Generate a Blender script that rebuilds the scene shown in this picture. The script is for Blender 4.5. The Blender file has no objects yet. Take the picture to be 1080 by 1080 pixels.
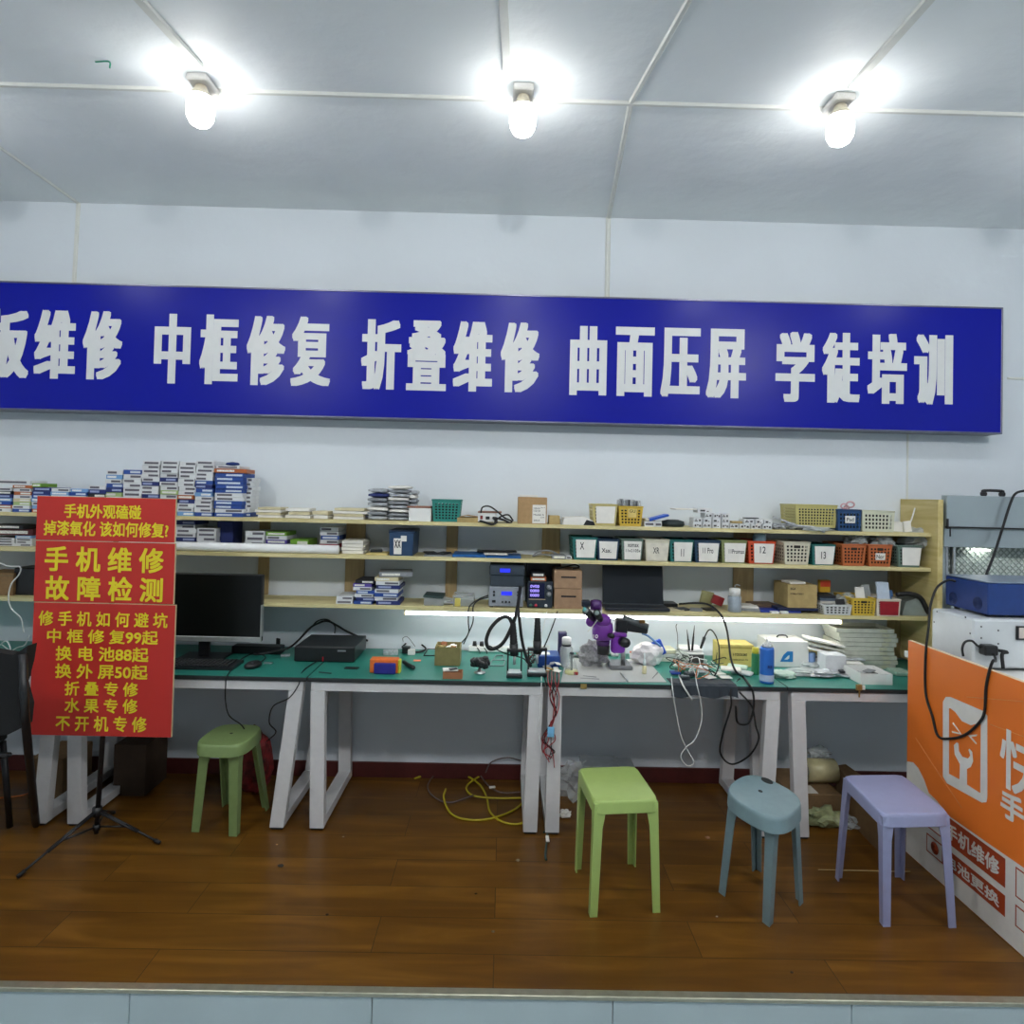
import bpy, bmesh, math, random
from mathutils import Vector, Matrix
random.seed(7)
S = bpy.context.scene
COL = S.collection
PI = math.pi
# ------------------------------------------------------------------ camera
F, PX, PY = 690.0, 540.0, 505.0
EYE = Vector((0.0, 0.0, 1.67))
YAW, PITCH, ROLL = math.radians(0.6), math.radians(1.2), 0.0235
fw = Vector((math.sin(YAW)*math.cos(PITCH), math.cos(YAW)*math.cos(PITCH), math.sin(PITCH)))
r0 = fw.cross(Vector((0, 0, 1))).normalized(); u0 = r0.cross(fw).normalized()
rt = (math.cos(ROLL)*r0 + math.sin(ROLL)*u0).normalized()
up = rt.cross(fw).normalized()
cam_d = bpy.data.cameras.new('camera'); cam = bpy.data.objects.new('camera', cam_d); COL.objects.link(cam)
cam_d.sensor_width = 36; cam_d.lens = F/1080*36; cam_d.shift_y = -(540-PY)/1080; cam_d.clip_start = 0.05
M_ = Matrix((rt, up, -fw)).transposed().to_4x4(); M_.translation = EYE
cam.matrix_world = M_
S.camera = cam
def ray(x, y): return fw*F + rt*(x-PX) + up*(PY-y)
def aty(x, y, Y):
    d = ray(x, y); return EYE + d*((Y-EYE.y)/d.y)
def atz(x, y, z):
    d = ray(x, y); return EYE + d*((z-EYE.z)/d.z)
def atx(x, y, X):
    d = ray(x, y); return EYE + d*((X-EYE.x)/d.x)
# ------------------------------------------------------------------ materials
_m = {}
def lin(c): 
    c = c/255.0
    return c/12.92 if c <= .04045 else ((c+.055)/1.055)**2.4
def mat(name, rgb, rough=.55, metal=0.0, var=.10, scale=30.0, emit=0.0, alpha=1.0, trans=0.0, bump=0.0, coat=0.0, stretch=None, spec=None):
    if name in _m: return _m[name]
    m = bpy.data.materials.new(name); m.use_nodes = True
    nt = m.node_tree; b = nt.nodes['Principled BSDF']
    c = tuple(lin(v) for v in rgb)
    tc = nt.nodes.new('ShaderNodeTexCoord'); mp = nt.nodes.new('ShaderNodeMapping'); no = nt.nodes.new('ShaderNodeTexNoise')
    nt.links.new(tc.outputs['Object'], mp.inputs['Vector']); nt.links.new(mp.outputs['Vector'], no.inputs['Vector'])
    if stretch: mp.inputs['Scale'].default_value = stretch
    no.inputs['Scale'].default_value = scale; no.inputs['Detail'].default_value = 3
    rp = nt.nodes.new('ShaderNodeValToRGB'); rp.color_ramp.elements[0].position = .3; rp.color_ramp.elements[1].position = .7
    lo = tuple(v*(1-var) for v in c); hi = tuple(min(1, v*(1+var)) for v in c)
    rp.color_ramp.elements[0].color = lo+(1,); rp.color_ramp.elements[1].color = hi+(1,)
    nt.links.new(no.outputs['Fac'], rp.inputs['Fac']); nt.links.new(rp.outputs['Color'], b.inputs['Base Color'])
    b.inputs['Roughness'].default_value = rough; b.inputs['Metallic'].default_value = metal
    if spec is not None: b.inputs['Specular IOR Level'].default_value = spec
    if coat: b.inputs['Coat Weight'].default_value = coat
    if trans: b.inputs['Transmission Weight'].default_value = trans; b.inputs['IOR'].default_value = 1.35
    if alpha < 1: b.inputs['Alpha'].default_value = alpha
    if emit:
        b.inputs['Emission Color'].default_value = c+(1,); b.inputs['Emission Strength'].default_value = emit
    if bump:
        bp = nt.nodes.new('ShaderNodeBump'); bp.inputs['Strength'].default_value = bump; bp.inputs['Distance'].default_value = .004
        nt.links.new(no.outputs['Fac'], bp.inputs['Height']); nt.links.new(bp.outputs['Normal'], b.inputs['Normal'])
    _m[name] = m; return m
def wood(name, c1, c2, rough=.5, axis='x', sc=1.0):
    if name in _m: return _m[name]
    m = bpy.data.materials.new(name); m.use_nodes = True; nt = m.node_tree; b = nt.nodes['Principled BSDF']
    tc = nt.nodes.new('ShaderNodeTexCoord'); mp = nt.nodes.new('ShaderNodeMapping')
    mp.inputs['Scale'].default_value = {'x': (1.2*sc, 12*sc, 12*sc), 'y': (12*sc, 1.2*sc, 12*sc), 'z': (12*sc, 12*sc, 1.2*sc)}[axis]
    no = nt.nodes.new('ShaderNodeTexNoise'); no.inputs['Scale'].default_value = 2.2; no.inputs['Detail'].default_value = 6; no.inputs['Distortion'].default_value = 1.2
    nt.links.new(tc.outputs['Object'], mp.inputs['Vector']); nt.links.new(mp.outputs['Vector'], no.inputs['Vector'])
    rp = nt.nodes.new('ShaderNodeValToRGB'); rp.color_ramp.elements[0].position = .35; rp.color_ramp.elements[1].position = .65
    rp.color_ramp.elements[0].color = tuple(lin(v) for v in c1)+(1,); rp.color_ramp.elements[1].color = tuple(lin(v) for v in c2)+(1,)
    nt.links.new(no.outputs['Fac'], rp.inputs['Fac']); nt.links.new(rp.outputs['Color'], b.inputs['Base Color'])
    b.inputs['Roughness'].default_value = rough
    _m[name] = m; return m
WHITE = mat('white_plastic', (225, 226, 224), .45, var=.03)
PAPER = mat('paper', (228, 226, 220), .8, var=.04)
BLACK = mat('black_plastic', (22, 23, 26), .4, var=.15)
RUBBER = mat('black_rubber', (16, 17, 19), .6, var=.1)
DARK = mat('dark_grey_plastic', (48, 52, 58), .45, var=.1)
GREY = mat('grey_plastic', (140, 144, 148), .5, var=.06)
STEEL = mat('brushed_steel', (190, 192, 195), .3, 1.0, var=.08)
INK = mat('black_ink', (28, 28, 34), .8, var=.02)
CARD = mat('cardboard', (168, 136, 96), .85, var=.08, scale=60)
CARD2 = mat('dark_cardboard', (126, 100, 68), .85, var=.1, scale=60)
CLEAR = mat('clear_plastic', (215, 222, 224), .15, trans=.0, alpha=.35, var=.05)
FILM = mat('cloudy_plastic_film', (205, 212, 212), .3, alpha=.6, var=.2, scale=25, bump=.5)
BLUE = mat('blue_print', (38, 70, 150), .5, var=.1)
# ------------------------------------------------------------------ mesh builder
class MB:
    def __init__(s): s.v = []; s.f = []; s.mi = []; s.sm = []
    def add(s, vs, fs, m=0, smooth=False, M=None):
        n = len(s.v)
        for p in vs:
            p = Vector(p); s.v.append(M @ p if M is not None else p)
        for f in fs: s.f.append(tuple(n+i for i in f)); s.mi.append(m); s.sm.append(smooth)
        return s
    def bm(s, b, m=0, smooth=False, M=None):
        b.verts.ensure_lookup_table(); b.verts.index_update()
        s.add([v.co.copy() for v in b.verts], [[v.index for v in f.verts] for f in b.faces], m, smooth, M); b.free(); return s
    def box(s, c, d, bev=0.0, m=0, R=None, seg=1):
        b = bmesh.new(); bmesh.ops.create_cube(b, size=1)
        for v in b.verts: v.co = Vector((v.co.x*d[0], v.co.y*d[1], v.co.z*d[2]))
        if bev > 0: bmesh.ops.bevel(b, geom=b.edges[:], offset=min(bev, min(d)*.45), segments=seg, affect='EDGES', profile=.5)
        M = Matrix.Translation(Vector(c))
        if R is not None: M = M @ R.to_4x4()
        return s.bm(b, m, False, M)
    def bb(s, x0, x1, y0, y1, z0, z1, bev=0.0, m=0):
        return s.box(((x0+x1)/2, (y0+y1)/2, (z0+z1)/2), (abs(x1-x0), abs(y1-y0), abs(z1-z0)), bev, m)
    def lathe(s, prof, n=24, m=0, M=None, smooth=True, cap=True):
        vs = []; fs = []
        for (r, z) in prof:
            for k in range(n): a = 2*PI*k/n; vs.append((r*math.cos(a), r*math.sin(a), z))
        for i in range(len(prof)-1):
            for k in range(n):
                a = i*n+k; b_ = i*n+(k+1) % n; fs.append((a, b_, b_+n, a+n))
        if cap:
            fs.append(tuple(range(n))[::-1]); fs.append(tuple((len(prof)-1)*n+k for k in range(n)))
        return s.add(vs, fs, m, smooth, M)
    def cyl(s, p0, p1, r0_, r1_=None, n=16, m=0, smooth=True):
        p0 = Vector(p0); p1 = Vector(p1); d = p1-p0; r1_ = r0_ if r1_ is None else r1_
        M = Matrix.Translation(p0) @ d.to_track_quat('Z', 'Y').to_matrix().to_4x4()
        return s.lathe([(r0_, 0), (r1_, d.length)], n, m, M, smooth)
    def tube(s, pts, r, n=8, m=0, sub=6, closed=False):
        P = [Vector(p) for p in pts]
        if sub > 1 and len(P) > 2:
            Q = []; L = len(P)
            for i in range(L if closed else L-1):
                a = P[(i-1) % L] if (closed or i > 0) else P[i]*2-P[i+1]
                b_ = P[i]; c = P[(i+1) % L]; d = P[(i+2) % L] if (closed or i+2 < L) else P[i+1]*2-P[i]
                for k in range(sub):
                    t = k/sub
                    Q.append(.5*((2*b_)+(-a+c)*t+(2*a-5*b_+4*c-d)*t*t+(-a+3*b_-3*c+d)*t**3))
            if not closed: Q.append(P[-1])
            P = Q
        vs = []; fs = []; T0 = (P[1]-P[0]).normalized()
        nrm = T0.orthogonal().normalized(); L = len(P)
        for i, p in enumerate(P):
            T = (P[(i+1) % L]-P[i-1]) if closed else (P[min(i+1, L-1)]-P[max(i-1, 0)])
            T = T.normalized() if T.length > 1e-9 else T0
            nrm = (nrm - T*nrm.dot(T)); nrm = nrm.normalized() if nrm.length > 1e-6 else T.orthogonal().normalized()
            bi = T.cross(nrm)
            for k in range(n):
                a = 2*PI*k/n; vs.append(p+nrm*(r*math.cos(a))+bi*(r*math.sin(a)))
        for i in range(L if closed else L-1):
            for k in range(n):
                a = i*n+k; b_ = i*n+(k+1) % n; c = ((i+1) % L)*n
                fs.append((a, b_, c+(k+1) % n, c+k))
        if not closed:
            fs.append(tuple(range(n))[::-1]); fs.append(tuple((L-1)*n+k for k in range(n)))
        return s.add(vs, fs, m, True)
    def prism(s, pts, vec, m=0, smooth=False):
        """polygon of 3-D points extruded along vec"""
        n = len(pts); v = [Vector(p) for p in pts]; w = [p+Vector(vec) for p in v]
        fs = [tuple(range(n))[::-1], tuple(range(n, 2*n))]+[(i, (i+1) % n, n+(i+1) % n, n+i) for i in range(n)]
        return s.add(v+w, fs, m, smooth)
    def beam(s, p0, p1, w, d, m=0, w1=None, d1=None):
        """tapered post between two centre points, horizontal ends: w along x, d along y"""
        w1 = w if w1 is None else w1; d1 = d if d1 is None else d1
        vs = []
        for p, a, b_ in ((Vector(p0), w, d), (Vector(p1), w1, d1)):
            for sx, sy in ((-1, -1), (1, -1), (1, 1), (-1, 1)): vs.append(p+Vector((sx*a/2, sy*b_/2, 0)))
        return s.add(vs, [(3, 2, 1, 0), (4, 5, 6, 7), (0, 1, 5, 4), (1, 2, 6, 5), (2, 3, 7, 6), (3, 0, 4, 7)], m)
    def obj(s, name, mats, parent=None, loc=None, fix=True):
        me = bpy.data.meshes.new(name)
        o_ = Vector(loc) if loc is not None else Vector((0, 0, 0))
        me.from_pydata([tuple(p-o_) for p in s.v], [], s.f)
        if not isinstance(mats, (list, tuple)): mats = [mats]
        for q in mats: me.materials.append(q)
        for p, i, k in zip(me.polygons, s.mi, s.sm): p.material_index = i; p.use_smooth = k
        if fix:
            b = bmesh.new(); b.from_mesh(me); bmesh.ops.recalc_face_normals(b, faces=b.faces[:]); b.to_mesh(me); b.free()
        me.update()
        o = bpy.data.objects.new(name, me); COL.objects.link(o); o.location = o_
        if parent is not None:
            o.parent = parent; o.location = o_-parent.matrix_basis.translation if loc is not None else -parent.matrix_basis.translation
        return o
def thing(name, label, cat, loc=(0, 0, 0), group=None):
    o = bpy.data.objects.new(name, None); COL.objects.link(o); o.location = Vector(loc); o.empty_display_size = .05
    o.matrix_basis = Matrix.Translation(Vector(loc))
    o['label'] = label; o['category'] = cat
    if group: o['group'] = group
    return o
def tag(o, label, cat, group=None):
    o['label'] = label; o['category'] = cat
    if group: o['group'] = group
    return o
def struct(o): o['kind'] = 'structure'; return o
def place(o, p, rz=0, scale=None):
    o.location = Vector(p); o.rotation_euler = (0, 0, rz)
    return o
def dup(o, loc, label, rz=0.0, mats=None, name=None, scale=None):
    c = o.copy(); COL.objects.link(c); c.location = Vector(loc); c.rotation_euler = (0, 0, rz); c['label'] = label
    if scale: c.scale = scale
    for ch in o.children:
        d = ch.copy(); COL.objects.link(d); d.parent = c
        for g in ch.children:
            e = g.copy(); COL.objects.link(e); e.parent = d
    return c
_txt = {}
def glyphs(body, off=0.0, font_res=3):
    k = (body, off)
    if k not in _txt:
        cu = bpy.data.curves.new('glyph', 'FONT'); cu.body = body; cu.offset = off; cu.resolution_u = font_res
        o = bpy.data.objects.new('glyph', cu); COL.objects.link(o); bpy.context.view_layer.update()
        me = bpy.data.meshes.new_from_object(o.evaluated_get(bpy.context.evaluated_depsgraph_get()))
        vs = [v.co.copy() for v in me.vertices]; fs = [tuple(p.vertices) for p in me.polygons]
        bpy.data.objects.remove(o); bpy.data.curves.remove(cu); bpy.data.meshes.remove(me)
        x0 = min(v.x for v in vs); x1 = max(v.x for v in vs); y0 = min(v.y for v in vs); y1 = max(v.y for v in vs)
        _txt[k] = ([((v.x-x0)/max(1e-6, x1-x0), (v.y-y0)/max(1e-6, y1-y0)) for v in vs], fs)
    return _txt[k]
def text(body, O, U, V, m, parent, bold=(.03, .02), name='lettering', out=None):
    """lettering laid on the parallelogram O + u*U + v*V; strokes thickened by bold = fractions of one character cell"""
    uv, fs = glyphs(body); O = Vector(O); U = Vector(U); V = Vector(V)
    nc = max(1, len(body)); dx = bold[0]/nc; dy = bold[1]
    nn = U.cross(V).normalized()
    sh = [(0, 0)] if not dx and not dy else [(0, 0), (1, 0), (-1, 0), (0, 1), (0, -1), (1, 1), (-1, 1), (1, -1), (-1, -1)]
    if bold[0] > .05: sh = [(a*.4-1.2, b_) for a in (.5, 1, 2, 3, 4, 5, 5.5) for b_ in (0, 1, -1)]; sh = [(max(-1, min(1, a)), b_) for a, b_ in sh]
    mb = MB()
    for i, (a, b_) in enumerate(sh):
        mb.add([O+U*(dx+u*(1-2*dx)+a*dx)+V*(dy+v*(1-2*dy)+b_*dy)+nn*(.00004*i) for u, v in uv], fs)
    return mb.obj(name, m, parent, fix=False)
def hz(x0, x1, ytop, z, Y):
    """front rectangle standing on height z at depth Y -> world x0, x1, height"""
    ym = ytop+8
    a = aty(x0, ym, Y).x; b = aty(x1, ym, Y).x
    H = aty((x0+x1)/2, ytop, Y).z - z
    if abs(z-Z3) < .2: H = min(H, Z2-.022-z)
    elif abs(z-Z2) < .05: H = min(H, Z1-.022-z)
    return a, b, H
ORD = ['bottom', 'second', 'third', 'fourth', 'fifth', 'sixth', 'seventh', 'eighth', 'ninth', 'tenth', 'eleventh', 'twelfth', 'thirteenth', 'fourteenth', 'fifteenth', 'sixteenth', 'seventeenth']
# ------------------------------------------------------------------ the room
YW = 3.85
YRIDGE = 2.785; ZWALL = 3.316; ZRIDGE = 3.365
def ceil_z(Y): return ZWALL+(YW-Y)*.046 if Y >= YRIDGE else ZRIDGE-(YRIDGE-Y)*.064
def atceil(x, y):
    for far in (True, False):
        if far: k, c = -.046, ZWALL+.046*YW
        else: k, c = .064, ZRIDGE-.064*YRIDGE
        d = ray(x, y); t = (c - EYE.z + k*EYE.y)/(d.z - k*d.y); p = EYE + d*t
        if far and p.y >= YRIDGE-.01: return p
    return p
XL, XR, YF, YB = -4.4, 4.2, 1.99, -4.0
def plaster(name, rgb, rough=.65, bump=.25):
    m = mat(name, rgb, rough, var=.025, scale=1.7, bump=0)
    nt = m.node_tree; b = nt.nodes['Principled BSDF']
    tc = nt.nodes.new('ShaderNodeTexCoord'); no = nt.nodes.new('ShaderNodeTexNoise'); no.inputs['Scale'].default_value = 3.5; no.inputs['Detail'].default_value = 5
    nt.links.new(tc.outputs['Object'], no.inputs['Vector'])
    bp = nt.nodes.new('ShaderNodeBump'); bp.inputs['Strength'].default_value = bump; bp.inputs['Distance'].default_value = .03
    nt.links.new(no.outputs['Fac'], bp.inputs['Height']); nt.links.new(bp.outputs['Normal'], b.inputs['Normal'])
    return m
M_WALL = plaster('painted_wall', (217, 225, 232)); M_CEIL = plaster('ceiling_board', (234, 240, 242), .62, .5)
def quad(name, pts, m): return struct(MB().add(pts, [tuple(range(len(pts)))]).obj(name, m, fix=False))
def floor_mat():
    m = bpy.data.materials.new('laminate_floor'); m.use_nodes = True; nt = m.node_tree; b = nt.nodes['Principled BSDF']
    L = nt.links.new; N = nt.nodes.new
    tc = N('ShaderNodeTexCoord')
    br = N('ShaderNodeTexBrick'); br.inputs['Scale'].default_value = 1; br.inputs['Brick Width'].default_value = 1.2; br.inputs['Row Height'].default_value = .2
    br.inputs['Mortar Size'].default_value = .0016; br.inputs['Mortar Smooth'].default_value = .1; br.offset = .37
    br.inputs['Color1'].default_value = (.0, .0, .0, 1); br.inputs['Color2'].default_value = (1, 1, 1, 1); br.inputs['Mortar'].default_value = (.5, .5, .5, 1)
    L(tc.outputs['Object'], br.inputs['Vector'])
    mp = N('ShaderNodeMapping'); mp.inputs['Scale'].default_value = (1.0, 9, 1); L(tc.outputs['Object'], mp.inputs['Vector'])
    ad = N('ShaderNodeVectorMath'); ad.operation = 'ADD'; L(mp.outputs['Vector'], ad.inputs[0])
    sc = N('ShaderNodeVectorMath'); sc.operation = 'SCALE'; sc.inputs['Scale'].default_value = 7; L(br.outputs['Color'], sc.inputs[0]); L(sc.outputs['Vector'], ad.inputs[1])
    no = N('ShaderNodeTexNoise'); no.inputs['Scale'].default_value = 1.4; no.inputs['Detail'].default_value = 8; no.inputs['Distortion'].default_value = .8; L(ad.outputs['Vector'], no.inputs['Vector'])
    rp = N('ShaderNodeValToRGB'); e = rp.color_ramp.elements
    e[0].position = .32; e[0].color = (lin(90), lin(57), lin(16), 1); e[1].position = .68; e[1].color = (lin(122), lin(82), lin(26), 1)
    k = e.new(.5); k.color = (lin(103), lin(67), lin(18), 1)
    L(no.outputs['Fac'], rp.inputs['Fac'])
    mx = N('ShaderNodeMixRGB'); mx.blend_type = 'MULTIPLY'; mx.inputs['Fac'].default_value = .1; L(rp.outputs['Color'], mx.inputs['Color1']); L(br.outputs['Color'], mx.inputs['Color2'])
    m2 = N('ShaderNodeMixRGB'); L(br.outputs['Fac'], m2.inputs['Fac']); L(mx.outputs['Color'], m2.inputs['Color1']); m2.inputs['Color2'].default_value = (lin(52), lin(32), lin(14), 1)
    L(m2.outputs['Color'], b.inputs['Base Color']); b.inputs['Roughness'].default_value = .34; b.inputs['Specular IOR Level'].default_value = .35
    bp = N('ShaderNodeBump'); bp.inputs['Strength'].default_value = .12; bp.inputs['Distance'].default_value = .002; L(no.outputs['Fac'], bp.inputs['Height']); L(bp.outputs['Normal'], b.inputs['Normal'])
    return m
M_FLOOR = floor_mat()
M_TILE = mat('pale_tile', (176, 190, 194), .3, var=.05, scale=3)
edge_y = atz(540, 1046, 0).y
LOW = -.16
mb = MB(); mb.bb(XL, XR, edge_y, YW, LOW, 0); struct(mb.obj('floor_platform', M_FLOOR))
# metal nosing and tiled riser of the platform
mb = MB(); mb.bb(XL, XR, edge_y-.02, edge_y+.012, -.012, .003, .002); struct(mb.obj('trim_1', mat('nosing_metal', (170, 168, 150), .35, .7)))
mb = MB(); x = XL
while x < XR:
    mb.bb(x+.0015, min(x+.8, XR)-.0015, edge_y-.014, edge_y-.001, LOW, -.012, .001); x += .8
struct(mb.obj('trim_2', M_TILE))
mb = MB(); n = 0
yy = edge_y-.014
while yy > YB:
    x = XL
    while x < XR:
        mb.bb(x+.001, min(x+.8, XR)-.001, max(yy-.8, YB)+.001, yy-.001, LOW-.02, LOW); x += .8
    yy -= .8
struct(mb.obj('floor', M_TILE))
quad('wall_back', [(XL, YW, LOW), (XR, YW, LOW), (XR, YW, ZWALL), (XL, YW, ZWALL)], M_WALL)
for nm, X in (('wall_left', XL), ('wall_right', XR)):
    quad(nm, [(X, YB, LOW), (X, YW, LOW), (X, YW, ZWALL), (X, YRIDGE, ZRIDGE), (X, YB, ceil_z(YB))], M_WALL)
quad('wall_front', [(XL, YB, LOW), (XR, YB, LOW), (XR, YB, ceil_z(YB)), (XL, YB, ceil_z(YB))], M_WALL)
mb = MB(); mb.add([(XL, YW, ZWALL), (XR, YW, ZWALL), (XR, YRIDGE, ZRIDGE), (XL, YRIDGE, ZRIDGE), (XR, YB, ceil_z(YB)), (XL, YB, ceil_z(YB))], [(0, 1, 2, 3), (3, 2, 4, 5)])
struct(mb.obj('ceiling', M_CEIL, fix=False))
M_BASE = mat('dark_red_baseboard', (74, 24, 22), .5)
mb = MB(); mb.bb(XL, XR, YW-.014, YW-.001, 0, .088, .003); struct(mb.obj('baseboard_back', M_BASE))
# battens covering the ceiling and wall joints
M_TRIM = mat('batten_white', (216, 219, 214), .5, var=.03)
tn = [3]
def batten(pts, w=.022, h=.008):
    mb = MB()
    for a, b_ in zip(pts, pts[1:]):
        a = Vector(a); b_ = Vector(b_); d = (b_-a).normalized()
        nrm = Vector((0, -1, 0)) if abs(a.y-YW) < .01 and abs(b_.y-YW) < .01 else Vector((0, -d.z if False else 0, -1))
        s_ = d.cross(nrm).normalized()*(w/2); nn = s_.cross(d).normalized()*h
        if nn.dot(nrm) < 0: nn = -nn
        mb.prism([a-s_, a+s_, a+s_*.5+nn, a-s_*.5+nn], b_-a)
    o = mb.obj('trim_%d' % tn[0], M_TRIM); tn[0] += 1; struct(o)
zc = lambda p: Vector((p[0], p[1], ceil_z(p[1])-.001))
batten([(XL, YRIDGE, ZRIDGE-.001), (XR, YRIDGE, ZRIDGE-.001)], .03, .01)
pj = atceil(641, 232); pr = atceil(664, 112); pn = atceil(727, 0)
d_ = (pn-pr); pe = pr+d_*3.2
batten([zc((pj.x, YW)), zc((pr.x, YRIDGE)), zc(pe)], .026)
batten([(aty(641, 260, YW).x, YW-.001, ZWALL), (aty(640.5, 300, YW).x, YW-.001, 2.75)], .03)
pl = aty(83, 212, YW); p2 = atceil(0, 155); pe = Vector((pl.x, YW, 0))+(Vector((p2.x, p2.y, 0))-Vector((pl.x, YW, 0)))*1.6
batten([zc((pl.x, YW)), zc(pe)], .022)
batten([(pl.x, YW-.001, ZWALL), (pl.x-.01, YW-.001, 2.75)], .026)
xr = aty(957, 480, YW).x
batten([(xr, YW-.001, aty(957, 455, YW).z), (xr, YW-.001, .9)], .012, .006)
batten([(aty(1062, 398, YW).x, YW-.001, aty(1062, 399, YW).z), (XR, YW-.001, aty(1062, 399, YW).z)], .014, .006)
# ------------------------------------------------------------------ ceiling lamps
WATT, WATT_FILL = .55, 2.2
BULB = 2.9
M_BULB = mat('lit_bulb', (255, 253, 250), .3, emit=BULB, var=0)
M_LAMPW = mat('lamp_white', (214, 212, 208), .4, var=.03)
M_FILL_BULB = mat('added_fill_bulb', (255, 253, 250), .3, emit=BULB*9.5, var=0)  # stronger glow, only for the added fill bulbs out of view
def lamp(x, y, yc, label, mb_=None):
    zc_ = ceil_z(y)
    t = thing('ceiling_lamp', label, 'lamp', (x, y, zc_), 'bare bulb lamps along the ceiling')
    mb = MB(); mb.box((x, y, zc_-.018), (.085, .13, .03), .006); mb.obj('base_box', M_LAMPW, t)
    mb = MB(); M = Matrix.Translation(Vector((x, yc, zc_-.033))) @ Matrix.Rotation(PI, 4, 'X')
    mb.lathe([(.022, 0), (.026, .01), (.03, .022), (.044, .04), (.05, .05)], 20, 0, M); mb.obj('socket', mat('socket_cream', (208, 200, 180), .5), t)
    mb = MB(); M = Matrix.Translation(Vector((x, yc, zc_-.081))) @ Matrix.Rotation(PI, 4, 'X')
    mb.lathe([(.048, 0), (.05, .012), (.055, .035), (.055, .065), (.051, .088), (.04, .108), (.02, .12), (.002, .123)], 20, 0, M); mb.obj('bulb', mb_ or M_BULB, t)
    ld = bpy.data.lights.new('bulb_light', 'SPOT'); ld.energy = (WATT if not mb_ else WATT_FILL); ld.spot_size = math.radians(165); ld.spot_blend = .35; ld.shadow_soft_size = .06; ld.color = (.97, .985, 1.0)
    lo = bpy.data.objects.new('bulb_light', ld); COL.objects.link(lo); lo.parent = t; lo.location = (0, yc-y, -.215)
def trunk(a, b_, label, w=.03):
    a = Vector(a); b_ = Vector(b_); d = (b_-a).normalized(); s_ = d.cross(Vector((0, 0, -1))).normalized()*(w/2)
    mb = MB(); mb.prism([a-s_, a+s_, a+s_+Vector((0, 0, -.016)), a-s_+Vector((0, 0, -.016))], b_-a)
    tag(mb.obj('cable_trunking', M_TRIM), label, 'cable trunking', 'white cable trunkings running to the bulb lamps')
for (bx, by, ux, uy, vx, vy, who) in ((217, 74, 150, 0, 211, 68, 'left'), (552, 92, 531, 0, 535, 76, 'middle'), (882, 98, 977, 0, 898, 90, 'right')):
    p = aty(bx, by+4, YRIDGE-.05)
    lamp(p.x, YRIDGE-.07, YRIDGE-.085, {'left': 'bare white bulb lamp on the ceiling, leftmost of three', 'middle': 'bare white bulb lamp on the ceiling, middle of three', 'right': 'bare white bulb lamp on the ceiling, rightmost of three'}[who])
    a = zc(atceil(vx, vy)); b_ = zc(atceil(ux, uy)); e_ = a+(b_-a)*3.2; e_ = zc(e_)
    trunk(a, e_, 'white cable trunking leading to the %s ceiling bulb' % {'left': 'leftmost', 'middle': 'middle', 'right': 'rightmost'}[who])
for k, (x, y) in enumerate(((-2.2, .6), (0.1, .6), (2.4, .6))):  # unseen bulbs added to brighten ceiling and walls
    lamp(x, y, y, 'unseen bulb lamp added on the near ceiling as fill light, %s' % ['near left', 'near middle', 'near right', 'far left', 'far middle', 'far right'][k], M_FILL_BULB)
for x, w_ in ((-2.68, 'left'), (2.72, 'right')): lamp(x, YRIDGE-.07, YRIDGE-.085, 'bare white bulb lamp on the ceiling just outside the %s edge' % w_)
# green hook and small marks
p = atceil(115, 64); mb = MB(); mb.tube([p+Vector((-.06, .01, 0)), p+Vector((0, 0, -.004)), p+Vector((.004, 0, -.03))], .003, 6)
tag(mb.obj('ceiling_hook', mat('green_wire', (30, 140, 110), .5)), 'small green wire hook stuck in the ceiling', 'hook')
# ------------------------------------------------------------------ blue signboard
YS = 3.72
xR = aty(1057.5, 390, YS).x; zB = aty(540, 445.3, YS).z; zT = aty(540, 310.5, YS).z; xL_ = -3.55
sg = thing('signboard', 'long blue signboard with white Chinese lettering along the back wall', 'sign', ((xL_+xR)/2, YS, zB))
M_SIGN = mat('blue_sign_face', (8, 20, 148), .3, var=.03, scale=2, spec=.22)
mb = MB(); mb.bb(xL_+.006, xR-.006, YS, YS+.05, zB+.006, zT-.006); mb.obj('face', M_SIGN, sg)
mb = MB()
mb.bb(xL_, xR, YS-.004, YS+.125, zB, zB+.01, .002); mb.bb(xL_, xR, YS-.004, YS+.125, zT-.01, zT, .002)
mb.bb(xL_, xL_+.01, YS-.004, YS+.125, zB+.01, zT-.01, .002); mb.bb(xR-.01, xR, YS-.004, YS+.125, zB+.01, zT-.01, .002)
mb.obj('frame', mat('sign_frame', (120, 122, 140), .35, .8), sg)
M_LET = mat('white_letter', (212, 215, 216), .45, var=.02)
def signchar(ch, x0, x1, y0, y1):
    a = aty((x0), (y0+y1)/2, YS-.0015); b_ = aty(x1, (y0+y1)/2, YS-.0015)
    zt = aty((x0+x1)/2, y0, YS).z; zb = aty((x0+x1)/2, y1, YS).z
    text(ch, (a.x, YS-.0015, zb), (b_.x-a.x, 0, 0), (0, 0, zt-zb), M_LET, sg, bold=(.064, .018))
for g, xs, y0, y1 in (('板维修', [(-18, 31), (36, 80), (87, 129)], 327, 399.5), ('中框修复', [(162.5, 201), (210.5, 251.5), (260, 301), (307, 349)], 332, 405.5),
                      ('折叠维修', [(381, 423), (429, 471), (478, 519.5), (528, 569)], 338, 412), ('曲面压屏', [(601, 640), (649, 690), (697, 738.5), (745, 787)], 345, 418),
                      ('学徒培训', [(818, 859.5), (867, 907), (915, 956.5), (964, 1005)], 351, 425)):
    for i, (ch, (a, b_)) in enumerate(zip(g, xs)):
        dy = 1.0*i
        signchar(ch, a, b_, y0+dy-1, y1+dy-1)
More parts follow.
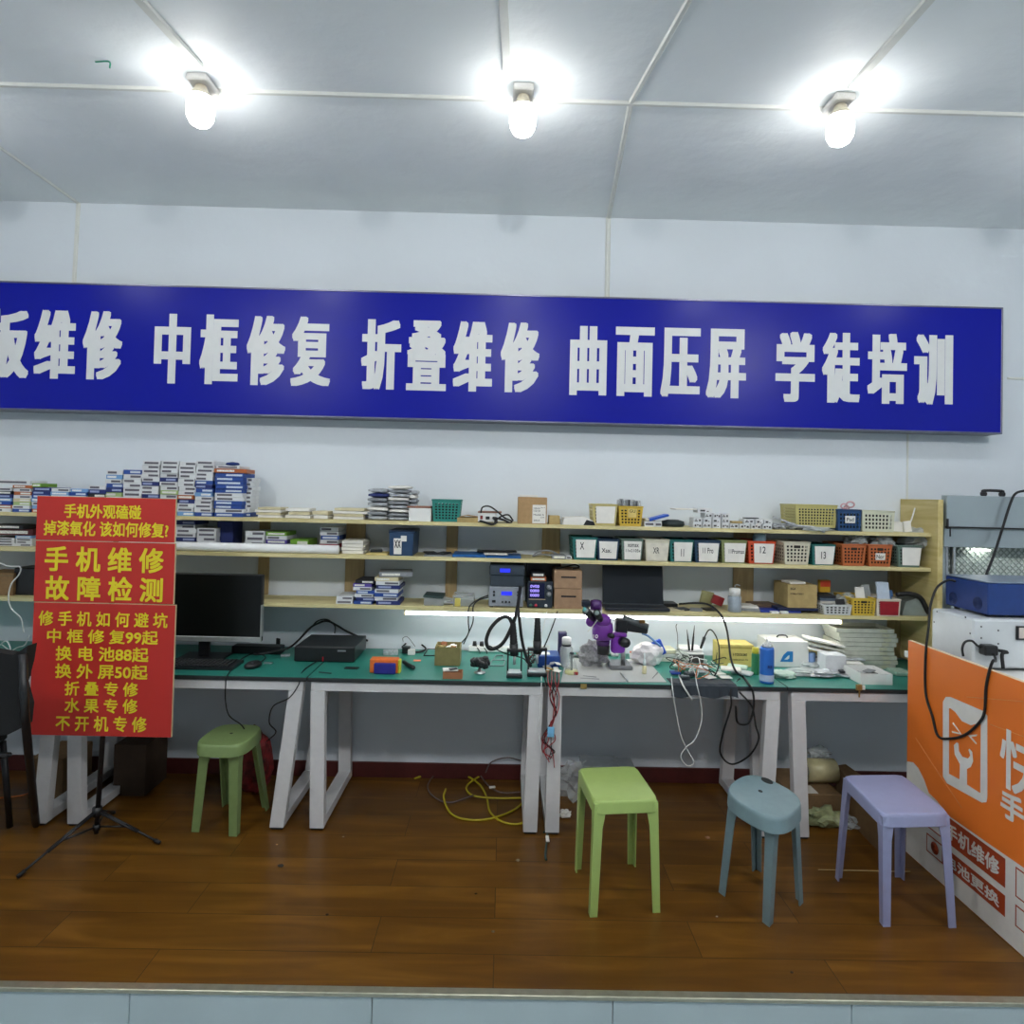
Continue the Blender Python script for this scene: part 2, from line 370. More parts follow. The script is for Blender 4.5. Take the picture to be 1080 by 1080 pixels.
# ------------------------------------------------------------------ desks
ZD = .745; YDF = 3.225; YDB = 3.835
M_FRAME = mat('white_desk_frame', (205, 205, 206), .4, var=.03)
M_TOP = mat('green_desk_laminate', (44, 132, 118), .38, var=.05, scale=3)
M_EDGE = mat('black_edge_band', (34, 38, 40), .5)
def fx(px_, py_): return aty(px_, py_, YDF+.03).x
DESKS = [(-215, 58, 0, 6, 'green topped white framed work desk behind the office chair, cut by left edge'),
         (81, 313, 5, 13, 'green topped white framed desk carrying the black monitor and keyboard'),
         (336, 565, 3, .5, 'green topped white framed desk carrying the black desktop computer'),
         (585, 814, 0, 4, 'white framed desk carrying the purple microscope and grey mat'),
         (840, 1075, 6, 0, 'green topped white framed desk running behind the orange panel')]
xs_mid = [fx(-240, 720), fx(74.5, 722), fx(325.5, 722), fx(575, 722), fx(828, 722), fx(1078, 726)]
for i, (a, b_, la, lb, lab) in enumerate(DESKS):
    X0, X1 = xs_mid[i]+.002, xs_mid[i+1]-.002
    t = thing('work_desk', lab, 'desk', ((X0+X1)/2, (YDF+YDB)/2, 0), 'white framed work desks along the wall')
    mb = MB(); mb.bb(X0, X1, YDF, YDB, ZD-.022, ZD-.003, .001); mb.obj('edge_band', M_EDGE, t)
    mb = MB(); mb.bb(X0+.002, X1-.002, YDF+.002, YDB-.002, ZD-.003, ZD, .0); mb.obj('tabletop', M_TOP, t)
    xa, xb = fx(a, 740), fx(b_, 740); y0, y1 = YDF+.03, YDB-.03; zt = ZD-.024
    LW = .068
    for y in (y0, y1): mb = MB(); mb.bb(xa-LW/2, xb+LW/2, y-.02, y+.02, zt-.045, zt, .002); mb.obj('rail', M_FRAME, t)
    for x, l, sg_ in ((xa, la, -1), (xb, lb, 1)):
        xb_ = x - sg_*l/210.0 - (.012 if sg_ > 0 else -.0)
        for y in (y0, y1):
            mb = MB(); mb.beam((xb_, y, .012), (x, y, zt-.045), LW, .045); mb.obj('leg', M_FRAME, t)
        mb = MB(); mb.bb(xb_-LW/2, xb_+LW/2, y0+.0225, y1-.0225, .012, .056, .002); mb.obj('foot_rail', M_FRAME, t)
        for y in (y0, y1): mb = MB(); mb.bb(xb_-.03, xb_+.03, y-.02, y+.02, 0.001, .012, .003); mb.obj('foot_pad', RUBBER, t)
# ------------------------------------------------------------------ the shelves
YSF = 3.56
W_PINE = wood('pine_board', (196, 184, 132), (214, 203, 154), .6, 'x'); W_PINEZ = wood('pine_upright', (160, 138, 98), (182, 160, 116), .6, 'z')
W_PANEL = wood('pine_end_panel', (190, 172, 108), (212, 196, 140), .55, 'y', .7)
Z1 = aty(540, 552.3, YSF).z; Z2 = aty(540, 589.3, YSF).z; Z3 = aty(540, 641.5, YSF).z
XSR = aty(994, 600, 3.51).x-.028
su = thing('shelf_unit', 'long three board pine wall shelf with end panel above the desks', 'shelf', ((-3.4+XSR)/2, 3.7, Z3-.02))
for z in (Z1, Z2, Z3):
    mb = MB(); mb.bb(-3.6, XSR, YSF, YW-.022, z-.02, z, .001); mb.obj('shelf_board', W_PINE, su)
mb = MB(); mb.bb(XSR+.001, XSR+.03, 3.51, YW-.002, .76, aty(993, 527, 3.51).z, .001); mb.obj('end_panel', W_PANEL, su)
for (a, b_, za, zb) in ((272, 283, Z3, Z1-.02), (364, 384, Z3, Z1-.02), (470, 482, Z3, Z1-.02), (571, 590, Z3, Z1-.02), (774, 795, Z3, Z1-.02), (938, 952, ZD+.01, Z1-.02), (-60, -44, Z3, Z1-.02), (120, 134, Z3, Z1-.02)):
    xa = aty(a, 600, YW-.02).x; xb = aty(b_, 600, YW-.02).x
    mb = MB(); mb.bb(xa, xb, YW-.02, YW-.002, za, zb, .001); mb.obj('upright', W_PINEZ, su)
# LED tube under the lowest board
xa = aty(427, 650, 3.6).x; xb = aty(887, 655, 3.6).x; zt = Z3-.021
lt = thing('led_tube_light', 'long glowing LED tube fixed under the lowest shelf board', 'lamp', ((xa+xb)/2, 3.6, zt))
mb = MB(); mb.bb(xa, xb, 3.588, 3.612, zt-.012, zt, .002); mb.obj('housing', WHITE, lt)
mb = MB(); mb.cyl((xa+.004, 3.6, zt-.021), (xb-.004, 3.6, zt-.021), .0105, n=14); mb.obj('tube', mat('lit_tube', (250, 252, 255), .3, emit=1.25, var=0), lt)
for x in (xa, xb):
    mb = MB(); mb.bb(x-.004, x+.004, 3.587, 3.613, zt-.034, zt, .002); mb.obj('end_cap', mat('cream_cap', (224, 212, 160), .5), lt)
# ------------------------------------------------------------------ stools
def stool(kind, label, feet, top, m, H=.45, square=True, lean=.0, n_exp=2.6, apron=.05, hole=None, lw=.034):
    """feet / top: four floor points and four seat corner points, in order front-left, front-right, back-right, back-left"""
    ft = [atz(x, y, 0) for x, y in feet]; tp = [atz(x, y, H) for x, y in top]
    c = sum(tp, Vector())/4; c0 = Vector((c.x, c.y, 0))
    U = ((tp[1]-tp[0])+(tp[2]-tp[3]))/4; V = ((tp[3]-tp[0])+(tp[2]-tp[1]))/4; U.z = V.z = 0
    t = thing('plastic_stool', label, 'stool', c0)
    N = 48; ring = []
    e = 13.0 if square else n_exp
    for k in range(N):
        a = 2*PI*k/N; ca, sa = math.cos(a), math.sin(a)
        q = (abs(ca)**e+abs(sa)**e)**(-1/e); ring.append((ca*q, sa*q))
    def P(u, v, z): p = c+U*u+V*v; return Vector((p.x, p.y, z))
    mb = MB(); vs = []; fs = []
    prof = [(.0, H), (.5, H), (.94, H), (.955, H-.0003), (.975, H-.0025), (.99, H-.007), (.997, H-.013), (1.0, H-.016), (1.012, H-apron+.003), (1.013, H-apron), (1.008, H-apron-.001), (.985, H-apron), (.98, H-apron+.004), (.96, H-.02), (.95, H-.018), (.0, H-.018)]
    for s_, z in prof:
        for (u, v) in ring: vs.append(P(u*s_, v*s_, z))
    for i in range(len(prof)-1):
        for k in range(N): fs.append((i*N+k, i*N+(k+1) % N, (i+1)*N+(k+1) % N, (i+1)*N+k))
    mb.add(vs, fs, 0, True); mb.obj('seat', m, t)
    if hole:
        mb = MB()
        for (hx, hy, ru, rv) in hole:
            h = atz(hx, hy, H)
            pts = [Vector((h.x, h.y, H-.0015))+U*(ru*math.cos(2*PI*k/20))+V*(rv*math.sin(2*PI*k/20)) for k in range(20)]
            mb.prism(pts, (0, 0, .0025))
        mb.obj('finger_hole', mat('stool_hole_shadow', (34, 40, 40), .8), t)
    sg_ = [(-1, -1), (1, -1), (1, 1), (-1, 1)]; q = (.955 if square else .74)
    for (su_, sv), f in zip(sg_, ft):
        p = P(su_*q, sv*q, H-.012); d = (f-p); mb = MB()
        un = U.normalized(); vn = V.normalized()
        # L-shaped channel leg that tapers to the floor
        def sec(o_, w, th):
            a = o_; A = un*(-su_); B = vn*(-sv)
            return [a, a+A*w, a+A*w+B*th, a+A*th*1.2+B*th*1.2, a+A*th+B*w, a+B*w]
        o1 = p+un*(su_*.003)+vn*(sv*.003); o2 = Vector((f.x, f.y, 0.0))+un*(su_*.004)+vn*(sv*.004)
        om = o1.lerp(o2, .22); wt, wb = lw*1.55, lw*.9
        s1, sm, s2 = sec(o1, wt, .007), sec(om, lw*1.08, .006), sec(o2, wb, .006)
        vv = s1+sm+s2; ff = [tuple(range(6)), tuple(range(12, 18))]
        for j in (0, 6):
            for k in range(6): ff.append((j+k, j+(k+1) % 6, j+6+(k+1) % 6, j+6+k))
        mb.add(vv, ff); mb.obj('leg', m, t)
    return t
M_LIME = mat('lime_plastic', (160, 184, 104), .42, var=.03); M_SAGE = mat('sage_plastic', (124, 146, 92), .38, var=.05)
M_TEAL = mat('grey_teal_plastic', (118, 142, 148), .42, var=.05); M_LILAC = mat('lilac_plastic', (150, 156, 192), .42, var=.03)
stool('stool', 'square lime green plastic stool in front of the microscope desk', [(623, 967), (695, 962), (668, 911), (607, 917)], [(627, 846), (695, 843), (671, 807.5), (609, 809)], M_LIME)
stool('stool', 'square lilac plastic stool beside the orange panel', [(932, 977), (1007, 978), (950, 925), (882, 926)], [(931, 859), (1003, 858), (952, 816), (888, 817)], M_LILAC)
stool('stool', 'oval grey teal plastic stool with handle hole, left of the lilac stool', [(759, 941), (811, 977), (846, 952), (797, 916)], [(757, 835), (822, 869), (854, 844), (793, 810)], M_TEAL, square=False, n_exp=2.8, apron=.06,
      hole=[(809, 823.5, .2, .14), (802, 834.5, .07, .06)], lw=.04)
stool('stool', 'rounded sage green plastic stool under the monitor desk', [(203, 877), (249, 882), (283, 852), (238, 848)], [(202, 785), (254, 788), (282, 764), (231, 763)], M_SAGE, square=False, n_exp=3.6, apron=.055,
      hole=[(244, 773.5, .06, .05)], lw=.042)
# ------------------------------------------------------------------ red sign boards on a tripod
YT = 3.07
cx = aty(109, 700, YT+.02).x
tp = thing('tripod_stand', 'thin black tripod stand holding up the red sign boards', 'stand', (cx, YT+.03, 0))
hub = Vector((cx-.01, YT+.03, .10)); ztop = aty(110, 545, YT).z
mb = MB(); mb.cyl(hub+Vector((0, 0, -.06)), (cx+.035, YT+.03, ztop), .011, n=12); mb.obj('pole', BLACK, tp)
mb = MB(); mb.cyl(hub+Vector((0, 0, .02)), hub+Vector((0, 0, .06)), .02, n=14); mb.cyl(hub+Vector((0, 0, -.045)), hub+Vector((0, 0, -.02)), .016, n=14); mb.obj('collar', BLACK, tp)
for fx_, fy_ in ((18, 925), (169, 889), (120, 857)):
    f = atz(fx_, fy_, .008); mb = MB(); a = hub+Vector((0, 0, .045)); d = (f-a).normalized(); s_ = d.cross(Vector((0, 0, 1))).normalized()*.006
    mb.tube([a+s_, f.lerp(a, .35)+s_], .005, 8); mb.tube([a-s_, f.lerp(a, .35)-s_], .005, 8); mb.tube([a.lerp(f, .45), f], .0055, 8)
    L = mb.obj('leg', BLACK, tp)
    mb = MB(); mb.cyl(f-d*.03, f, .009, n=10); mb.obj('rubber_foot', RUBBER, L).location = (0, 0, 0)
    mb = MB(); mb.tube([hub+Vector((0, 0, -.03)), a.lerp(f, .5)], .0045, 6); mb.obj('brace', BLACK, tp)
M_RED = mat('red_board', (186, 42, 34), .5, var=.03, scale=4); M_YEL = mat('yellow_letter', (222, 206, 34), .55, var=.03); M_BE = mat('pale_board_edge', (206, 190, 150), .6)
def board(x0, x1, y0, y1, Y, label, lines):
    ym = (y0+y1)/2; a = aty(x0, ym, Y).x; b_ = aty(x1, ym, Y).x; zt_ = aty((x0+x1)/2, y0, Y).z; zb = aty((x0+x1)/2, y1, Y).z
    t = thing('sign_board', label, 'sign', ((a+b_)/2, Y, zb), 'red price boards with yellow lettering stacked on the tripod')
    mb = MB(); mb.bb(a, b_, Y, Y+.012, zb, zt_, .001); mb.obj('board', M_BE, t)
    mb = MB(); mb.bb(a+.001, b_-.001, Y-.0012, Y, zb+.001, zt_-.001); mb.obj('red_face', M_RED, t)
    for s_, lx0, lx1, ly0, ly1 in lines:
        p = aty(lx0, (ly0+ly1)/2, Y); q = aty(lx1, (ly0+ly1)/2, Y); zt2 = aty((lx0+lx1)/2, ly0, Y).z; zb2 = aty((lx0+lx1)/2, ly1, Y).z
        big = ly1-ly0 > 20
        text(s_, (p.x, Y-.0025, zb2), (q.x-p.x, 0, 0), (0, 0, zt2-zb2), M_YEL, t, bold=(.034, .024) if big else (.026, .02))
board(38.5, 185, 524.5, 571, YT, 'red sign board with yellow text, top one, asking how to repair scratches',
      [('手机外观磕碰', 68, 149.5, 532, 547), ('掉漆氧化 该如何修复?', 46.5, 178, 550, 566)])
board(36.5, 184, 571.6, 636, YT+.002, 'red sign board with the largest yellow text, middle of the stack',
      [('手 机 维 修', 47.5, 173, 577, 603.5), ('故 障 检 测', 48, 172, 608, 634)])
board(33, 183, 636.6, 776.5, YT, 'tall red sign board listing repair prices, lowest of the stack',
      [('修 手 机 如 何 避 坑', 41, 177, 645, 661), ('中 框 修 复99起', 50, 167, 664, 679), ('换 电 池88起', 59, 157, 682, 697.5), ('换 外 屏50起', 58.5, 156, 700.5, 716),
       ('折 叠 专 修', 68.5, 146, 719, 734), ('水 果 专 修', 68.5, 145.5, 736.5, 752), ('不 开 机 专 修', 59, 155, 755, 771.5)])
# ------------------------------------------------------------------ office chair cut by the left edge
oc = thing('office_chair', 'black fabric chair cut by the left edge of the picture', 'chair', (aty(-30, 800, 2.9).x, 3.0, 0))
YC = 2.70
def pp(x, y, Y=YC): return aty(x, y, Y)
mb = MB()
outl = [pp(-90, 690), pp(-30, 684), pp(14, 691), pp(29, 681), pp(26, 700), pp(20, 722), pp(26, 745), pp(24, 766), pp(8, 775), pp(-30, 779), pp(-90, 780)]
mb.prism(outl, (0, .055, 0)); o = mb.obj('backrest', mat('black_fabric', (13, 14, 16), .85, var=.2, scale=120), oc)
mb = MB(); zs = pp(0, 800).z; x1 = aty(10, 800, YC+.48).x; mb.bb(x1-.5, x1, YC+.06, YC+.48, .43, .5, .02); mb.obj('seat', mat('black_fabric', (0, 0, 0)), oc)
mb = MB(); mb.tube([pp(24, 690), pp(27, 760), atz(38, 872, .0)+Vector((0, 0, .01))], .016, 10); mb.obj('leg', BLACK, oc)
mb = MB(); mb.tube([pp(-70, 760), atz(-62, 872, .0)+Vector((0, 0, .01))], .016, 10, sub=1); mb.obj('leg', BLACK, oc)
mb = MB(); mb.tube([Vector((x1-.02, YC+.46, .43)), Vector((x1, YC+.5, .01))], .014, 10, sub=1); mb.obj('leg', BLACK, oc)
mb = MB(); mb.tube([Vector((x1-.46, YC+.46, .43)), Vector((x1-.5, YC+.5, .01))], .014, 10, sub=1); mb.obj('leg', BLACK, oc)
mb = MB(); mb.tube([pp(-60, 796), pp(10, 796), Vector((x1-.02, YC+.46, .36)), Vector((x1-.46, YC+.46, .36))], .01, 8, sub=1, closed=True); mb.obj('stretcher', BLACK, oc)
# ------------------------------------------------------------------ orange advertising panel on the right
XP = 1.955
def oz(x, y): return atx(x, y, XP)
yF = oz(957, 780).y; yN = edge_y+.04; zP = oz(957, 674.5).z
adp = thing('advertising_panel', 'large orange panel with a white wrench logo standing on the right', 'sign', (XP, (yF+yN)/2, 0))
def orange_mat():
    m = mat('orange_print', (236, 122, 40), .42, var=.05, scale=2)
    return m
mb = MB(); mb.bb(XP, XP+.018, yN, yF, .0, zP, .001); mb.obj('board', mat('board_core', (222, 200, 168), .6), adp)
M_OR = orange_mat()
mb = MB(); mb.bb(XP-.0015, XP, yN+.001, yF-.001, .002, zP-.002); mb.obj('orange_print', M_OR, adp)
M_PW = mat('white_print', (222, 220, 214), .45, var=.03)
def decal(pts, m, name, lift=.0022, th=.0005):
    P = [oz(x, y) for x, y in pts]
    for p in P: p.x = XP-lift
    return MB().prism(P, (-th, 0, 0)).obj(name, m, adp)
zc1 = oz(1002, 861).z
white = [(957, 803), (963.5, 804), (969, 810), (975, 822), (980, 836), (988, 844), (1002, 861), (1040, 887.5), (1080, 915)]
P = [oz(x, y) for x, y in white]; P.append(Vector((XP, yN+.002, P[-1].z-.03))); P += [Vector((XP, yN+.002, .004)), Vector((XP, yF-.002, .004))]
for p in P: p.x = XP-.0022; p.y = min(p.y, yF-.002)
MB().prism(P, (-.0005, 0, 0)).obj('white_wave', M_PW, adp)
for ln in ([(1020, 735), (1080, 740)], [(966, 778), (990, 815), (1015, 852)], [(1045, 764), (1080, 777)]):
    mb = MB(); mb.tube([oz(x, y)+Vector((-.002, 0, 0)) for x, y in ln], .0012, 5); mb.obj('thin_line', mat('pale_orange_line', (226, 150, 90), .5), adp)
# logo: rounded phone frame with a wrench and closed eyes
out = [(995, 740), (998, 735), (1003, 735), (1039, 750.5), (1042, 755), (1042, 841), (1041, 846), (1036, 846.5), (999, 826), (995, 819)]
inn = [(1001.5, 747), (1001.5, 816), (1012.5, 822), (1013, 806), (1007.5, 796), (1006.5, 786), (1009.5, 783), (1011.5, 784), (1012, 792), (1015.5, 798), (1021.5, 800), (1024, 797), (1022, 791), (1023, 789.5), (1026, 793), (1027, 803), (1024.5, 809), (1020.5, 811), (1020.5, 827.5), (1034.5, 836.5), (1035, 762), (1024.5, 765), (1015, 760.5), (1008, 751), (1003, 747)]
def ring_decal(outer, inner, m, name):
    b = bmesh.new(); es = []
    for loop in (outer, inner):
        vs = []
        for x, y in loop: p = oz(x, y); vs.append(b.verts.new((XP-.0024, p.y, p.z)))
        es += [b.edges.new((vs[i], vs[(i+1) % len(vs)])) for i in range(len(vs))]
    bmesh.ops.triangle_fill(b, use_beauty=True, use_dissolve=False, edges=es)
    MB().bm(b).obj(name, m, adp, fix=False)
ring_decal(out, inn, M_PW, 'logo')
for e_ in ([(1005, 763), (1013, 773), (1004.5, 771), (1004.8, 772.8), (1015, 774.8), (1006, 762)], [(1031.5, 774.5), (1021.5, 775.5), (1030, 785), (1031, 784), (1025, 777), (1030.5, 776.6)]):
    decal(e_, M_PW, 'logo_eye')
def ptext(s_, x0, ztop, h, w, m, bold=(.04, .03), z=None):
    p = oz(x0, 800); 
    text(s_, (XP-.0032, p.y, ztop-h), (0, -w, 0), (0, 0, h), m, adp, bold=bold)
a = oz(1055, 765); b_ = oz(1066, 834)
ptext('快', 1055.5, a.z, a.z-b_.z, (a.z-b_.z)*.95, M_PW, (.015, .018))
a = oz(1057, 836); b_ = oz(1079, 866)
ptext('手', 1056.5, oz(1066, 836).z, .105, .115, M_PW, (.035, .035))
M_BR = mat('rust_print', (164, 62, 24), .5, var=.03)
def slant_block(yA, yB, zA, zB, m, lift=.0028, name='text_block'):
    P = [Vector((XP-lift, yA, zA)), Vector((XP-lift, yB, zA)), Vector((XP-lift, yB, zB)), Vector((XP-lift, yA, zB))]
    MB().prism(P, (-.0003, 0, 0)).obj(name, m, adp)
zu1, zl1 = oz(1060, 905).z, oz(1060, 936).z
zu2 = oz(1060, 944).z; zl2 = oz(1064, 970).z
def rows(z0, z1, s_, ic):
    yI0, yI1, yT1 = oz(978, 870).y, oz(996, 880).y, oz(1061, 930).y
    slant_block(yI0, yT1, z0, z1, M_BR); slant_block(yI0-.006, yI1+.01, z0-.006, z1+.006, M_PW, .0032, 'icon_cell')
    mb = MB(); c_ = Vector((XP-.0038, (yI0+yI1)/2, (z0+z1)/2)); mb.cyl(c_, c_+Vector((-.0004, 0, 0)), .026, n=20); mb.obj('icon', M_BR, adp)
    h = (z0-z1)*.62; yA = yI1-.015
    text(s_, (XP-.0034, yA, (z0+z1)/2-h/2), (0, yT1-yA+.03, 0), (0, 0, h), M_PW, adp, bold=(.02, .03))
    slant_block(yT1-.05, yN+.03, z0, z1, M_BR, name='text_block')
    slant_block(yT1-.056, yN+.036, z0-.006, z1+.006, M_PW, .0032, 'icon_cell')
rows(zu1, zl1, '手机维修', 0); rows(zu2, zl2, '电池更换', 1)
# counter table behind the panel
zt_ = .94
ct = thing('counter_table', 'white counter behind the orange panel carrying the machines', 'table', (2.4, 2.9, 0))
mb = MB(); mb.bb(1.98, 2.9, 2.3, 3.21, zt_-.03, zt_, .002); mb.obj('tabletop', WHITE, ct)
for x, y in ((2.02, 2.34), (2.86, 2.34), (2.02, 3.17), (2.86, 3.17)):
    mb = MB(); mb.bb(x-.02, x+.02, y-.02, y+.02, 0.001, zt_-.03); mb.obj('leg', WHITE, ct)
# white machine
XM = 2.055; yF2 = atx(982, 690, XM).y; yN2 = atx(1026, 700, XM).y; zM = atx(1026, 653, XM).z
wm = thing('white_machine', 'white metal repair machine with a meter behind the orange panel', 'machine', (2.3, (yF2+yN2)/2, zt_+.012))
M_WM = mat('white_enamel', (206, 212, 216), .3, var=.02)
mb = MB(); mb.bb(XM, 2.62, yN2, yF2, zt_+.014, zM, .008); mb.obj('body', M_WM, wm)
for x in (XM+.04, 2.58):
    for y in (yN2+.04, yF2-.04): mb = MB(); mb.cyl((x, y, zt_), (x, y, zt_+.016), .015, n=12); mb.obj('foot', RUBBER, wm)
for x, y in ((988, 645), (985, 656), (1018, 651), (1023, 668), (1035, 661), (1035, 673), (1053, 665), (1053, 679)):
    mb = MB()
    if x < 1026: p = atx(x, y, XM-.001); mb.cyl(p, p+Vector((.002, 0, 0)), .004, n=8)
    else: p = aty(x, y, yN2-.001); mb.cyl(p, p+Vector((0, .002, 0)), .004, n=8)
    mb.obj('screw', DARK, wm)
p = aty(1071, 660, yN2); q = aty(1090, 675, yN2)
mb = MB(); mb.bb(p.x, q.x, yN2-.01, yN2, q.z, p.z, .002); mb.obj('meter_frame', BLACK, wm)
mb = MB(); mb.bb(p.x+.008, q.x-.008, yN2-.012, yN2-.0101, q.z+.008, p.z-.006); mb.obj('meter_face', mat('meter_face', (206, 196, 190), .4), wm)
# blue machine on top
XB = 2.15; yB1 = atx(997, 620, XB).y; yB0 = atx(1042, 630, XB).y; zB1 = atx(1042, 615, XB).z
bm_ = thing('blue_machine', 'dark blue metal machine box stacked on the white machine', 'machine', (2.4, (yB0+yB1)/2, zM))
M_BM = mat('blue_enamel', (28, 58, 122), .32, var=.06)
mb = MB(); mb.bb(XB, 2.66, yB0, yB1, zM+.012, zB1, .005); mb.obj('body', M_BM, bm_)
mb = MB(); mb.bb(XB-.002, 2.662, yB0-.002, yB1+.002, zB1, zB1+.006, .002); mb.obj('lid', mat('grey_blue_lid', (120, 134, 150), .35), bm_)
for x in (XB+.03, 2.6):
    for y in (yB0+.04, yB1-.04): mb = MB(); mb.cyl((x, y, zM), (x, y, zM+.012), .012, n=10); mb.obj('foot', RUBBER, bm_)
for x, y in ((1005, 631), (1031, 636)):
    p = atx(x, y, XB-.001); mb = MB()
    for k in range(4): r = .006+.007*k; mb.tube([p+Vector((0, r*math.cos(a*PI/6), r*math.sin(a*PI/6))) for a in range(12)], .0012, 5, sub=1, closed=True)
    mb.obj('fan_grille', mat('fan_blue', (18, 34, 74), .4), bm_)
# grey steel cabinet machine behind
YG = 3.535; x0 = max(aty(998, 570, YG).x, XSR+.034); zG = aty(1010, 522.5, YG).z; zi = aty(1040, 578, YG).z; zbot = 1.0
gm = thing('separator_machine', 'tall grey steel machine with handle and mesh window in the right corner', 'machine', (x0+.4, YG, ZD))
M_ST = mat('grey_steel_sheet', (166, 178, 182), .33, .55, var=.05, scale=3)
mb = MB(); mb.bb(x0, x0+.85, YG+.02, YG+.045, zi, zG, .002); mb.bb(x0, x0+.85, YG, YG+.02, zi+.10, zG, .004); mb.obj('front_plate', M_ST, gm)
mb = MB(); mb.bb(x0, x0+.03, YG+.046, YG+.3, ZD+.002, zi+.11, .002); mb.bb(x0+.82, x0+.85, YG+.046, YG+.3, ZD+.002, zi+.11, .002); mb.bb(x0+.03, x0+.82, YG, YG+.3, ZD+.002, 1.2, .002); mb.obj('cabinet', M_ST, gm)
# lattice back panel
xa, xb2 = x0+.05, x0+.82; za, zb2 = 1.2, zi+.06; yq = YG+.13
mb = MB(); mb.bb(xa-.02, xb2, yq+.01, yq+.02, za, zb2+.03); mb.obj('window_panel', mat('pale_green_panel', (232, 240, 236), .35), gm)
mb = MB(); st = .034; x = xa-.3
while x < xb2:
    for sgn in (1, -1):
        xs_, xe = (x, x+(zb2-za)) if sgn > 0 else (x+(zb2-za), x)
        p = Vector((xs_, yq+.006, za)); q = Vector((xe, yq+.006, zb2)); d = q-p
        t0, t1 = 0.0, 1.0
        if sgn > 0:
            if p.x < xa: t0 = (xa-p.x)/d.x
            if q.x > xb2: t1 = (xb2-p.x)/d.x
        else:
            if p.x > xb2: t0 = (xb2-p.x)/d.x
            if q.x < xa: t1 = (xa-p.x)/d.x
        if t1 > t0: mb.tube([p+d*t0, p+d*t1], .0035, 5, sub=1)
    x += st
mb.obj('lattice', mat('lattice_grey', (176, 190, 182), .4), gm)
mb = MB()
for xx in (x0+.045, x0+.085): mb.bb(xx, xx+.018, yq-.06, yq-.03, 1.2, zi+.06, .004)
mb.bb(x0+.03, xb2, yq-.07, yq-.04, zi+.0, zi+.018, .004); mb.bb(x0+.03, xb2, yq-.04, yq, zi+.03, zi+.05, .004); mb.obj('guide_rods', STEEL, gm)
mb = MB(); p = aty(1034, 580, yq-.02); mb.bb(p.x-.05, p.x+.05, yq-.03, yq-.02, p.z-.004, p.z+.004); mb.obj('tube_reflection', mat('tube_reflection_glow', (250, 252, 245), .3, emit=1.2, var=0), gm)  # glowing strip stands for the tube's reflection and brightens the lattice; no lamp
h0 = aty(1037, 522, YG).x; h1 = aty(1063, 522, YG).x
mb = MB(); mb.tube([(h0+.012, YG+.02, zG-.01), (h0+.012, YG+.02, zG+.018), (h0+.02, YG+.02, zG+.03), (h1-.02, YG+.02, zG+.03), (h1-.012, YG+.02, zG+.018), (h1-.012, YG+.02, zG-.01)], .008, 8, sub=3)
mb.bb(h0, h0+.034, YG+.01, YG+.03, zG, zG+.024, .006); mb.bb(h1-.034, h1, YG+.01, YG+.03, zG, zG+.024, .006); mb.obj('handle', BLACK, gm)
p = aty(1002, 556, YG-.004); q = aty(1090, 558, YG-.004)
mb = MB(); mb.tube([Vector((p.x, YG-.006, p.z-.05)), Vector((p.x, YG-.006, p.z-.005)), Vector((p.x+.01, YG-.006, p.z)), Vector((q.x, YG-.006, p.z))], .004, 6, sub=3); mb.obj('seal_strip', RUBBER, gm)
mb = MB(); mb.bb(x0-.002, x0+.008, YG-.01, YG, zi+.1, zi+.155, .002); mb.obj('hinge', BLACK, gm)
# black mains cables over the panel and machines
def cable(name, pts, r, m, label, cat='cable', group=None, n=7, sub=6):
    mb = MB(); mb.tube(pts, r, n, sub=sub); return tag(mb.obj(name, m), label, cat, group)
c1 = [atx(1008, 613, XB-.004), atx(1000, 612, XB-.03), atx(988, 620, 2.03), atx(981, 640, 1.99), atx(979.5, 660, 1.965), oz(978, 690)+Vector((-.008, 0, 0)), oz(978, 730)+Vector((-.008, 0, 0)), oz(985, 755)+Vector((-.008, 0, 0)), oz(991, 776)+Vector((-.008, 0, 0)),
      oz(1003, 779)+Vector((-.008, 0, 0)), oz(1020, 775)+Vector((-.008, 0, 0)), oz(1035, 762)+Vector((-.008, 0, 0)), oz(1040.5, 750)+Vector((-.008, 0, 0)), oz(1042, 725)+Vector((-.008, 0, 0)), oz(1046, 706)+Vector((-.008, 0, 0)), oz(1047.5, 700)+Vector((.0, 0, .012)), aty(1050, 697, 2.72), aty(1048, 690, yN2-.04), aty(1040, 686, yN2-.03)]
cable('power_cable', c1, .0055, RUBBER, 'black power cable draped over the orange panel from the blue machine')
cable('power_cable', [aty(1016, 692, yN2-.05), aty(1015, 684, yN2-.05), aty(1018, 677, yN2-.04), aty(1025, 676, yN2-.03), aty(1031, 681, yN2-.02), aty(1036, 683, yN2-.015)], .005, RUBBER, 'short black cable looping beside the white machine corner')
pg = thing('mains_plug', 'black plug pushed into the front of the white machine', 'plug', aty(1040, 684, yN2))
p = aty(1036, 684, yN2); mb = MB(); mb.bb(p.x-.02, p.x+.04, yN2-.045, yN2-.001, p.z-.022, p.z+.022, .006); mb.obj('plug_body', BLACK, pg)
mb = MB(); mb.tube([p+Vector((.04, -.02, 0)), p+Vector((.09, -.025, -.008)), aty(1057, 690, yN2-.03), aty(1058, 705, yN2-.03)], .007, 8); mb.obj('cord', RUBBER, pg)
cable('power_cable', [aty(1085, 517, YG-.03), aty(1072, 520, YG-.03), aty(1066, 530, YG-.03), aty(1058, 555, YG-.03), aty(1050, 580, YG-.05), aty(1040, 607, 3.2)], .0065, RUBBER, 'black cable hanging down across the grey steel machine')
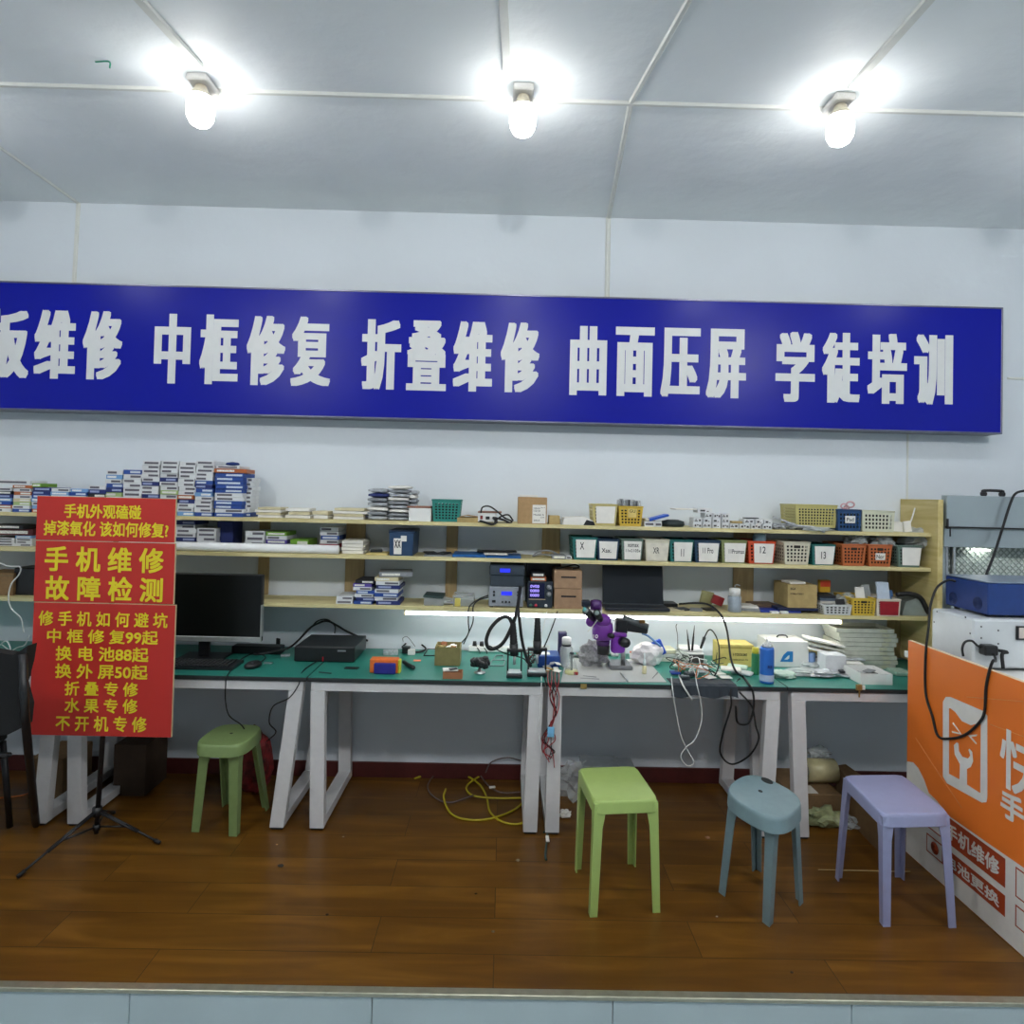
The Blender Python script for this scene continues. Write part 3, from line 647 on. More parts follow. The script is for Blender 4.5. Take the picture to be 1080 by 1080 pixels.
# ------------------------------------------------------------------ goods on the shelves
CM = {'W': ('white', (214, 217, 220)), 'B': ('blue', (34, 72, 150)), 'N': ('navy blue', (26, 42, 104)), 'L': ('light blue', (112, 156, 204)), 'G': ('pale green', (158, 182, 120)), 'O': ('orange brown', (170, 92, 46)),
      'K': ('black', (30, 32, 38)), 'R': ('red', (160, 34, 60)), 'P': ('purple', (86, 70, 160)), 'E': ('bright green', (108, 158, 40)), 'D': ('grey', (130, 134, 140)), 'Y': ('cream', (206, 196, 160)), 'M': ('dark maroon', (84, 30, 34))}
def cm(k): return mat('box_'+CM[k][0].replace(' ', '_'), CM[k][1], .5, var=.06)
LAB = {k: mat('box_label_'+CM[k][0].replace(' ', '_'), {'W': (92, 90, 100), 'B': (200, 210, 226), 'N': (150, 162, 198), 'L': (236, 240, 244)}.get(k, (222, 222, 214)), .6, var=.35, scale=300, stretch=(3, 1, .6)) for k in CM}
def slim(k, label, group, cx_, Y, z, w, d, h, rz=0.0, style=0, tilt=0.0):
    mb = MB(); mb.box((0, 0, h/2), (w, d, h*.97), .0008)
    # printed end label
    f0, f1 = [(.08, .62), (.38, .95), (.1, .9)][style]
    mb.bb(-w/2+w*f0, -w/2+w*f1, -d/2-.0006, -d/2, h*.26, h*.74, 0, 1)
    o = mb.obj('parts_box', [cm(k), LAB[k]]); o.location = (cx_, Y+d/2, z); o.rotation_euler = (0, tilt, rz)
    return tag(o, label, 'box', group)
def stack(x0, x1, ytop, z, Y, codes, desc, group, d=.165, jit=.004, kind='slim parts box'):
    a, b_, H = hz(x0, x1, ytop, z, Y); n = len(codes); h = H/n; w = abs(b_-a)
    for i, k in enumerate(codes):
        dx = random.uniform(-jit, jit); rz = random.uniform(-.03, .03)
        pos = ('bottom box' if i == 0 else 'topmost' if i == n-1 else ORD[i]+' from bottom')
        slim(k, '%s %s, %s, %s' % (CM[k][0], kind, pos, desc), group, (a+b_)/2+dx, Y+random.uniform(0, .008), z+i*h, w*.955, d, h, rz, random.choice((0, 1, 1, 2)))
G1 = 'slim parts boxes stacked on the top shelf'; G2 = 'slim parts boxes stacked on the middle shelf'; G3 = 'slim parts boxes lying on the lowest shelf'
YA = YSF+.015
T1 = [(-14, 13, 514, 'WOBLNKW', 'leftmost stack on top shelf'), (13, 32, 515, 'BWGYWOW', 'second stack from left, top shelf'), (33, 53, 514, 'OLWLBNN', 'third stack from left, top shelf'),
      (53, 73, 515, 'WBWRWLW', 'fourth stack from left, top shelf'), (73, 92, 515.5, 'LWBWWBL', 'fifth stack from left, top shelf'), (92, 111, 512, 'WLNOKNW', 'sixth stack from left, top shelf'),
      (111, 129, 496, 'WBLWGNBWLW', 'seventh stack from left, top shelf'), (129, 149, 495.5, 'NWLWWWWWWB', 'eighth stack from left, top shelf'), (149, 168, 486, 'WLWBNWWNWWWWW', 'ninth stack from left, top shelf'),
      (168.5, 187.5, 486, 'WBWNWGWWNWWWW', 'tenth stack from left, top shelf'), (188, 206, 487, 'LWWNOWWWWWWWW', 'eleventh stack from left, top shelf'), (206, 225, 486, 'BWWWWLBNBWWWWW', 'twelfth stack from left, top shelf'),
      (226, 257, 499, 'BWBBWWBBBBB', 'widest blue stack on top shelf')]
for a, b_, yt, cs, ds in T1: stack(a, b_, yt, Z1, YA, cs, ds, G1)
stack(258, 265, 504, Z1, YA+.05, 'BWWWWWWWW', 'narrow stack behind the widest blue one', G1, d=.12)
# odd boxes lying over the stacks
a, b_, H = hz(226, 258, 499, Z1, YA); Zt = Z1+H
slim('O', 'orange and white flat box lying on the widest blue stack', None, (a+b_)/2, YA-.005, Zt+.001, .17, .15, .022, .08, 0)
slim('W', 'white flat box topping the widest blue stack', None, (a+b_)/2-.014, YA+.012, Zt+.0245, .13, .13, .016, -.05, 2)
p = Vector(((a+b_)/2-.01, YA+.06, Zt+.042)); mb = MB(); M = Matrix.Translation(p) @ Matrix.Diagonal((1.0, .8, .34, 1)); mb.lathe([(.012, 0), (.034, .012), (.038, .03), (.03, .05), (.008, .06)], 18, 0, M)
tag(mb.obj('blue_pouch', mat('navy_cloth', (26, 52, 112), .8, bump=.3)), 'small dark blue rounded pouch on the highest boxes', 'pouch')
for (x0, x1, y0, k, lab, rz) in ((-8, 31, 507, 'W', 'long white flat box lying on the leftmost stacks', .02), (14, 31, 511.5, 'O', 'orange flat box tilted across the second stack', -.1), (33, 42, 508, 'E', 'short bright green box on the third stack', .05)):
    p = aty(x0, y0+4, YA); q = aty(x1, y0+4, YA)
    base = {'W': hz(0, 20, 514, Z1, YA)[2]+.018, 'O': 0, 'E': hz(33, 53, 514, Z1, YA)[2]}[k]
    if k == 'O': continue
    slim(k, lab, None, (p.x+q.x)/2, YA+.002, Z1+base+.001, q.x-p.x, .14, .02, rz, 2)
slim('O', 'orange brown flat box tilted across the second stack', None, aty(22, 516, YA).x, YA, Z1+hz(13, 32, 515, Z1, YA)[2]+.001, .1, .15, .016, .12, 0)
# middle shelf boxes
def st2(x0, x1, yt, cs, ds, dy=0.0, **k): stack(x0, x1, yt, Z2, YA+dy, cs, ds, G2, **k)
st2(-16, 15, 567, 'WWW', 'leftmost stack on middle shelf', .06); st2(15, 33, 565, 'WWWL', 'middle shelf, left of the red sign', .06)
st2(184, 206, 549, 'BWNWWWN', 'middle shelf, right of the red sign', .065); st2(207, 228, 557, 'WWWWW', 'second stack right of red sign, middle shelf', .065)
st2(258, 279, 560, 'BWWW', 'middle shelf, left of the green boxes', .065); st2(280, 303, 561, 'NWPWE', 'middle shelf stack with bright green top', .065); st2(305, 325, 569, 'WE', 'middle shelf, low pair beside the tall green one', .065)
st2(337, 357, 556, 'WRWBWW', 'middle shelf, over the white roll end', .09)
a, b_, H = hz(229, 246, 550, Z2, YA+.12); mb = MB(); mb.bb(a, b_, YA+.12, YA+.25, Z2, Z2+H, .002); tag(mb.obj('storage_box', cm('N')), 'upright navy box standing at the back of the middle shelf', 'box')
a, b_, H = hz(207, 246, 552, Z2, YA+.16)
def stackof(name, x0, x1, yt, z, Y, n, m, lab, cat, d=.18, jit=.003, grp=None):
    a, b_, H = hz(x0, x1, yt, z, Y); h = H/n
    for i in range(n):
        mb = MB(); mb.box((0, 0, h/2), ((b_-a)*.97, d, h*.9), .001); o = mb.obj(name, m)
        o.location = ((a+b_)/2+random.uniform(-jit, jit), Y+d/2, z+i*h); o.rotation_euler = (0, 0, random.uniform(-.03, .03))
        tag(o, lab % ('bottom' if i == 0 else 'top' if i == n-1 else ORD[i]), cat, grp)
stackof('paper_pack', 360, 383, 570, Z2, YA+.05, 4, PAPER, 'pale paper pack in the short stack left of blue basket, %s one', 'paper pack', grp='pale paper packs in one stack')
# white roll lying along the front of the middle shelf
a = aty(120, 578, YSF+.028).x; b_ = aty(357, 581, YSF+.028).x
mb = MB(); r = .024; mb.lathe([(r, 0), (r, b_-a)], 24, 0, Matrix.Translation(Vector((a, YSF+.03, Z2+r+.001))) @ Matrix.Rotation(PI/2, 4, 'Y'))
wr = mb.obj('paper_roll', mat('white_roll', (236, 238, 240), .5, var=.01)); tag(wr, 'long white paper roll along the front of the middle shelf', 'paper roll')
# maroon and dark pieces on the far left
slim('M', 'dark maroon flat case at the left end of the middle shelf', None, aty(14, 560, 3.68).x, YA+.06, Z2+hz(15, 33, 565, Z2, YA+.06)[2]+.001, .26, .15, .034, .06, 2)
slim('K', 'black flat case resting on the dark maroon one', None, aty(12, 556, 3.68).x, YA+.05, Z2+hz(15, 33, 565, Z2, YA+.06)[2]+.036, .22, .15, .022, -.04, 2)
a, b_, H = hz(-20, 14, 604, Z3, YA+.04)
cb = thing('cardboard_carton', 'brown cardboard carton at the left end of the lowest shelf', 'box', ((a+b_)/2, YA+.1, Z3)); mb = MB(); mb.bb(a, b_, YA+.04, YA+.2, Z3, Z3+H, .002); mb.obj('carton', CARD2, cb)
mb = MB(); mb.bb(a, b_, YA+.039, YA+.04, Z3+H*.85, Z3+H*.9); mb.obj('tape', mat('tape_brown', (110, 92, 60), .4), cb)
a, b_, H = hz(14, 36, 599, Z3, YA+.06); mb = MB(); mb.bb(a, b_+.12, YA+.06, YA+.2, Z3, Z3+H, .006); tag(mb.obj('black_case', BLACK), 'black case behind the red sign on the lowest shelf', 'case')
def tcab(name, pts, r, m, label, cat='cable', group=None, sub=6): return cable(name, pts, r, m, label, cat, group, 7, sub)
tcab('white_cable', [aty(-4, 592, YSF-.01), aty(8, 597, YSF-.01), aty(21, 598, YSF-.01), aty(20, 606, YSF-.012), aty(12, 616, YSF-.014), aty(9, 630, YSF-.014), aty(12, 642, YSF-.014), aty(22, 652, YSF-.014), aty(25, 667, YSF-.014)], .0035, WHITE, 'thin white cable dangling from the lowest shelf near the chair')
# ------------------------------------------------------------------ baskets
def basket(x0, x1, ytop, z, Y, rgb, cname, label, d=.2, holes=(7, 5), paper=None, body=None, taper=.86, group=None, tape=.0, handle=False, shell_holes=True, textbox=None, papercol=None, side_holes=True):
    a, b_, H = hz(x0, x1, ytop, z, Y); W = b_-a; c = (a+b_)/2
    t = thing('plastic_basket', label, 'basket', (c, Y+d/2, z), group)
    m = mat('basket_'+cname, rgb, .45, var=.04)
    k = taper; y0, y1 = Y, Y+d; o_ = .5*(1-k)
    B = [Vector((c-W/2*k, y0+d*o_*.4, z+.002)), Vector((c+W/2*k, y0+d*o_*.4, z+.002)), Vector((c+W/2*k, y1-d*o_*.4, z+.002)), Vector((c-W/2*k, y1-d*o_*.4, z+.002))]
    T = [Vector((c-W/2, y0, z+H)), Vector((c+W/2, y0, z+H)), Vector((c+W/2, y1, z+H)), Vector((c-W/2, y1, z+H))]
    mb = MB(); mb.add(B, [(0, 1, 2, 3)])
    for i in range(4):
        j = (i+1) % 4; P00, P10, P11, P01 = B[i], B[j], T[j], T[i]
        nx, nz = holes if i in (0, 2) else (int(holes[0]*1.3), holes[1])
        if not (shell_holes if i in (0, 2) else side_holes): nx, nz = 1, 1; us, vs_ = [0, 1], [0, 1]; hol = False
        else:
            hol = True; us = [0, .06]; vs_ = [0, .1]
            for q in range(nx): st = .88/nx; us += [.06+st*q+st*.2, .06+st*q+st*.8]
            for q in range(nz): st = .78/nz; vs_ += [.1+st*q+st*.2, .1+st*q+st*.8]
            us += [1]; vs_ += [1]
            us = sorted(set(us)); vs_ = sorted(set(vs_))
        def pt(u, v): return (P00*(1-u)+P10*u)*(1-v)+(P01*(1-u)+P11*u)*v
        n0 = len(mb.v); nu, nv = len(us), len(vs_)
        vv = [pt(u, v) for v in vs_ for u in us]; ff = []
        for b2 in range(nv-1):
            for a2 in range(nu-1):
                if hol and a2 >= 2 and a2 < nu-1 and a2 % 2 == 0 and b2 >= 2 and b2 % 2 == 0 and b2 < nv-1 and a2 != nu-2 and b2 != nv-2: continue
                ff.append((b2*nu+a2, b2*nu+a2+1, (b2+1)*nu+a2+1, (b2+1)*nu+a2))
        mb.add(vv, ff)
    sh = mb.obj('shell', m, t, fix=False); md = sh.modifiers.new('thick', 'SOLIDIFY'); md.thickness = .0022; md.offset = 0
    mb = MB(); q = .004
    for i in range(4):
        j = (i+1) % 4; mb.tube([T[i], T[j]], q, 6, sub=1)
    mb.obj('rim', m, t)
    if paper:
        u0, u1, v0, v1 = paper; P = lambda u, v: ((B[0]*(1-u)+B[1]*u)*(1-v)+(T[0]*(1-u)+T[1]*u)*v)+Vector((0, -.0035, 0))
        mb = MB(); mb.prism([P(u0, v0), P(u1, v0), P(u1, v1), P(u0, v1)], (0, -.0008, 0)); pl_ = mb.obj('paper_label', papercol or PAPER, t)
        if body:
            bu = textbox or (.25, .75, .35, .7); uu0 = u0+(u1-u0)*bu[0]; uu1 = u0+(u1-u0)*bu[1]; vv0 = v0+(v1-v0)*bu[2]; vv1 = v0+(v1-v0)*bu[3]
            O = P(uu0, vv0)+Vector((0, -.0011, 0))
            tx = text(body, O, P(uu1, vv0)-P(uu0, vv0), P(uu0, vv1)-P(uu0, vv0), INK, pl_, bold=(.015, .01), name='handwriting'); tx.location = (0, 0, 0)
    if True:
        mb = MB(); kk = .8; mb.bb(c-W/2*kk, c+W/2*kk, Y+.018, Y+d-.018, z+.006, z+H*.82); mb.obj('contents', mat('basket_contents', (22, 22, 24), .8, var=.4, scale=40), t)  # one dark block for the contents and the shade behind the holes
    if handle:
        p = (T[0]+T[1])/2*.8+(B[0]+B[1])/2*.2+Vector((0, -.0015, 0)); mb = MB(); mb.bb(p.x-W*.13, p.x+W*.13, p.y-.003, p.y+.004, p.z-H*.06, p.z+H*.06, H*.05); mb.obj('handle_hole', mat('hole_dark', (40, 38, 34), .9), t)
    return t, (a, b_, Y, Y+d, H)
TEAL, NAVY, GG, CREAM, OLIVE, ORR, ORA = (34, 108, 104), (30, 58, 84), (96, 118, 108), (206, 202, 182), (132, 140, 92), (196, 74, 40), (178, 98, 54)
BG = 'labelled plastic baskets in a row on the middle shelf'
YBK = YSF+.012; PW = (.06, .97, .03, .93)
for x0, x1, yt, c, cn, lab, pa, bd, tb, kw in (
    (604, 630, 567.5, TEAL, 'teal', 'teal basket whose white paper label reads X, leftmost of its row', (.12, .94, .1, .93), 'X', (.2, .42, .45, .85), {}),
    (630, 653, 569.5, NAVY, 'navy', 'navy basket with scribbled label beside the X basket', (.07, .93, .08, .93), 'Xsx.', (.12, .68, .35, .6), {}),
    (655.5, 678, 569, GG, 'grey_green', 'grey green basket with two lines of writing on its label', (.1, .95, .06, .92), 'xsmax', (.2, .85, .68, .85), {}),
    (680.5, 706, 569.5, CREAM, 'cream', 'cream basket whose front reads XR', (.04, .96, .03, .86), 'XR', (.3, .6, .4, .75), {'papercol': mat('cream_paper', (218, 214, 200), .8)}),
    (706.5, 731.5, 570, TEAL, 'teal', 'teal basket labelled 11 beside the cream XR one', (.16, .96, .03, .92), '11', (.38, .56, .25, .65), {}),
    (732.5, 759.5, 570.5, NAVY, 'navy', 'navy basket labelled 11 Pro in the middle of the row', (.14, .96, .04, .9), '11 Pro', (.2, .75, .45, .75), {}),
    (761, 787.5, 570.5, OLIVE, 'olive', 'olive basket labelled 11 Promax beside the red one', (.1, .97, .04, .9), '11Promax', (.2, .97, .45, .68), {}),
    (789, 818, 571.5, ORR, 'orange_red', 'red orange basket labelled 12 on the middle shelf', (.2, .95, .04, .92), '12', (.3, .6, .5, .85), {}),
    (827, 854.5, 572, CREAM, 'cream', 'cream basket with open grid holes between 12 and 13', None, None, None, {'handle': True, 'holes': (6, 5)}),
    (856.5, 881, 575, TEAL, 'teal', 'teal basket labelled 13 on the middle shelf', (.1, .97, .04, .95), '13', (.32, .58, .3, .7), {}),
    (888, 913.5, 574.5, ORA, 'orange', 'plain orange basket without label holding clear bags', None, None, None, {'handle': True, 'holes': (6, 5)}),
    (916, 941, 575, ORA, 'orange', 'orange basket with a small white tag holding clear bags', (.28, .72, .3, .62), 'Nor', (.1, .9, .2, .8), {'handle': True, 'holes': (6, 5)}),
    (947, 972, 576, GG, 'grey_green', 'grey green basket with blank paper at the shelf end', (.16, .98, .08, .93), None, None, {})):
    t, bx = basket(x0, x1, yt, Z2, YBK, c, cn, lab, d=.22, paper=pa, body=bd, textbox=tb, group=BG, **kw)
    if cn == 'grey_green' and bd: pl_ = [o for o in t.children if o.name.startswith('paper_label')][0]; a, b_, Y0, Y1, H = bx; tx = text('11x2105x', (a+(b_-a)*.2, Y0-.0015, Z2+H*.42), ((b_-a)*.7, 0, 0), (0, 0, H*.14), INK, pl_, bold=(.01, .01), name='handwriting'); tx.location = (0, 0, 0)
# things piled in the baskets
def crumple(name, c, s, m, label, cat, seed=0, group=None, amp=.28):
    rnd = random.Random(seed); b = bmesh.new(); bmesh.ops.create_icosphere(b, subdivisions=3, radius=1)
    from mathutils import noise
    for v in b.verts:
        k = 1+amp*noise.noise(v.co*2.3+Vector((seed*3.1, 0, 0)))*2+amp*.5*noise.noise(v.co*6+Vector((seed, 5, 0)))
        v.co = Vector((v.co.x*k*s[0], v.co.y*k*s[1], max(v.co.z*k, -.8)*s[2]))
    zm = min(v.co.z for v in b.verts)
    for v in b.verts: v.co.z -= zm
    mb = MB(); mb.bm(b); o = mb.obj(name, m); o.location = Vector(c); return tag(o, label, cat, group)
def bp(x, ytop, z): return aty(x, ytop, YBK+.1).x
crumple('clear_bag', (bp(901, 560, 0), YBK+.09, aty(901, 577, YBK).z-.012), (.055, .07, .045), FILM, 'crumpled clear bag in the plain orange basket', 'bag', 1)
crumple('clear_bag', (bp(928, 560, 0), YBK+.09, aty(928, 577, YBK).z-.012), (.055, .07, .045), FILM, 'crumpled clear bag in the tagged orange basket', 'bag', 2)
crumple('clear_bag', (bp(968, 566, 0), YBK+.1, aty(962, 577, YBK).z-.01), (.09, .07, .06), FILM, 'grey plastic bags spilling from the end basket', 'bag', 3)
p = aty(803, 569, YBK+.05); mb = MB(); mb.lathe([(.034, -.03), (.036, .02), (.03, .035), (.015, .042)], 20, 0, Matrix.Translation(Vector((p.x, YBK+.08, p.z-.005)))); tag(mb.obj('clear_jar', mat('pale_blue_clear', (150, 190, 210), .2, alpha=.7)), 'pale blue clear jar standing in the basket labelled 12', 'jar')
# stationery on the middle shelf
t, bx = basket(410.5, 436, 561.5, Z2, YBK, (36, 66, 100), 'deep_blue', 'deep blue basket with two paper tags on the middle shelf', d=.24, holes=(7, 5), paper=(.18, .52, .06, .74), body='xx', textbox=(.1, .9, .4, .9), taper=.93, shell_holes=False, side_holes=False)
mb = MB(); a, b_, Y0, Y1, H = bx; mb.bb(a+(b_-a)*.48, a+(b_-a)*.72, Y0-.002, Y0-.001, Z2+H*.62, Z2+H*.86); mb.obj('paper_tag', PAPER, t)
mb = MB(); mb.bb(a-.004, b_+.004, Y0+.002, Y1, Z2+H+.002, Z2+H+.012, .004); mb.obj('lid', mat('basket_deep_blue_lid', (24, 40, 64), .5), t)
def flat(name, x0, x1, z, Y, d, h, m, lab, cat, rz=0.0, grp=None, bev=.002):
    a = aty(x0, 580, Y).x; b_ = aty(x1, 580, Y).x; mb = MB(); mb.box((0, 0, h/2), (b_-a, d, h), bev); o = mb.obj(name, m); o.location = ((a+b_)/2, Y+d/2, z); o.rotation_euler = (0, 0, rz); return tag(o, lab, cat, grp)
flat('envelope', 386, 409, Z2, YSF+.03, .15, .008, mat('manila', (216, 196, 130), .7), 'yellow manila envelope lying left of the deep blue basket', 'envelope')
flat('dark_pad', 389, 402, Z2+.009, YSF+.1, .08, .01, DARK, 'small dark pad resting on the yellow envelope', 'pad', .2)
flat('grey_folder', 446, 476, Z2, YSF+.02, .18, .006, GREY, 'thin grey sheet on the middle shelf beside the blue basket', 'sheet', .05)
flat('phone_cover', 447, 459, Z2+.007, YSF+.06, .12, .008, BLACK, 'black phone back panel lying on the grey sheet, left one', 'phone part', .3)
flat('phone_cover', 461, 471, Z2+.007, YSF+.05, .13, .008, DARK, 'dark phone back panel lying on the grey sheet, right one', 'phone part', -.3)
flat('blue_folder', 477, 512, Z2, YSF+.015, .22, .014, mat('folder_blue', (28, 92, 160), .35), 'bright blue plastic folder on the middle shelf, left one', 'folder', .02)
flat('blue_folder', 513, 550, Z2, YSF+.012, .22, .009, mat('folder_blue', (0, 0, 0)), 'bright blue plastic folder on the middle shelf, right one', 'folder', -.01)
flat('white_leaflet', 510, 535, Z2+.0145, YSF+.03, .17, .005, PAPER, 'pale leaflets lying over the two blue folders', 'leaflet', .06)
flat('dark_folder', 503, 545, Z2+.0205, YSF+.12, .1, .007, BLACK, 'black thin folder behind the pale leaflets', 'folder', .03)
P = [Vector((aty(x, 583, YSF+.1).x, YSF+.1+.02*math.sin(i*2.0), Z2+.006+h)) for i, (x, h) in enumerate(((562, .0), (566, .02), (574, .035), (582, .03), (590, .01), (600, .0), (588, .004), (572, .01), (563, .004)))]
tcab('grey_cable', P, .005, GREY, 'coiled grey cable on the middle shelf left of the X basket')
slim('D', 'grey flat gadget box left of the X basket', None, aty(590, 585, YA).x, YSF+.03, Z2, .075, .1, .022, 0, 2)
slim('W', 'small white box touching the X basket', None, aty(600.5, 585, YA).x, YSF+.03, Z2, .028, .06, .02, 0, 2)
# ------------------------------------------------------------------ top shelf, middle and right
def papers(x0, x1, yt, n, seed, where):
    rnd = random.Random(seed); a, b_, H = hz(x0, x1, yt, Z1, YA)
    for i in range(n):
        h = H/n; w = (b_-a)*rnd.uniform(.75, .98); mb = MB(); mb.box((0, 0, h/2), (w, .13, h*.85), .001); o = mb.obj('paper_bundle', PAPER if i % 2 == 0 else cm('Y'))
        o.location = ((a+b_)/2+rnd.uniform(-.006, .006), YA+.08, Z1+i*h); o.rotation_euler = (0, 0, rnd.uniform(-.12, .12))
        tag(o, 'pale bundle of papers, %s, %s' % ('lowest' if i == 0 else 'top' if i == n-1 else ORD[i]+' from bottom', where), 'papers', 'paper bundles on the top shelf')
papers(266, 298, 535, 4, 1, 'right of the box stacks'); papers(299, 327, 536, 3, 2, 'below the signboard third word'); papers(328, 347, 539, 2, 3, 'between two paper piles'); papers(348, 388, 536, 4, 4, 'left of the grey bag stacks')
GB = 'silver grey padded bags in two stacks on the top shelf'
def bags(x0, x1, yt, n, where, blue=None):
    a, b_, H = hz(x0, x1, yt, Z1, YA); h = H/n
    for i in range(n):
        m = cm('N') if i == blue else [FILMG, cm('D'), PAPER][i % 3]
        b = bmesh.new(); bmesh.ops.create_cube(b, size=1); bmesh.ops.subdivide_edges(b, edges=b.edges[:], cuts=4, use_grid_fill=True)
        w = (b_-a)*random.uniform(.92, 1.0)
        for v in b.verts:
            e = max(abs(v.co.x), abs(v.co.y))*2; v.co = Vector((v.co.x*w, v.co.y*.15, v.co.z*h*(1.0-.55*e**4)+random.uniform(-1, 1)*h*.06))
        mb = MB(); mb.bm(b, smooth=True); o = mb.obj('padded_bag', m); o.location = ((a+b_)/2+random.uniform(-.004, .004), YA+.09, Z1+(i+.5)*h); o.rotation_euler = (0, 0, random.uniform(-.06, .06))
        tag(o, '%s padded bag, %s, %s' % ('navy' if i == blue else 'silver grey', 'bottom one' if i == 0 else 'topmost' if i == n-1 else ORD[i]+' from bottom', where), 'bag', GB)
FILMG = mat('silver_film', (176, 180, 186), .3, .35, var=.25, scale=60)
bags(387, 408.5, 515, 7, 'left stack of grey bags', blue=5); bags(409, 431, 512, 9, 'right stack of grey bags'); bags(432, 438, 517, 7, 'narrow stack behind the grey bags')
a, b_, H = hz(429, 455, 536, Z1, YA-.005)
wb = thing('white_carton', 'white carton left of the teal perforated basket', 'box', ((a+b_)/2, YA+.06, Z1)); mb = MB(); mb.bb(a+.011, b_-.002, YA-.01, YA+.14, Z1, Z1+H, .002); mb.obj('carton', WHITE, wb)
mb = MB(); mb.bb(a, b_-.006, YA, YA+.12, Z1+H+.001, Z1+H+.011, .002); tag(mb.obj('brown_booklet', mat('brown_cover', (138, 96, 78), .6)), 'brown booklet lying on the white carton', 'booklet')
basket(455.5, 486, 527.5, Z1, YBK, (40, 128, 118), 'bright_teal', 'bright teal perforated basket alone on the top shelf', d=.13, holes=(7, 6), taper=.86)
def carton(x0, x1, yt, z, Y, d, m, lab, flap=True, name='cardboard_carton', label=None):
    a, b_, H = hz(x0, x1, yt, z, Y); t = thing(name, lab, 'box', ((a+b_)/2, Y+d/2, z)); mb = MB(); mb.bb(a, b_, Y, Y+d, z, z+H, .0015); mb.obj('carton', m, t)
    if flap:
        mb = MB(); mb.prism([(a, Y+.01, z+H+.0005), (a+(b_-a)*.45, Y+.005, z+H+.012), (b_+.01, Y+.01, z+H+.002), (b_+.01, Y+.01, z+H+.0005), (a+(b_-a)*.45, Y+.005, z+H+.010), (a, Y+.01, z+H-.001)], (0, d*.8, 0)); mb.obj('flap', CARD, t)
    if label:
        u0, u1, v0, v1, s_ = label; mb = MB(); mb.bb(a+(b_-a)*u0, a+(b_-a)*u1, Y-.0012, Y-.0004, z+H*v0, z+H*v1); L_ = mb.obj('shipping_label', PAPER, t)
        for k, q in enumerate(s_):
            zt = z+H*(v0+(v1-v0)*q[1]); tx = text(q[0], (a+(b_-a)*(u0+(u1-u0)*q[2]), Y-.0016, zt), ((b_-a)*(u1-u0)*q[3], 0, 0), (0, 0, H*(v1-v0)*q[4]), INK, L_, bold=(.01, .02), name='print'); tx.location = (0, 0, 0)
    return t, (a, b_, H)
carton(482, 504, 546, Z1, YSF+.012, .16, mat('tan_card', (172, 150, 100), .8), 'low open cardboard tray with raised flap on the top shelf')
ga, gb, gH = hz(504, 523, 541, Z1, YSF+.01)
gt = thing('heat_controller', 'small white controller tangled in black cables on the top shelf', 'device', ((ga+gb)/2, YSF+.06, Z1)); mb = MB(); mb.bb(ga, gb, YSF+.01, YSF+.12, Z1+.006, Z1+gH, .003); mb.obj('body', WHITE, gt)
mb = MB(); mb.bb(ga-.002, gb+.03, YSF+.008, YSF+.125, Z1+gH, Z1+gH+.008, .002); mb.obj('lid', mat('brown_cover', (0, 0, 0)), gt)
mb = MB(); mb.bb(ga+.012, ga+.026, YSF+.007, YSF+.01, Z1+.02, Z1+.04, .001); mb.obj('switch', mat('dark_red', (120, 30, 30), .5), gt)
mb = MB(); mb.bb(ga+.042, ga+.064, YSF+.006, YSF+.01, Z1+.02, Z1+.036, .001); mb.obj('socket', BLACK, gt)
Yc = YSF+.0
tcab('black_cable', [aty(507, 541, Yc), aty(509, 535, Yc), aty(516, 534, Yc), aty(524, 539, Yc), aty(532, 546, Yc+.02), aty(540, 550, Yc+.03), aty(534, 552, Yc+.02), aty(522, 551, Yc), aty(528, 545, Yc), aty(536, 543, Yc+.02), aty(541, 549, Yc+.05)], .0045, RUBBER, 'tangled black cable around the small white controller')
tcab('black_cable', [aty(505, 549, Yc+.02), aty(512, 551, Yc-.01), aty(519, 553, Yc-.01), aty(524, 550, Yc), aty(520, 546, Yc), aty(530, 548, Yc+.01), aty(537, 551.3, Yc+.03)], .006, RUBBER, 'thick black plug lead drooping over the top shelf edge')
carton(546.5, 577, 524.5, Z1, YSF+.012, .14, CARD, 'tall brown carton with barcode label on the top shelf', False, label=(.5, .96, .03, .72, [('1200mAh', .78, .08, .5, .07), ('Qty 10', .82, .62, .32, .06), ('111011101', .62, .08, .5, .12), ('Model A', .42, .08, .8, .09), ('Q 44', .28, .6, .3, .08), ('2024', .12, .1, .45, .08)]))
a, b_, H = hz(548, 567, 522.5, Z1, YSF+.03)
hh = hz(546.5, 577, 524.5, Z1, YSF+.012)[2]; mb = MB(); mb.bb(a, b_, YSF+.03, YSF+.12, Z1+hh+.001, Z1+hh+.012, .002); tag(mb.obj('foam_sheet', WHITE), 'white foam sheet on top of the tall brown carton', 'foam')
carton(579, 590.5, 544, Z1, YSF+.03, .1, mat('tan_card', (0, 0, 0)), 'small tan box right of the tall brown carton', False); mb = MB(); p = aty(591.5, 549, YSF+.02); mb.bb(p.x-.001, p.x+.006, YSF+.02, YSF+.08, Z1, Z1+.03, .001); tag(mb.obj('small_clear_case', CLEAR), 'thin clear case beside the small tan box', 'case')
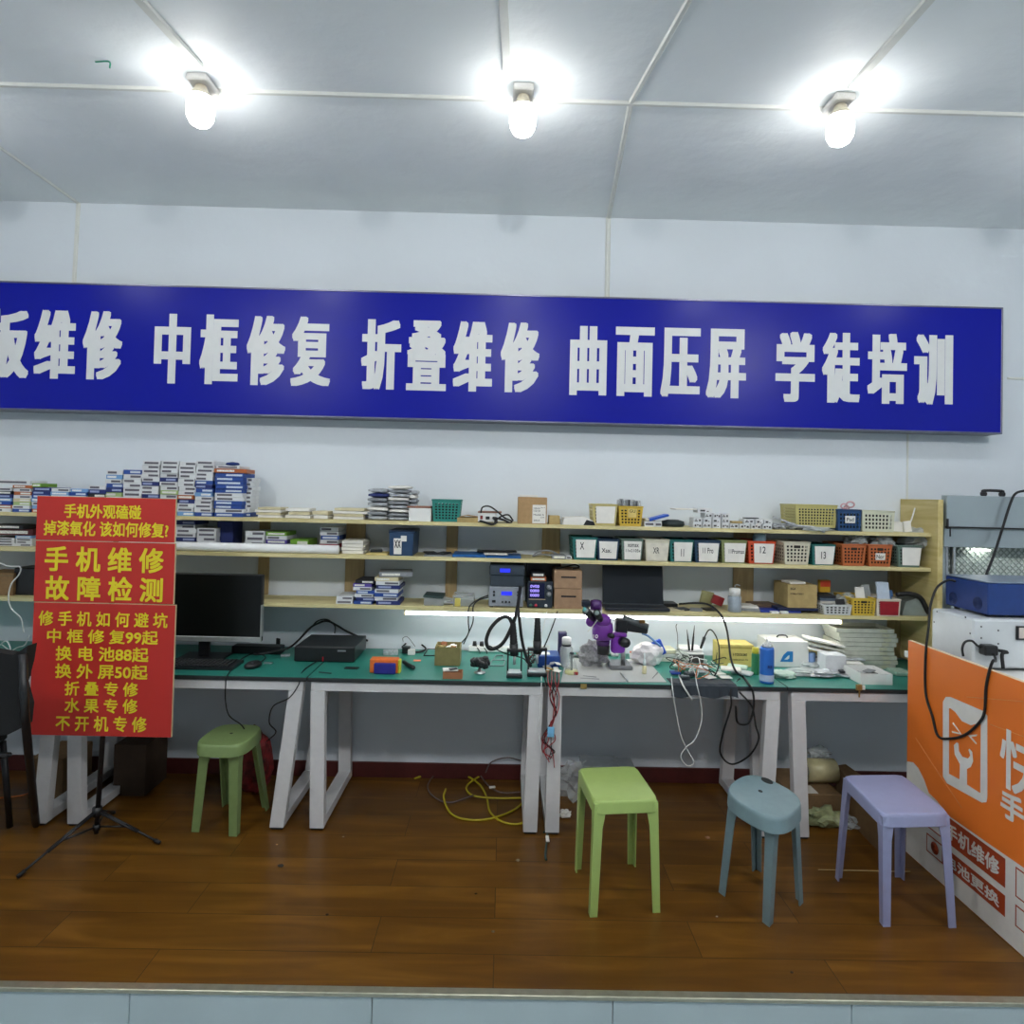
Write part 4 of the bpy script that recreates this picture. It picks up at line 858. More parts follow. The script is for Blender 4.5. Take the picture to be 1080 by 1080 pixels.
# open book / papers
a, b_, H = hz(593, 627, 545, Z1, YSF+.012)
mb = MB(); mb.prism([(a, YSF+.005, Z1+.001), (b_, YSF+.005, Z1+.001), (b_-.01, YSF+.005, Z1+H*.55), (b_-.05, YSF+.005, Z1+H), (a+.01, YSF+.005, Z1+H*.85)], (0, .16, 0)); ob = mb.obj('paper_sleeve', PAPER); tag(ob, 'white paper sleeve with black end left of the yellow baskets', 'sleeve')
mb = MB(); mb.prism([(b_-.062, YSF+.003, Z1+.0005), (b_+.002, YSF+.003, Z1+.0005), (b_-.004, YSF+.003, Z1+.02), (b_-.045, YSF+.003, Z1+.03)], (0, -.002, 0)); q_ = mb.obj('black_end', BLACK, ob); q_.location = (0, 0, 0)
YEL = (200, 168, 62)
basket(625, 651, 532.5, Z1, YBK, (196, 182, 120), 'pale_yellow', 'pale yellow basket fronted by a blank white sheet, top shelf', d=.16, holes=(6, 5), paper=(.12, .93, .1, .93))
tb_, bx = basket(652.5, 678, 534.5, Z1, YBK-.006, YEL, 'yellow', 'bright yellow basket filled with phone frames on the top shelf', d=.16, holes=(6, 5), paper=(.38, .75, .45, .9), body='GU', textbox=(.15, .85, .55, .9), papercol=mat('yellow_tag', (220, 196, 120), .7))
a, b_, Y0, Y1, H = bx
for i in range(9):
    x = a+.012+(b_-a-.024)*i/8; mb = MB(); h = .05; z0 = Z1+H-.02; 
    mb.bb(x-.0035, x+.0035, Y0+.02, Y1-.04, z0-.03, z0+h+random.uniform(0, .012), .002)
    tag(mb.obj('phone_shell', [STEEL, GREY, CLEAR][i % 3]), 'metal phone frame in the bright yellow basket, %s from left' % (['first']+ORD[1:])[i], 'phone part', 'phone frames upright in the yellow basket')
# flat items right of the yellow basket
slim('W', 'white label box right of the bright yellow basket, left one', None, aty(685, 552, YA).x, YA, Z1, .055, .08, .028, 0, 2); slim('W', 'white label box right of the bright yellow basket, right one', None, aty(694.5, 552, YA).x, YA, Z1, .038, .08, .026, 0, 2)
bf = thing('blue_file', 'bright blue plastic piece leaning on the dark pouch, top shelf', 'plastic piece', (aty(696, 548, YA).x, YA+.07, Z1+.03)); mb = MB(); mb.box((aty(696, 548, YA).x, YA+.06, Z1+.05), (.11, .1, .012), .003, R=Matrix.Rotation(-.28, 3, 'Y')); mb.obj('sheet', mat('vivid_blue', (34, 84, 190), .4), bf)
slim('Y', 'tan flat box under the bright blue piece', None, aty(686, 548, YA).x, YA+.03, Z1+.029, .06, .1, .014, .1, 0)
mb = MB(); p = aty(713, 550, YA); mb.lathe([(.058, 0), (.064, .012), (.06, .03), (.03, .038)], 24, 0, Matrix.Translation(Vector((p.x, YA+.07, Z1+.001)))); tag(mb.obj('black_pouch', mat('dark_green_cloth', (32, 44, 46), .7)), 'round dark pouch on the top shelf left of the label boxes', 'pouch')
flat('foam_slab', 711, 742, Z1+.096, YA+.02, .1, .007, PAPER, 'pale slab lying on the highest label boxes', 'slab', .04)
LBL = mat('label_print', (70, 68, 70), .7, var=.2)
def lbox(x0, x1, i, row, desc):
    a = aty(x0, 552, YA).x; b_ = aty(x1, 552, YA).x; mb = MB(); w = b_-a; mb.box((0, 0, .0135), (w*.95, .09, .026), .001); [mb.bb(-w*.4+w*.8*u0, -w*.4+w*.8*u1, -.0458, -.045, v0, v1, 0, 1) for u0, u1, v0, v1 in random.choice([((.05, .3, .007, .018), (.4, .6, .012, .019), (.7, .95, .006, .017)), ((0, .45, .008, .013), (.1, .3, .015, .02), (.6, .9, .008, .019)), ((.1, .5, .008, .018), (.62, .8, .007, .012))])]
    o = mb.obj('label_box', [cm('W'), LBL]); o.location = ((a+b_)/2, YA+.045+random.uniform(0, .004), Z1+row*.0272); tag(o, desc, 'box', 'small white label boxes in rows on the top shelf')
rows_ = [[731, 741, 751, 761, 769.5, 780, 792, 804, 815], [731.5, 741.5, 751, 761, 770], [743, 752, 761, 769.5], [735, 752]]
for r, xs in enumerate(rows_):
    for i in range(len(xs)-1):
        lbox(xs[i]+.4, xs[i+1]-.4, i, r, 'small white label box, %s row, %s from left' % (['bottom', 'second', 'third', 'top'][r], (['first']+ORD[1:])[i]))
for i, (a_, b2) in enumerate(((785, 796), (797, 805), (806, 815))): lbox(a_, b2, i, 1, 'small white label box, second row, %s of the three right ones' % ['left', 'middle', 'right'][i])
flat('small_circuit_board', 786, 800, Z1+.0555, YA+.02, .05, .006, DARK, 'small dark circuit board on the label boxes, right side', 'circuit board', .1)
flat('small_circuit_board', 772, 783, Z1+.0285, YA+.02, .05, .012, mat('tan_card', (0, 0, 0)), 'small tan and dark board on the bottom label boxes', 'circuit board', -.1)
# bags then baskets at the right
for i, (x, s_) in enumerate(((826, .05), (838, .055))): crumple('grey_bag', (aty(x, 550, YA).x, YA+.06, Z1+.001), (.055, .05, .02), FILMG, 'flat silver bag on the top shelf, %s of the olive basket' % ['further left', 'just left'][i], 'bag', 10+i)
mb = MB(); p = aty(815, 545, YSF+.04); mb.tube([p, p+Vector((.06, 0, -.02)), p+Vector((.13, -.02, -.045)), p+Vector((.2, -.045, -.05)), p+Vector((.26, -.06, -.075))], .006, 6); tag(mb.obj('plastic_strip', FILMG), 'grey plastic strip bent over the top shelf edge', 'strip')
crumple('grey_bag', (aty(862, 553, YSF).x, YSF-.005, Z1+.0), (.075, .03, .012), FILM, 'cloudy plastic bag hanging below the olive basket', 'bag', 15)
basket(839, 883, 533, Z1+.014, YBK+.02, (182, 174, 110), 'khaki', 'long khaki basket on the top shelf right end', d=.2, holes=(12, 6), taper=.93)
flat('dark_tray', 840, 880, Z1, YBK+.02, .19, .012, DARK, 'dark tray under the long khaki basket', 'tray')
basket(883.5, 908.5, 538, Z1, YBK, (26, 66, 110), 'mid_blue', 'mid blue basket with paper tag on the top shelf', d=.2, holes=(6, 4), paper=(.3, .74, .38, .72), body='Pad', textbox=(.15, .85, .25, .75), taper=.92)
basket(909.5, 943.5, 539.5, Z1, YBK, (204, 206, 184), 'pale_cream', 'pale cream basket at the right end of the top shelf', d=.2, holes=(8, 4), taper=.95)
mb = MB(); p = aty(895, 534, YBK+.07)
for k, (dx, dz, r) in enumerate(((-.025, 0, .018), (.015, .01, .022), (.0, -.008, .014))): mb.tube([p+Vector((dx+r*math.cos(a*PI/5), .01*k, dz+r*.7*math.sin(a*PI/5))) for a in range(10)], .0045, 6, sub=2, closed=True)
tag(mb.obj('pink_cable', mat('pink_cable', (206, 160, 168), .5)), 'pink cable loops sticking out of the mid blue basket', 'cable')
mb = MB(); p = aty(950, 556, YSF+.03); mb.box((p.x, YSF+.05, Z1+.03), (.085, .01, .055), .001, R=Matrix.Rotation(.06, 3, 'Y')); mb.box((p.x+.04, YSF+.035, Z1+.033), (.04, .008, .06), .001, R=Matrix.Rotation(-.15, 3, 'Y')); tag(mb.obj('paper_slip', PAPER), 'white paper slips beside the cream basket on the top shelf', 'paper')
mb = MB(); p0 = aty(965, 536, 3.7); mb.tube([p0, aty(962, 546, 3.66), aty(958, 557, 3.6)], .004, 6); tag(mb.obj('white_string', WHITE), 'white string hanging by the pine end panel', 'string')
# ------------------------------------------------------------------ lowest shelf
def st3(x0, x1, yt, cs, ds, dy=0.0, **k): stack(x0, x1, yt, Z3, YA+dy, cs, ds, G3, **k)
st3(354, 372, 629, 'WW', 'leftmost flat pair on lowest shelf', .0); st3(373.5, 394, 612, 'BNWBWPK', 'lowest shelf, left leaning pile', .0, jit=.012); st3(395, 421, 609, 'NWBWNWY', 'lowest shelf, right leaning pile', .0, jit=.01)
a, b_, H = hz(395, 421, 609, Z3, YA); slim('D', 'dark grey flat case on the right leaning pile, lowest shelf', None, (a+b_)/2+.035, YA+.01, Z3+H+.002, .18, .15, .026, .15, 0)
def lidbox(x0, x1, yt, lab, lidm, Y=YSF+.02):
    a, b_, H = hz(x0, x1, yt, Z3, Y); t = thing('lidded_tub', lab, 'tub', ((a+b_)/2, Y+.06, Z3)); mb = MB(); mb.bb(a, b_, Y, Y+.14, Z3, Z3+H*.62, .003); mb.obj('tub', CLEAR, t); mb = MB(); mb.box(((a+b_)/2-.004, Y+.07, Z3+H*.72), (b_-a, .15, H*.16), .003, R=Matrix.Rotation(.05, 3, 'Y')); mb.obj('lid', lidm, t)
lidbox(447, 468, 626, 'clear tub with dark green lid on the lowest shelf', mat('dark_green_lid', (40, 62, 62), .5)); lidbox(478, 500, 626, 'clear tub with yellow band on the lowest shelf', CLEAR)
flat('yellow_card', 481, 487, Z3+.001, YSF+.012, .005, .045, mat('yellow_card', (206, 192, 96), .6), 'yellow card strip in front of the clear tub', 'card')
crumple('clear_bag', (aty(466, 640, YSF).x, YSF+.1, Z3), (.09, .05, .018), FILM, 'flat clear bag between the two tubs, lowest shelf', 'bag', 21)
# hot air station (two units stacked)
a, b_, H = hz(515.5, 552, 619, Z3, YSF+.01); Ys = YSF+.01
hs = thing('soldering_station', 'silver soldering station with blue display on the lowest shelf', 'soldering station', ((a+b_)/2, Ys+.1, Z3))
mb = MB(); mb.bb(a, b_, Ys, Ys+.2, Z3+.006, Z3+H, .004); mb.obj('body', mat('silver_grey', (150, 156, 164), .4, .2), hs)
SCR = mat('blue_display', (40, 50, 255), .3, emit=.06, var=.25, scale=200)
W = b_-a
mb = MB(); mb.bb(a+W*.36, a+W*.67, Ys-.003, Ys, Z3+H*.6, Z3+H*.78, .001); mb.obj('display', SCR, hs)
for u, v, rr in ((.15, .76, .006), (.15, .6, .006), (.85, .76, .007), (.85, .62, .007), (.86, .3, .009), (.4, .28, .005), (.5, .28, .006), (.6, .28, .005)):
    mb = MB(); mb.cyl((a+W*u, Ys, Z3+H*v), (a+W*u, Ys-.006, Z3+H*v), rr, n=12); mb.obj('button', BLACK, hs)
mb = MB(); mb.bb(a+W*.1, a+W*.2, Ys-.003, Ys, Z3+H*.24, Z3+H*.36, .001); mb.obj('power_switch', BLACK, hs)
for u in (.08, .92): mb = MB(); mb.bb(a+W*u-.01, a+W*u+.01, Ys+.01, Ys+.03, Z3, Z3+.006); mb.obj('foot', RUBBER, hs)
zq = Z3+H+.001; a2, b3, H2 = hz(517, 553, 596, zq, Ys)
h2 = thing('soldering_station', 'dark blue grey soldering station stacked on the silver one', 'soldering station', ((a2+b3)/2, Ys+.1, zq)); M2 = mat('dark_blue_grey', (52, 62, 72), .4); 
mb = MB(); mb.bb(a2, b3, Ys+.004, Ys+.2, zq, zq+H2*.5, .003); mb.bb(a2-.004, b3+.002, Ys, Ys+.2, zq+H2*.5+.001, zq+H2, .006); mb.obj('body', M2, h2)
mb = MB(); mb.bb(a2+W*.28, a2+W*.58, Ys-.003, Ys, zq+H2*.66, zq+H2*.84, .001); mb.obj('display', SCR, h2)
# bench power supply
a, b_, H = hz(556.5, 583, 613.5, Z3, Ys); W = b_-a
ps = thing('power_supply', 'black bench power supply with three violet number rows', 'power supply', ((a+b_)/2, Ys+.1, Z3)); mb = MB(); mb.bb(a, b_, Ys, Ys+.2, Z3+.004, Z3+H, .003); mb.obj('body', mat('charcoal_blue', (40, 50, 60), .4), ps)
mb = MB(); mb.bb(a+W*.05, a+W*.68, Ys-.002, Ys, Z3+H*.36, Z3+H*.95); mb.obj('panel', mat('navy_panel', (18, 22, 56), .25), ps)
NUM = mat('violet_digits', (170, 150, 255), .4, emit=.07, var=0)
for k, s_ in enumerate(('0V00', '0000', '0000')): text(s_, (a+W*.1, Ys-.003, Z3+H*(.77-.165*k)), (W*.36, 0, 0), (0, 0, H*.11), NUM, ps, bold=(.03, .02), name='digits')
for v in (.8, .54): mb = MB(); mb.cyl((a+W*.85, Ys, Z3+H*v), (a+W*.85, Ys-.014, Z3+H*v), .0135, .012, n=20); mb.obj('knob', GREY, ps)
mb = MB(); mb.bb(a+W*.05, a+W*.72, Ys-.003, Ys-.001, Z3+H*.33, Z3+H*.355); mb.obj('colour_stripe', mat('stripe_beige', (190, 170, 140), .4), ps)
for u, m in ((.14, mat('terminal_green', (60, 110, 90), .4)), (.34, mat('terminal_red', (190, 50, 70), .4)), (.74, WHITE)): mb = MB(); mb.cyl((a+W*u, Ys, Z3+H*.12), (a+W*u, Ys-.016, Z3+H*.12), .008, n=14); mb.obj('terminal', m, ps)
zq = Z3+H+.001; slim('O', 'orange box lying on the bench power supply', None, (a+b_)/2-.01, Ys+.01, zq, .085, .12, .022, 0, 2); slim('K', 'dark grey box on the orange box above the power supply', None, (a+b_)/2-.012, Ys+.012, zq+.0225, .072, .12, .024, 0, 2)
mb = MB(); mb.bb(aty(555, 600, YSF+.2).x, aty(592, 600, YSF+.2).x, YSF+.215, YSF+.255, Z3, Z2-.03, .002); tag(mb.obj('tablet', BLACK), 'black tablet standing behind the bench power supply', 'tablet')
# two cardboard drawer boxes
zb = Z3
for k, (yt, nm) in enumerate(((621, 'lower'), (601.5, 'upper'))):
    a, b_, H = hz(584.5, 614, yt, zb, Ys+.005); t = thing('drawer_box', 'brown cardboard drawer box with dark slot, %s of two' % nm, 'box', ((a+b_)/2, Ys+.1, zb), 'cardboard drawer boxes beside the power supply')
    mb = MB(); mb.bb(a, b_, Ys+.005, Ys+.2, zb, zb+H-.001, .002); mb.obj('carton', mat('pinkish_card', (158, 128, 100), .8), t)
    mb = MB(); mb.bb(a+(b_-a)*.25, a+(b_-a)*.78, Ys+.003, Ys+.005, zb+H*.58, zb+H*.66); mb.obj('slot', INK, t); zb += H+.001
tcab('black_cable', [Vector((aty(x, y, Ys+.04).x, Ys+.04, zb+.004+dz)) for x, y, dz in ((586, 600, 0), (595, 600, .008), (606, 598, .022), (611, 599, .01), (604, 601, .0))], .004, RUBBER, 'black cable lying on the upper cardboard drawer box')
# laptop style screen unit
a = aty(636, 620, YSF+.1).x; b_ = aty(700, 620, YSF+.1).x; zt2 = aty(668, 597, YSF+.12).z; zh = aty(668, 635, YSF+.08).z
lp = thing('laptop', 'open black laptop with blank dark screen on the lowest shelf', 'laptop', ((a+b_)/2, YSF+.08, Z3)); zt2 = min(zt2, Z2-.024)
mb = MB(); mb.prism([(a, YSF+.1, Z3+.02), (b_, YSF+.1, Z3+.02), (b_, YSF+.14, zt2), (a, YSF+.14, zt2)], (0, .008, 0)); mb.obj('screen', mat('dark_screen', (16, 22, 30), .25, var=.05), lp)
mb = MB(); mb.bb(a-.004, b_+.008, YSF-.02, YSF+.1, Z3+.002, Z3+.018, .003); mb.obj('base', mat('laptop_base', (32, 36, 44), .4), lp)
mb = MB(); mb.bb(a, b_, YSF+.094, YSF+.1, Z3+.019, Z3+.023); mb.obj('hinge', mat('hinge_grey', (96, 104, 110), .3, .6), lp)
# clutter right of the laptop
def flat3(name, x0, x1, dy, d, h, m, lab, cat, rz=0.0, z=0.0): return flat(name, x0, x1, Z3+z, YSF+dy, d, h, m, lab, cat, rz)
flat3('card_sheet', 703, 722, .01, .1, .006, cm('Y'), 'pale card sheet right of the laptop', 'sheet', .2)
flat3('phone_cover', 716, 730, .03, .08, .008, DARK, 'dark phone panel right of the laptop, left one', 'phone part', .35)
flat3('phone_cover', 731, 744, .02, .08, .008, GREY, 'grey phone panel right of the laptop, middle one', 'phone part', -.3)
flat3('phone_cover', 745, 758, .04, .08, .008, BLACK, 'black phone panel right of the laptop, right one', 'phone part', .1)
flat3('dark_case', 700, 716, .14, .1, .02, BLACK, 'black flat case behind the pale card sheet', 'case', 0)
mb = MB(); p = aty(758, 633, YSF+.12); mb.box((p.x, YSF+.14, Z3+.045), (.062, .03, .05), .003, R=Matrix.Rotation(.35, 3, 'Y')); tag(mb.obj('red_packet', mat('red_packet', (150, 44, 48), .4)), 'dark red packet leaning behind the white bottle', 'packet')
mb = MB(); p = aty(747, 631, YSF+.16); mb.box((p.x, YSF+.19, Z3+.05), (.07, .02, .075), .003, R=Matrix.Rotation(.2, 3, 'Y')); tag(mb.obj('olive_packet', mat('olive_packet', (150, 148, 104), .6)), 'olive packet behind the dark red packet', 'packet')
p = aty(775.5, 650, YSF+.03); q = aty(775.5, 620, YSF+.03); hb = q.z-Z3; pb = Vector((p.x, YSF+.045, Z3))
bt = thing('pump_bottle', 'translucent alcohol bottle with tall white cap on the lowest shelf', 'bottle', pb)
mb = MB(); mb.lathe([(.034, .001), (.036, .006), (.036, hb*.62), (.03, hb*.66)], 28, 0, Matrix.Translation(pb)); mb.obj('bottle', mat('grey_translucent', (160, 172, 184), .3, alpha=.85), bt)
mb = MB(); mb.lathe([(.031, hb*.63), (.031, hb*.94), (.027, hb*.97), (.008, hb*.985)], 28, 0, Matrix.Translation(pb)); mb.obj('cap', WHITE, bt)
mb = MB(); mb.tube([pb+Vector((0, 0, hb*.98)), pb+Vector((.002, 0, hb*1.08)), pb+Vector((.012, -.004, hb*1.12)), pb+Vector((.026, -.008, hb*1.08))], .003, 6); mb.obj('spout', STEEL, bt)
flat3('magazine', 784, 806, .05, .12, .014, GREY, 'grey magazine lying right of the white bottle', 'magazine', -.35, 0)
flat3('magazine', 785, 803, .06, .12, .012, PAPER, 'white magazine on the grey one beside the bottle', 'magazine', -.2, .015)
flat3('leather_pouch', 796, 822, .12, .12, .03, mat('brown_leather', (96, 76, 60), .6), 'brown pouch behind the blue pads, lowest shelf', 'pouch', .1)
flat3('blue_pad', 803, 846, .035, .12, .013, mat('royal_blue', (36, 62, 160), .5), 'royal blue long pad in front of the cardboard box', 'pad', .03)
flat3('blue_pad', 822, 864, .03, .13, .014, mat('deep_navy_pad', (20, 34, 72), .5), 'deep navy pad under the cardboard box', 'pad', 0, .0145)
for i, (x0, x1) in enumerate(((813.5, 821.5), (824, 831.5))):
    a, b_, H = hz(x0, x1, 645, Z3, YSF+.005); mb = MB(); mb.bb(a, b_, YSF+.002, YSF+.032, Z3, Z3+H, .002); tag(mb.obj('small_white_box', WHITE), 'tiny white box at the shelf edge, %s one' % ['left', 'right'][i], 'box', 'tiny white boxes at the shelf edge')
t, (a, b_, H) = carton(831, 862, 617, Z3+.03, YSF+.03, .19, mat('tan_card', (0, 0, 0)), 'tan cardboard box with printed front on the lowest shelf', False)
text('BGA', (a+(b_-a)*.08, YSF+.0285, Z3+.03+H*.78), ((b_-a)*.18, 0, 0), (0, 0, H*.1), INK, t, name='print'); text('MOBILE TOOLS', (a+(b_-a)*.08, YSF+.0285, Z3+.03+H*.58), ((b_-a)*.45, 0, 0), (0, 0, H*.07), INK, t, name='print')
flat3('paper_pad', 833, 850, .05, .1, .012, PAPER, 'white pad lying on top of the tan cardboard box', 'pad', .1, .03+H+.001)
flat3('book', 865, 882, .1, .12, .012, DARK, 'dark book under the red and yellow packet', 'book', 0, 0); 
for i in range(5): flat3('book', 866, 883, .1, .12, .015, [GREY, DARK, PAPER, mat('grey_blue_book', (96, 112, 130), .6), DARK][i], '%s book in the short pile behind the white basket, %s' % (['grey', 'dark', 'white', 'blue grey', 'topmost dark'][i], ORD[i+1]), 'book', random.uniform(-.06, .06), .013+.016*i)
mb = MB(); p = aty(870, 617, YSF+.16); mb.box((p.x, YSF+.17, Z3+.135), (.062, .03, .07), .003); o = mb.obj('sweet_packet', mat('yellow_packet', (206, 160, 40), .4)); tag(o, 'red and yellow packet on the book pile', 'packet'); mb = MB(); mb.box((p.x, YSF+.154, Z3+.15), (.058, .001, .035)); q_ = mb.obj('red_print', mat('red_orange_print', (196, 66, 36), .4), o); q_.location = (0, 0, 0)
basket(868.5, 898.5, 638.5, Z3, YSF+.0, (206, 208, 208), 'cool_white', 'low cool white basket on the lowest shelf', d=.2, holes=(6, 3), taper=.9)
basket(898.5, 924, 631.5, Z3, YSF-.005, (204, 172, 62), 'mustard', 'mustard yellow basket on the lowest shelf', d=.2, holes=(6, 5), taper=.88, handle=True)
basket(924.5, 950, 632.5, Z3, YSF-.005, (214, 206, 190), 'ivory', 'ivory basket with red front card on the lowest shelf', d=.2, holes=(7, 6), taper=.92, paper=(.12, .92, .06, .9), papercol=mat('red_card', (150, 24, 36), .5))
for i, (x, w, h, m, lab) in enumerate(((905, .05, .1, PAPER, 'white bag of parts in the mustard basket, left'), (915, .045, .11, CLEAR, 'clear bag of parts in the mustard basket, right'), (929, .07, .13, mat('pale_blue_pack', (190, 204, 220), .4), 'pale blue packet standing in the ivory basket'), (938, .055, .08, mat('blue_phone_pack', (84, 120, 170), .3), 'blue packet leaning in the ivory basket'), (884, .05, .03, BLACK, 'black tray piece in the cool white basket'))):
    p = aty(x, 630, YSF+.07); z0 = Z3+.03; mb = MB(); mb.box((p.x, YSF+.05+.03*(i % 2), z0+h/2+.02), (w, .012, h), .003, R=Matrix.Rotation(random.uniform(-.1, .1), 3, 'Y') @ Matrix.Rotation(-.2, 3, 'X')); tag(mb.obj('parts_packet', m), lab, 'packet')
crumple('paper_wad', (aty(893, 632, YSF+.1).x, YSF+.1, Z3+.02), (.05, .05, .05), FILM, 'crumpled clear wrap behind the cool white basket', 'wrap', 31)
p = aty(962, 650, YSF+.02)
ph = thing('desk_phone', 'black and grey slanted telephone at the right end of lowest shelf', 'telephone', (p.x, YSF+.1, Z3)); x0 = p.x-.03
mb = MB(); mb.prism([(x0-.02, YSF+.03, Z3+.001), (x0+.14, YSF+.03, Z3+.001), (x0+.09, YSF+.03, Z3+.11), (x0+.0, YSF+.03, Z3+.075)], (0, .14, 0)); mb.obj('body', mat('phone_grey', (118, 126, 122), .4), ph)
mb = MB(); mb.tube([(x0-.05, YSF+.03, Z3+.115), (x0+.02, YSF+.03, Z3+.12), (x0+.08, YSF+.03, Z3+.1), (x0+.12, YSF+.03, Z3+.03), (x0+.13, YSF+.03, Z3+.02)], .014, 8); mb.obj('handset', BLACK, ph)
# ------------------------------------------------------------------ things on the desks
def D(x, y, z=ZD): return atz(x, y, z)
def dspan(x0, x1, yt, yb, z=ZD):
    p = D((x0+x1)/2, yb, z); Y = max(p.y, YDF+.003); a = aty(x0, (yt+yb)/2, Y).x; b_ = aty(x1, (yt+yb)/2, Y).x
    return a, b_, Y, aty((x0+x1)/2, yt, Y).z-z
def dbox(name, x0, x1, yt, yb, d, m, lab, cat, bev=.002, rz=0.0, grp=None, z=ZD, hmul=1.0):
    a, b_, Y, H = dspan(x0, x1, yt, yb, z); H = max(.003, H*hmul)
    mb = MB(); mb.box((0, 0, H/2), (b_-a, d, H), bev); o = mb.obj(name, m); o.location = ((a+b_)/2, Y+d/2, z+.0005); o.rotation_euler = (0, 0, rz)
    return tag(o, lab, cat, grp)
def dlie(name, x, y, w, d, h, m, lab, cat, rz=0.0, grp=None, z=ZD, bev=.001):
    p = D(x, y, z); mb = MB(); mb.box((0, 0, h/2), (w, d, h), bev); o = mb.obj(name, m); o.location = (p.x, min(p.y, YDB-d/2), z+.0005); o.rotation_euler = (0, 0, rz); return tag(o, lab, cat, grp)
# monitor, keyboard, mouse
Ym = 3.5; a = aty(150, 640, Ym).x; b_ = aty(276, 640, Ym).x; zt = aty(235, 605.5, Ym).z; zb = aty(235, 676.5, Ym).z
mn = thing('monitor', 'black desktop monitor with silver lower edge partly behind the red sign', 'monitor', ((a+b_)/2, Ym, ZD))
mb = MB(); mb.bb(a, b_, Ym, Ym+.035, zb, zt, .004); mb.obj('back_shell', BLACK, mn)
mb = MB(); mb.bb(a+.004, b_-.004, Ym-.002, Ym, zb+.03, zt-.004); mb.obj('screen', mat('screen_black', (7, 9, 10), .3, var=.02), mn)
mb = MB(); mb.bb(a-.001, b_+.001, Ym-.006, Ym+.012, zb-.002, zb+.026, .002); mb.bb(b_-.003, b_+.001, Ym-.006, Ym+.03, zb+.0265, zt-.16, .001); mb.obj('silver_edge', mat('silver_bezel', (176, 178, 178), .35, .5), mn)
mb = MB(); mb.bb((a+b_)/2-.03, (a+b_)/2+.03, Ym+.036, Ym+.055, ZD+.012, zt-.15, .003); mb.obj('stand_neck', BLACK, mn)
mb = MB(); mb.bb((a+b_)/2-.12, (a+b_)/2+.12, Ym-.06, Ym+.13, ZD+.001, ZD+.012, .004); mb.obj('stand_base', BLACK, mn)
p = D(170, 706); q = D(247, 706); Yk = p.y
kb = thing('keyboard', 'black computer keyboard in front of the monitor', 'keyboard', ((p.x+q.x)/2, Yk+.07, ZD))
mb = MB(); x0k, x1k = q.x-.44, q.x; mb.prism([(x0k, Yk, ZD+.001), (x1k, Yk, ZD+.001), (x1k, Yk, ZD+.014), (x0k, Yk, ZD+.014)], (0, .15, .004)); mb.obj('case', mat('dark_case', (30, 32, 36), .4), kb)
for r in range(5):
    for c in range(20):
        if x0k+.012+c*.0212+.018 > x1k-.008: continue
        mb = MB(); mb.bb(x0k+.012+c*.0212, x0k+.012+c*.0212+.018, Yk+.014+r*.026, Yk+.014+r*.026+.021, ZD+.0155+r*.0006, ZD+.0215+r*.0006, .002); mb.obj('key', BLACK, kb)
p = D(264, 706); ms = thing('computer_mouse', 'black computer mouse right of the keyboard', 'mouse', (p.x, p.y+.03, ZD))
mb = MB(); M = Matrix.Translation(Vector((p.x, p.y+.035, ZD+.001))) @ Matrix.Rotation(-.4, 4, 'Z') @ Matrix.Diagonal((.8, 1.25, .82, 1)); mb.lathe([(.036, 0), (.042, .01), (.04, .024), (.028, .036), (.01, .041)], 24, 0, M); mb.obj('shell', BLACK, ms)
mb = MB(); mb.cyl((p.x+.004, p.y+.006, ZD+.03), (p.x+.01, p.y+.006, ZD+.03), .008, n=12); mb.obj('scroll_wheel', DARK, ms)
tcab('mouse_cable', [Vector((p.x+.01, p.y+.075, ZD+.006)), D(280, 694)+Vector((0, 0, .005)), D(268, 690)+Vector((0, 0, .005)), D(252, 698)+Vector((0, 0, .005)), D(240, 713)+Vector((0, 0, .004)), aty(238, 722, YDF-.01), aty(238, 740, YDF-.01), aty(242, 755, YDF), aty(255, 765, YDF+.1), aty(262, 776, YDF+.1), aty(272, 775, YDF+.2)], .003, RUBBER, 'thin black mouse cable falling over the desk edge')
tcab('black_cable', [D(345, 691)+Vector((0, -.05, .005)), D(320, 708)+Vector((0, 0, .004)), aty(315, 722, YDF-.008), aty(305, 736, YDF-.008), aty(288, 745, YDF), aty(284, 762, YDF+.02), aty(291, 772, YDF+.08), aty(281, 782, YDF+.15)], .003, RUBBER, 'thin black cable crossing the desk corner left of the white legs')
# desktop computer
p = D(310, 698); q = D(374, 698.5); Yp = p.y; zt = aty(340, 682.5, Yp).z; xr = q.x
pc = thing('desktop_computer', 'black flat desktop computer lying on the second desk', 'computer', ((p.x+xr)/2, Yp+.14, ZD))
mb = MB(); mb.bb(p.x, xr, Yp+.012, Yp+.3, ZD+.004, zt, .003); mb.obj('case', mat('pc_black', (30, 31, 35), .35), pc)
mb = MB(); mb.bb(p.x, xr, Yp, Yp+.012, ZD+.003, zt, .004); mb.obj('front_bezel', BLACK, pc)
mb = MB(); mb.bb(p.x+(xr-p.x)*.47, p.x+(xr-p.x)*.49, Yp-.001, Yp, ZD+.006, ZD+.03); mb.obj('red_mark', mat('red_mark', (190, 30, 40), .4), pc)
mb = MB(); mb.bb(p.x+(xr-p.x)*.72, p.x+(xr-p.x)*.86, Yp-.001, Yp, zt-.022, zt-.014); mb.obj('badge', GREY, pc)
for i in range(4): mb = MB(); mb.bb([p.x+.02, xr-.04][i % 2], [p.x+.04, xr-.02][i % 2], Yp+[.02, .26][i//2], Yp+[.04, .28][i//2], ZD+.0005, ZD+.004); mb.obj('foot', RUBBER, pc)
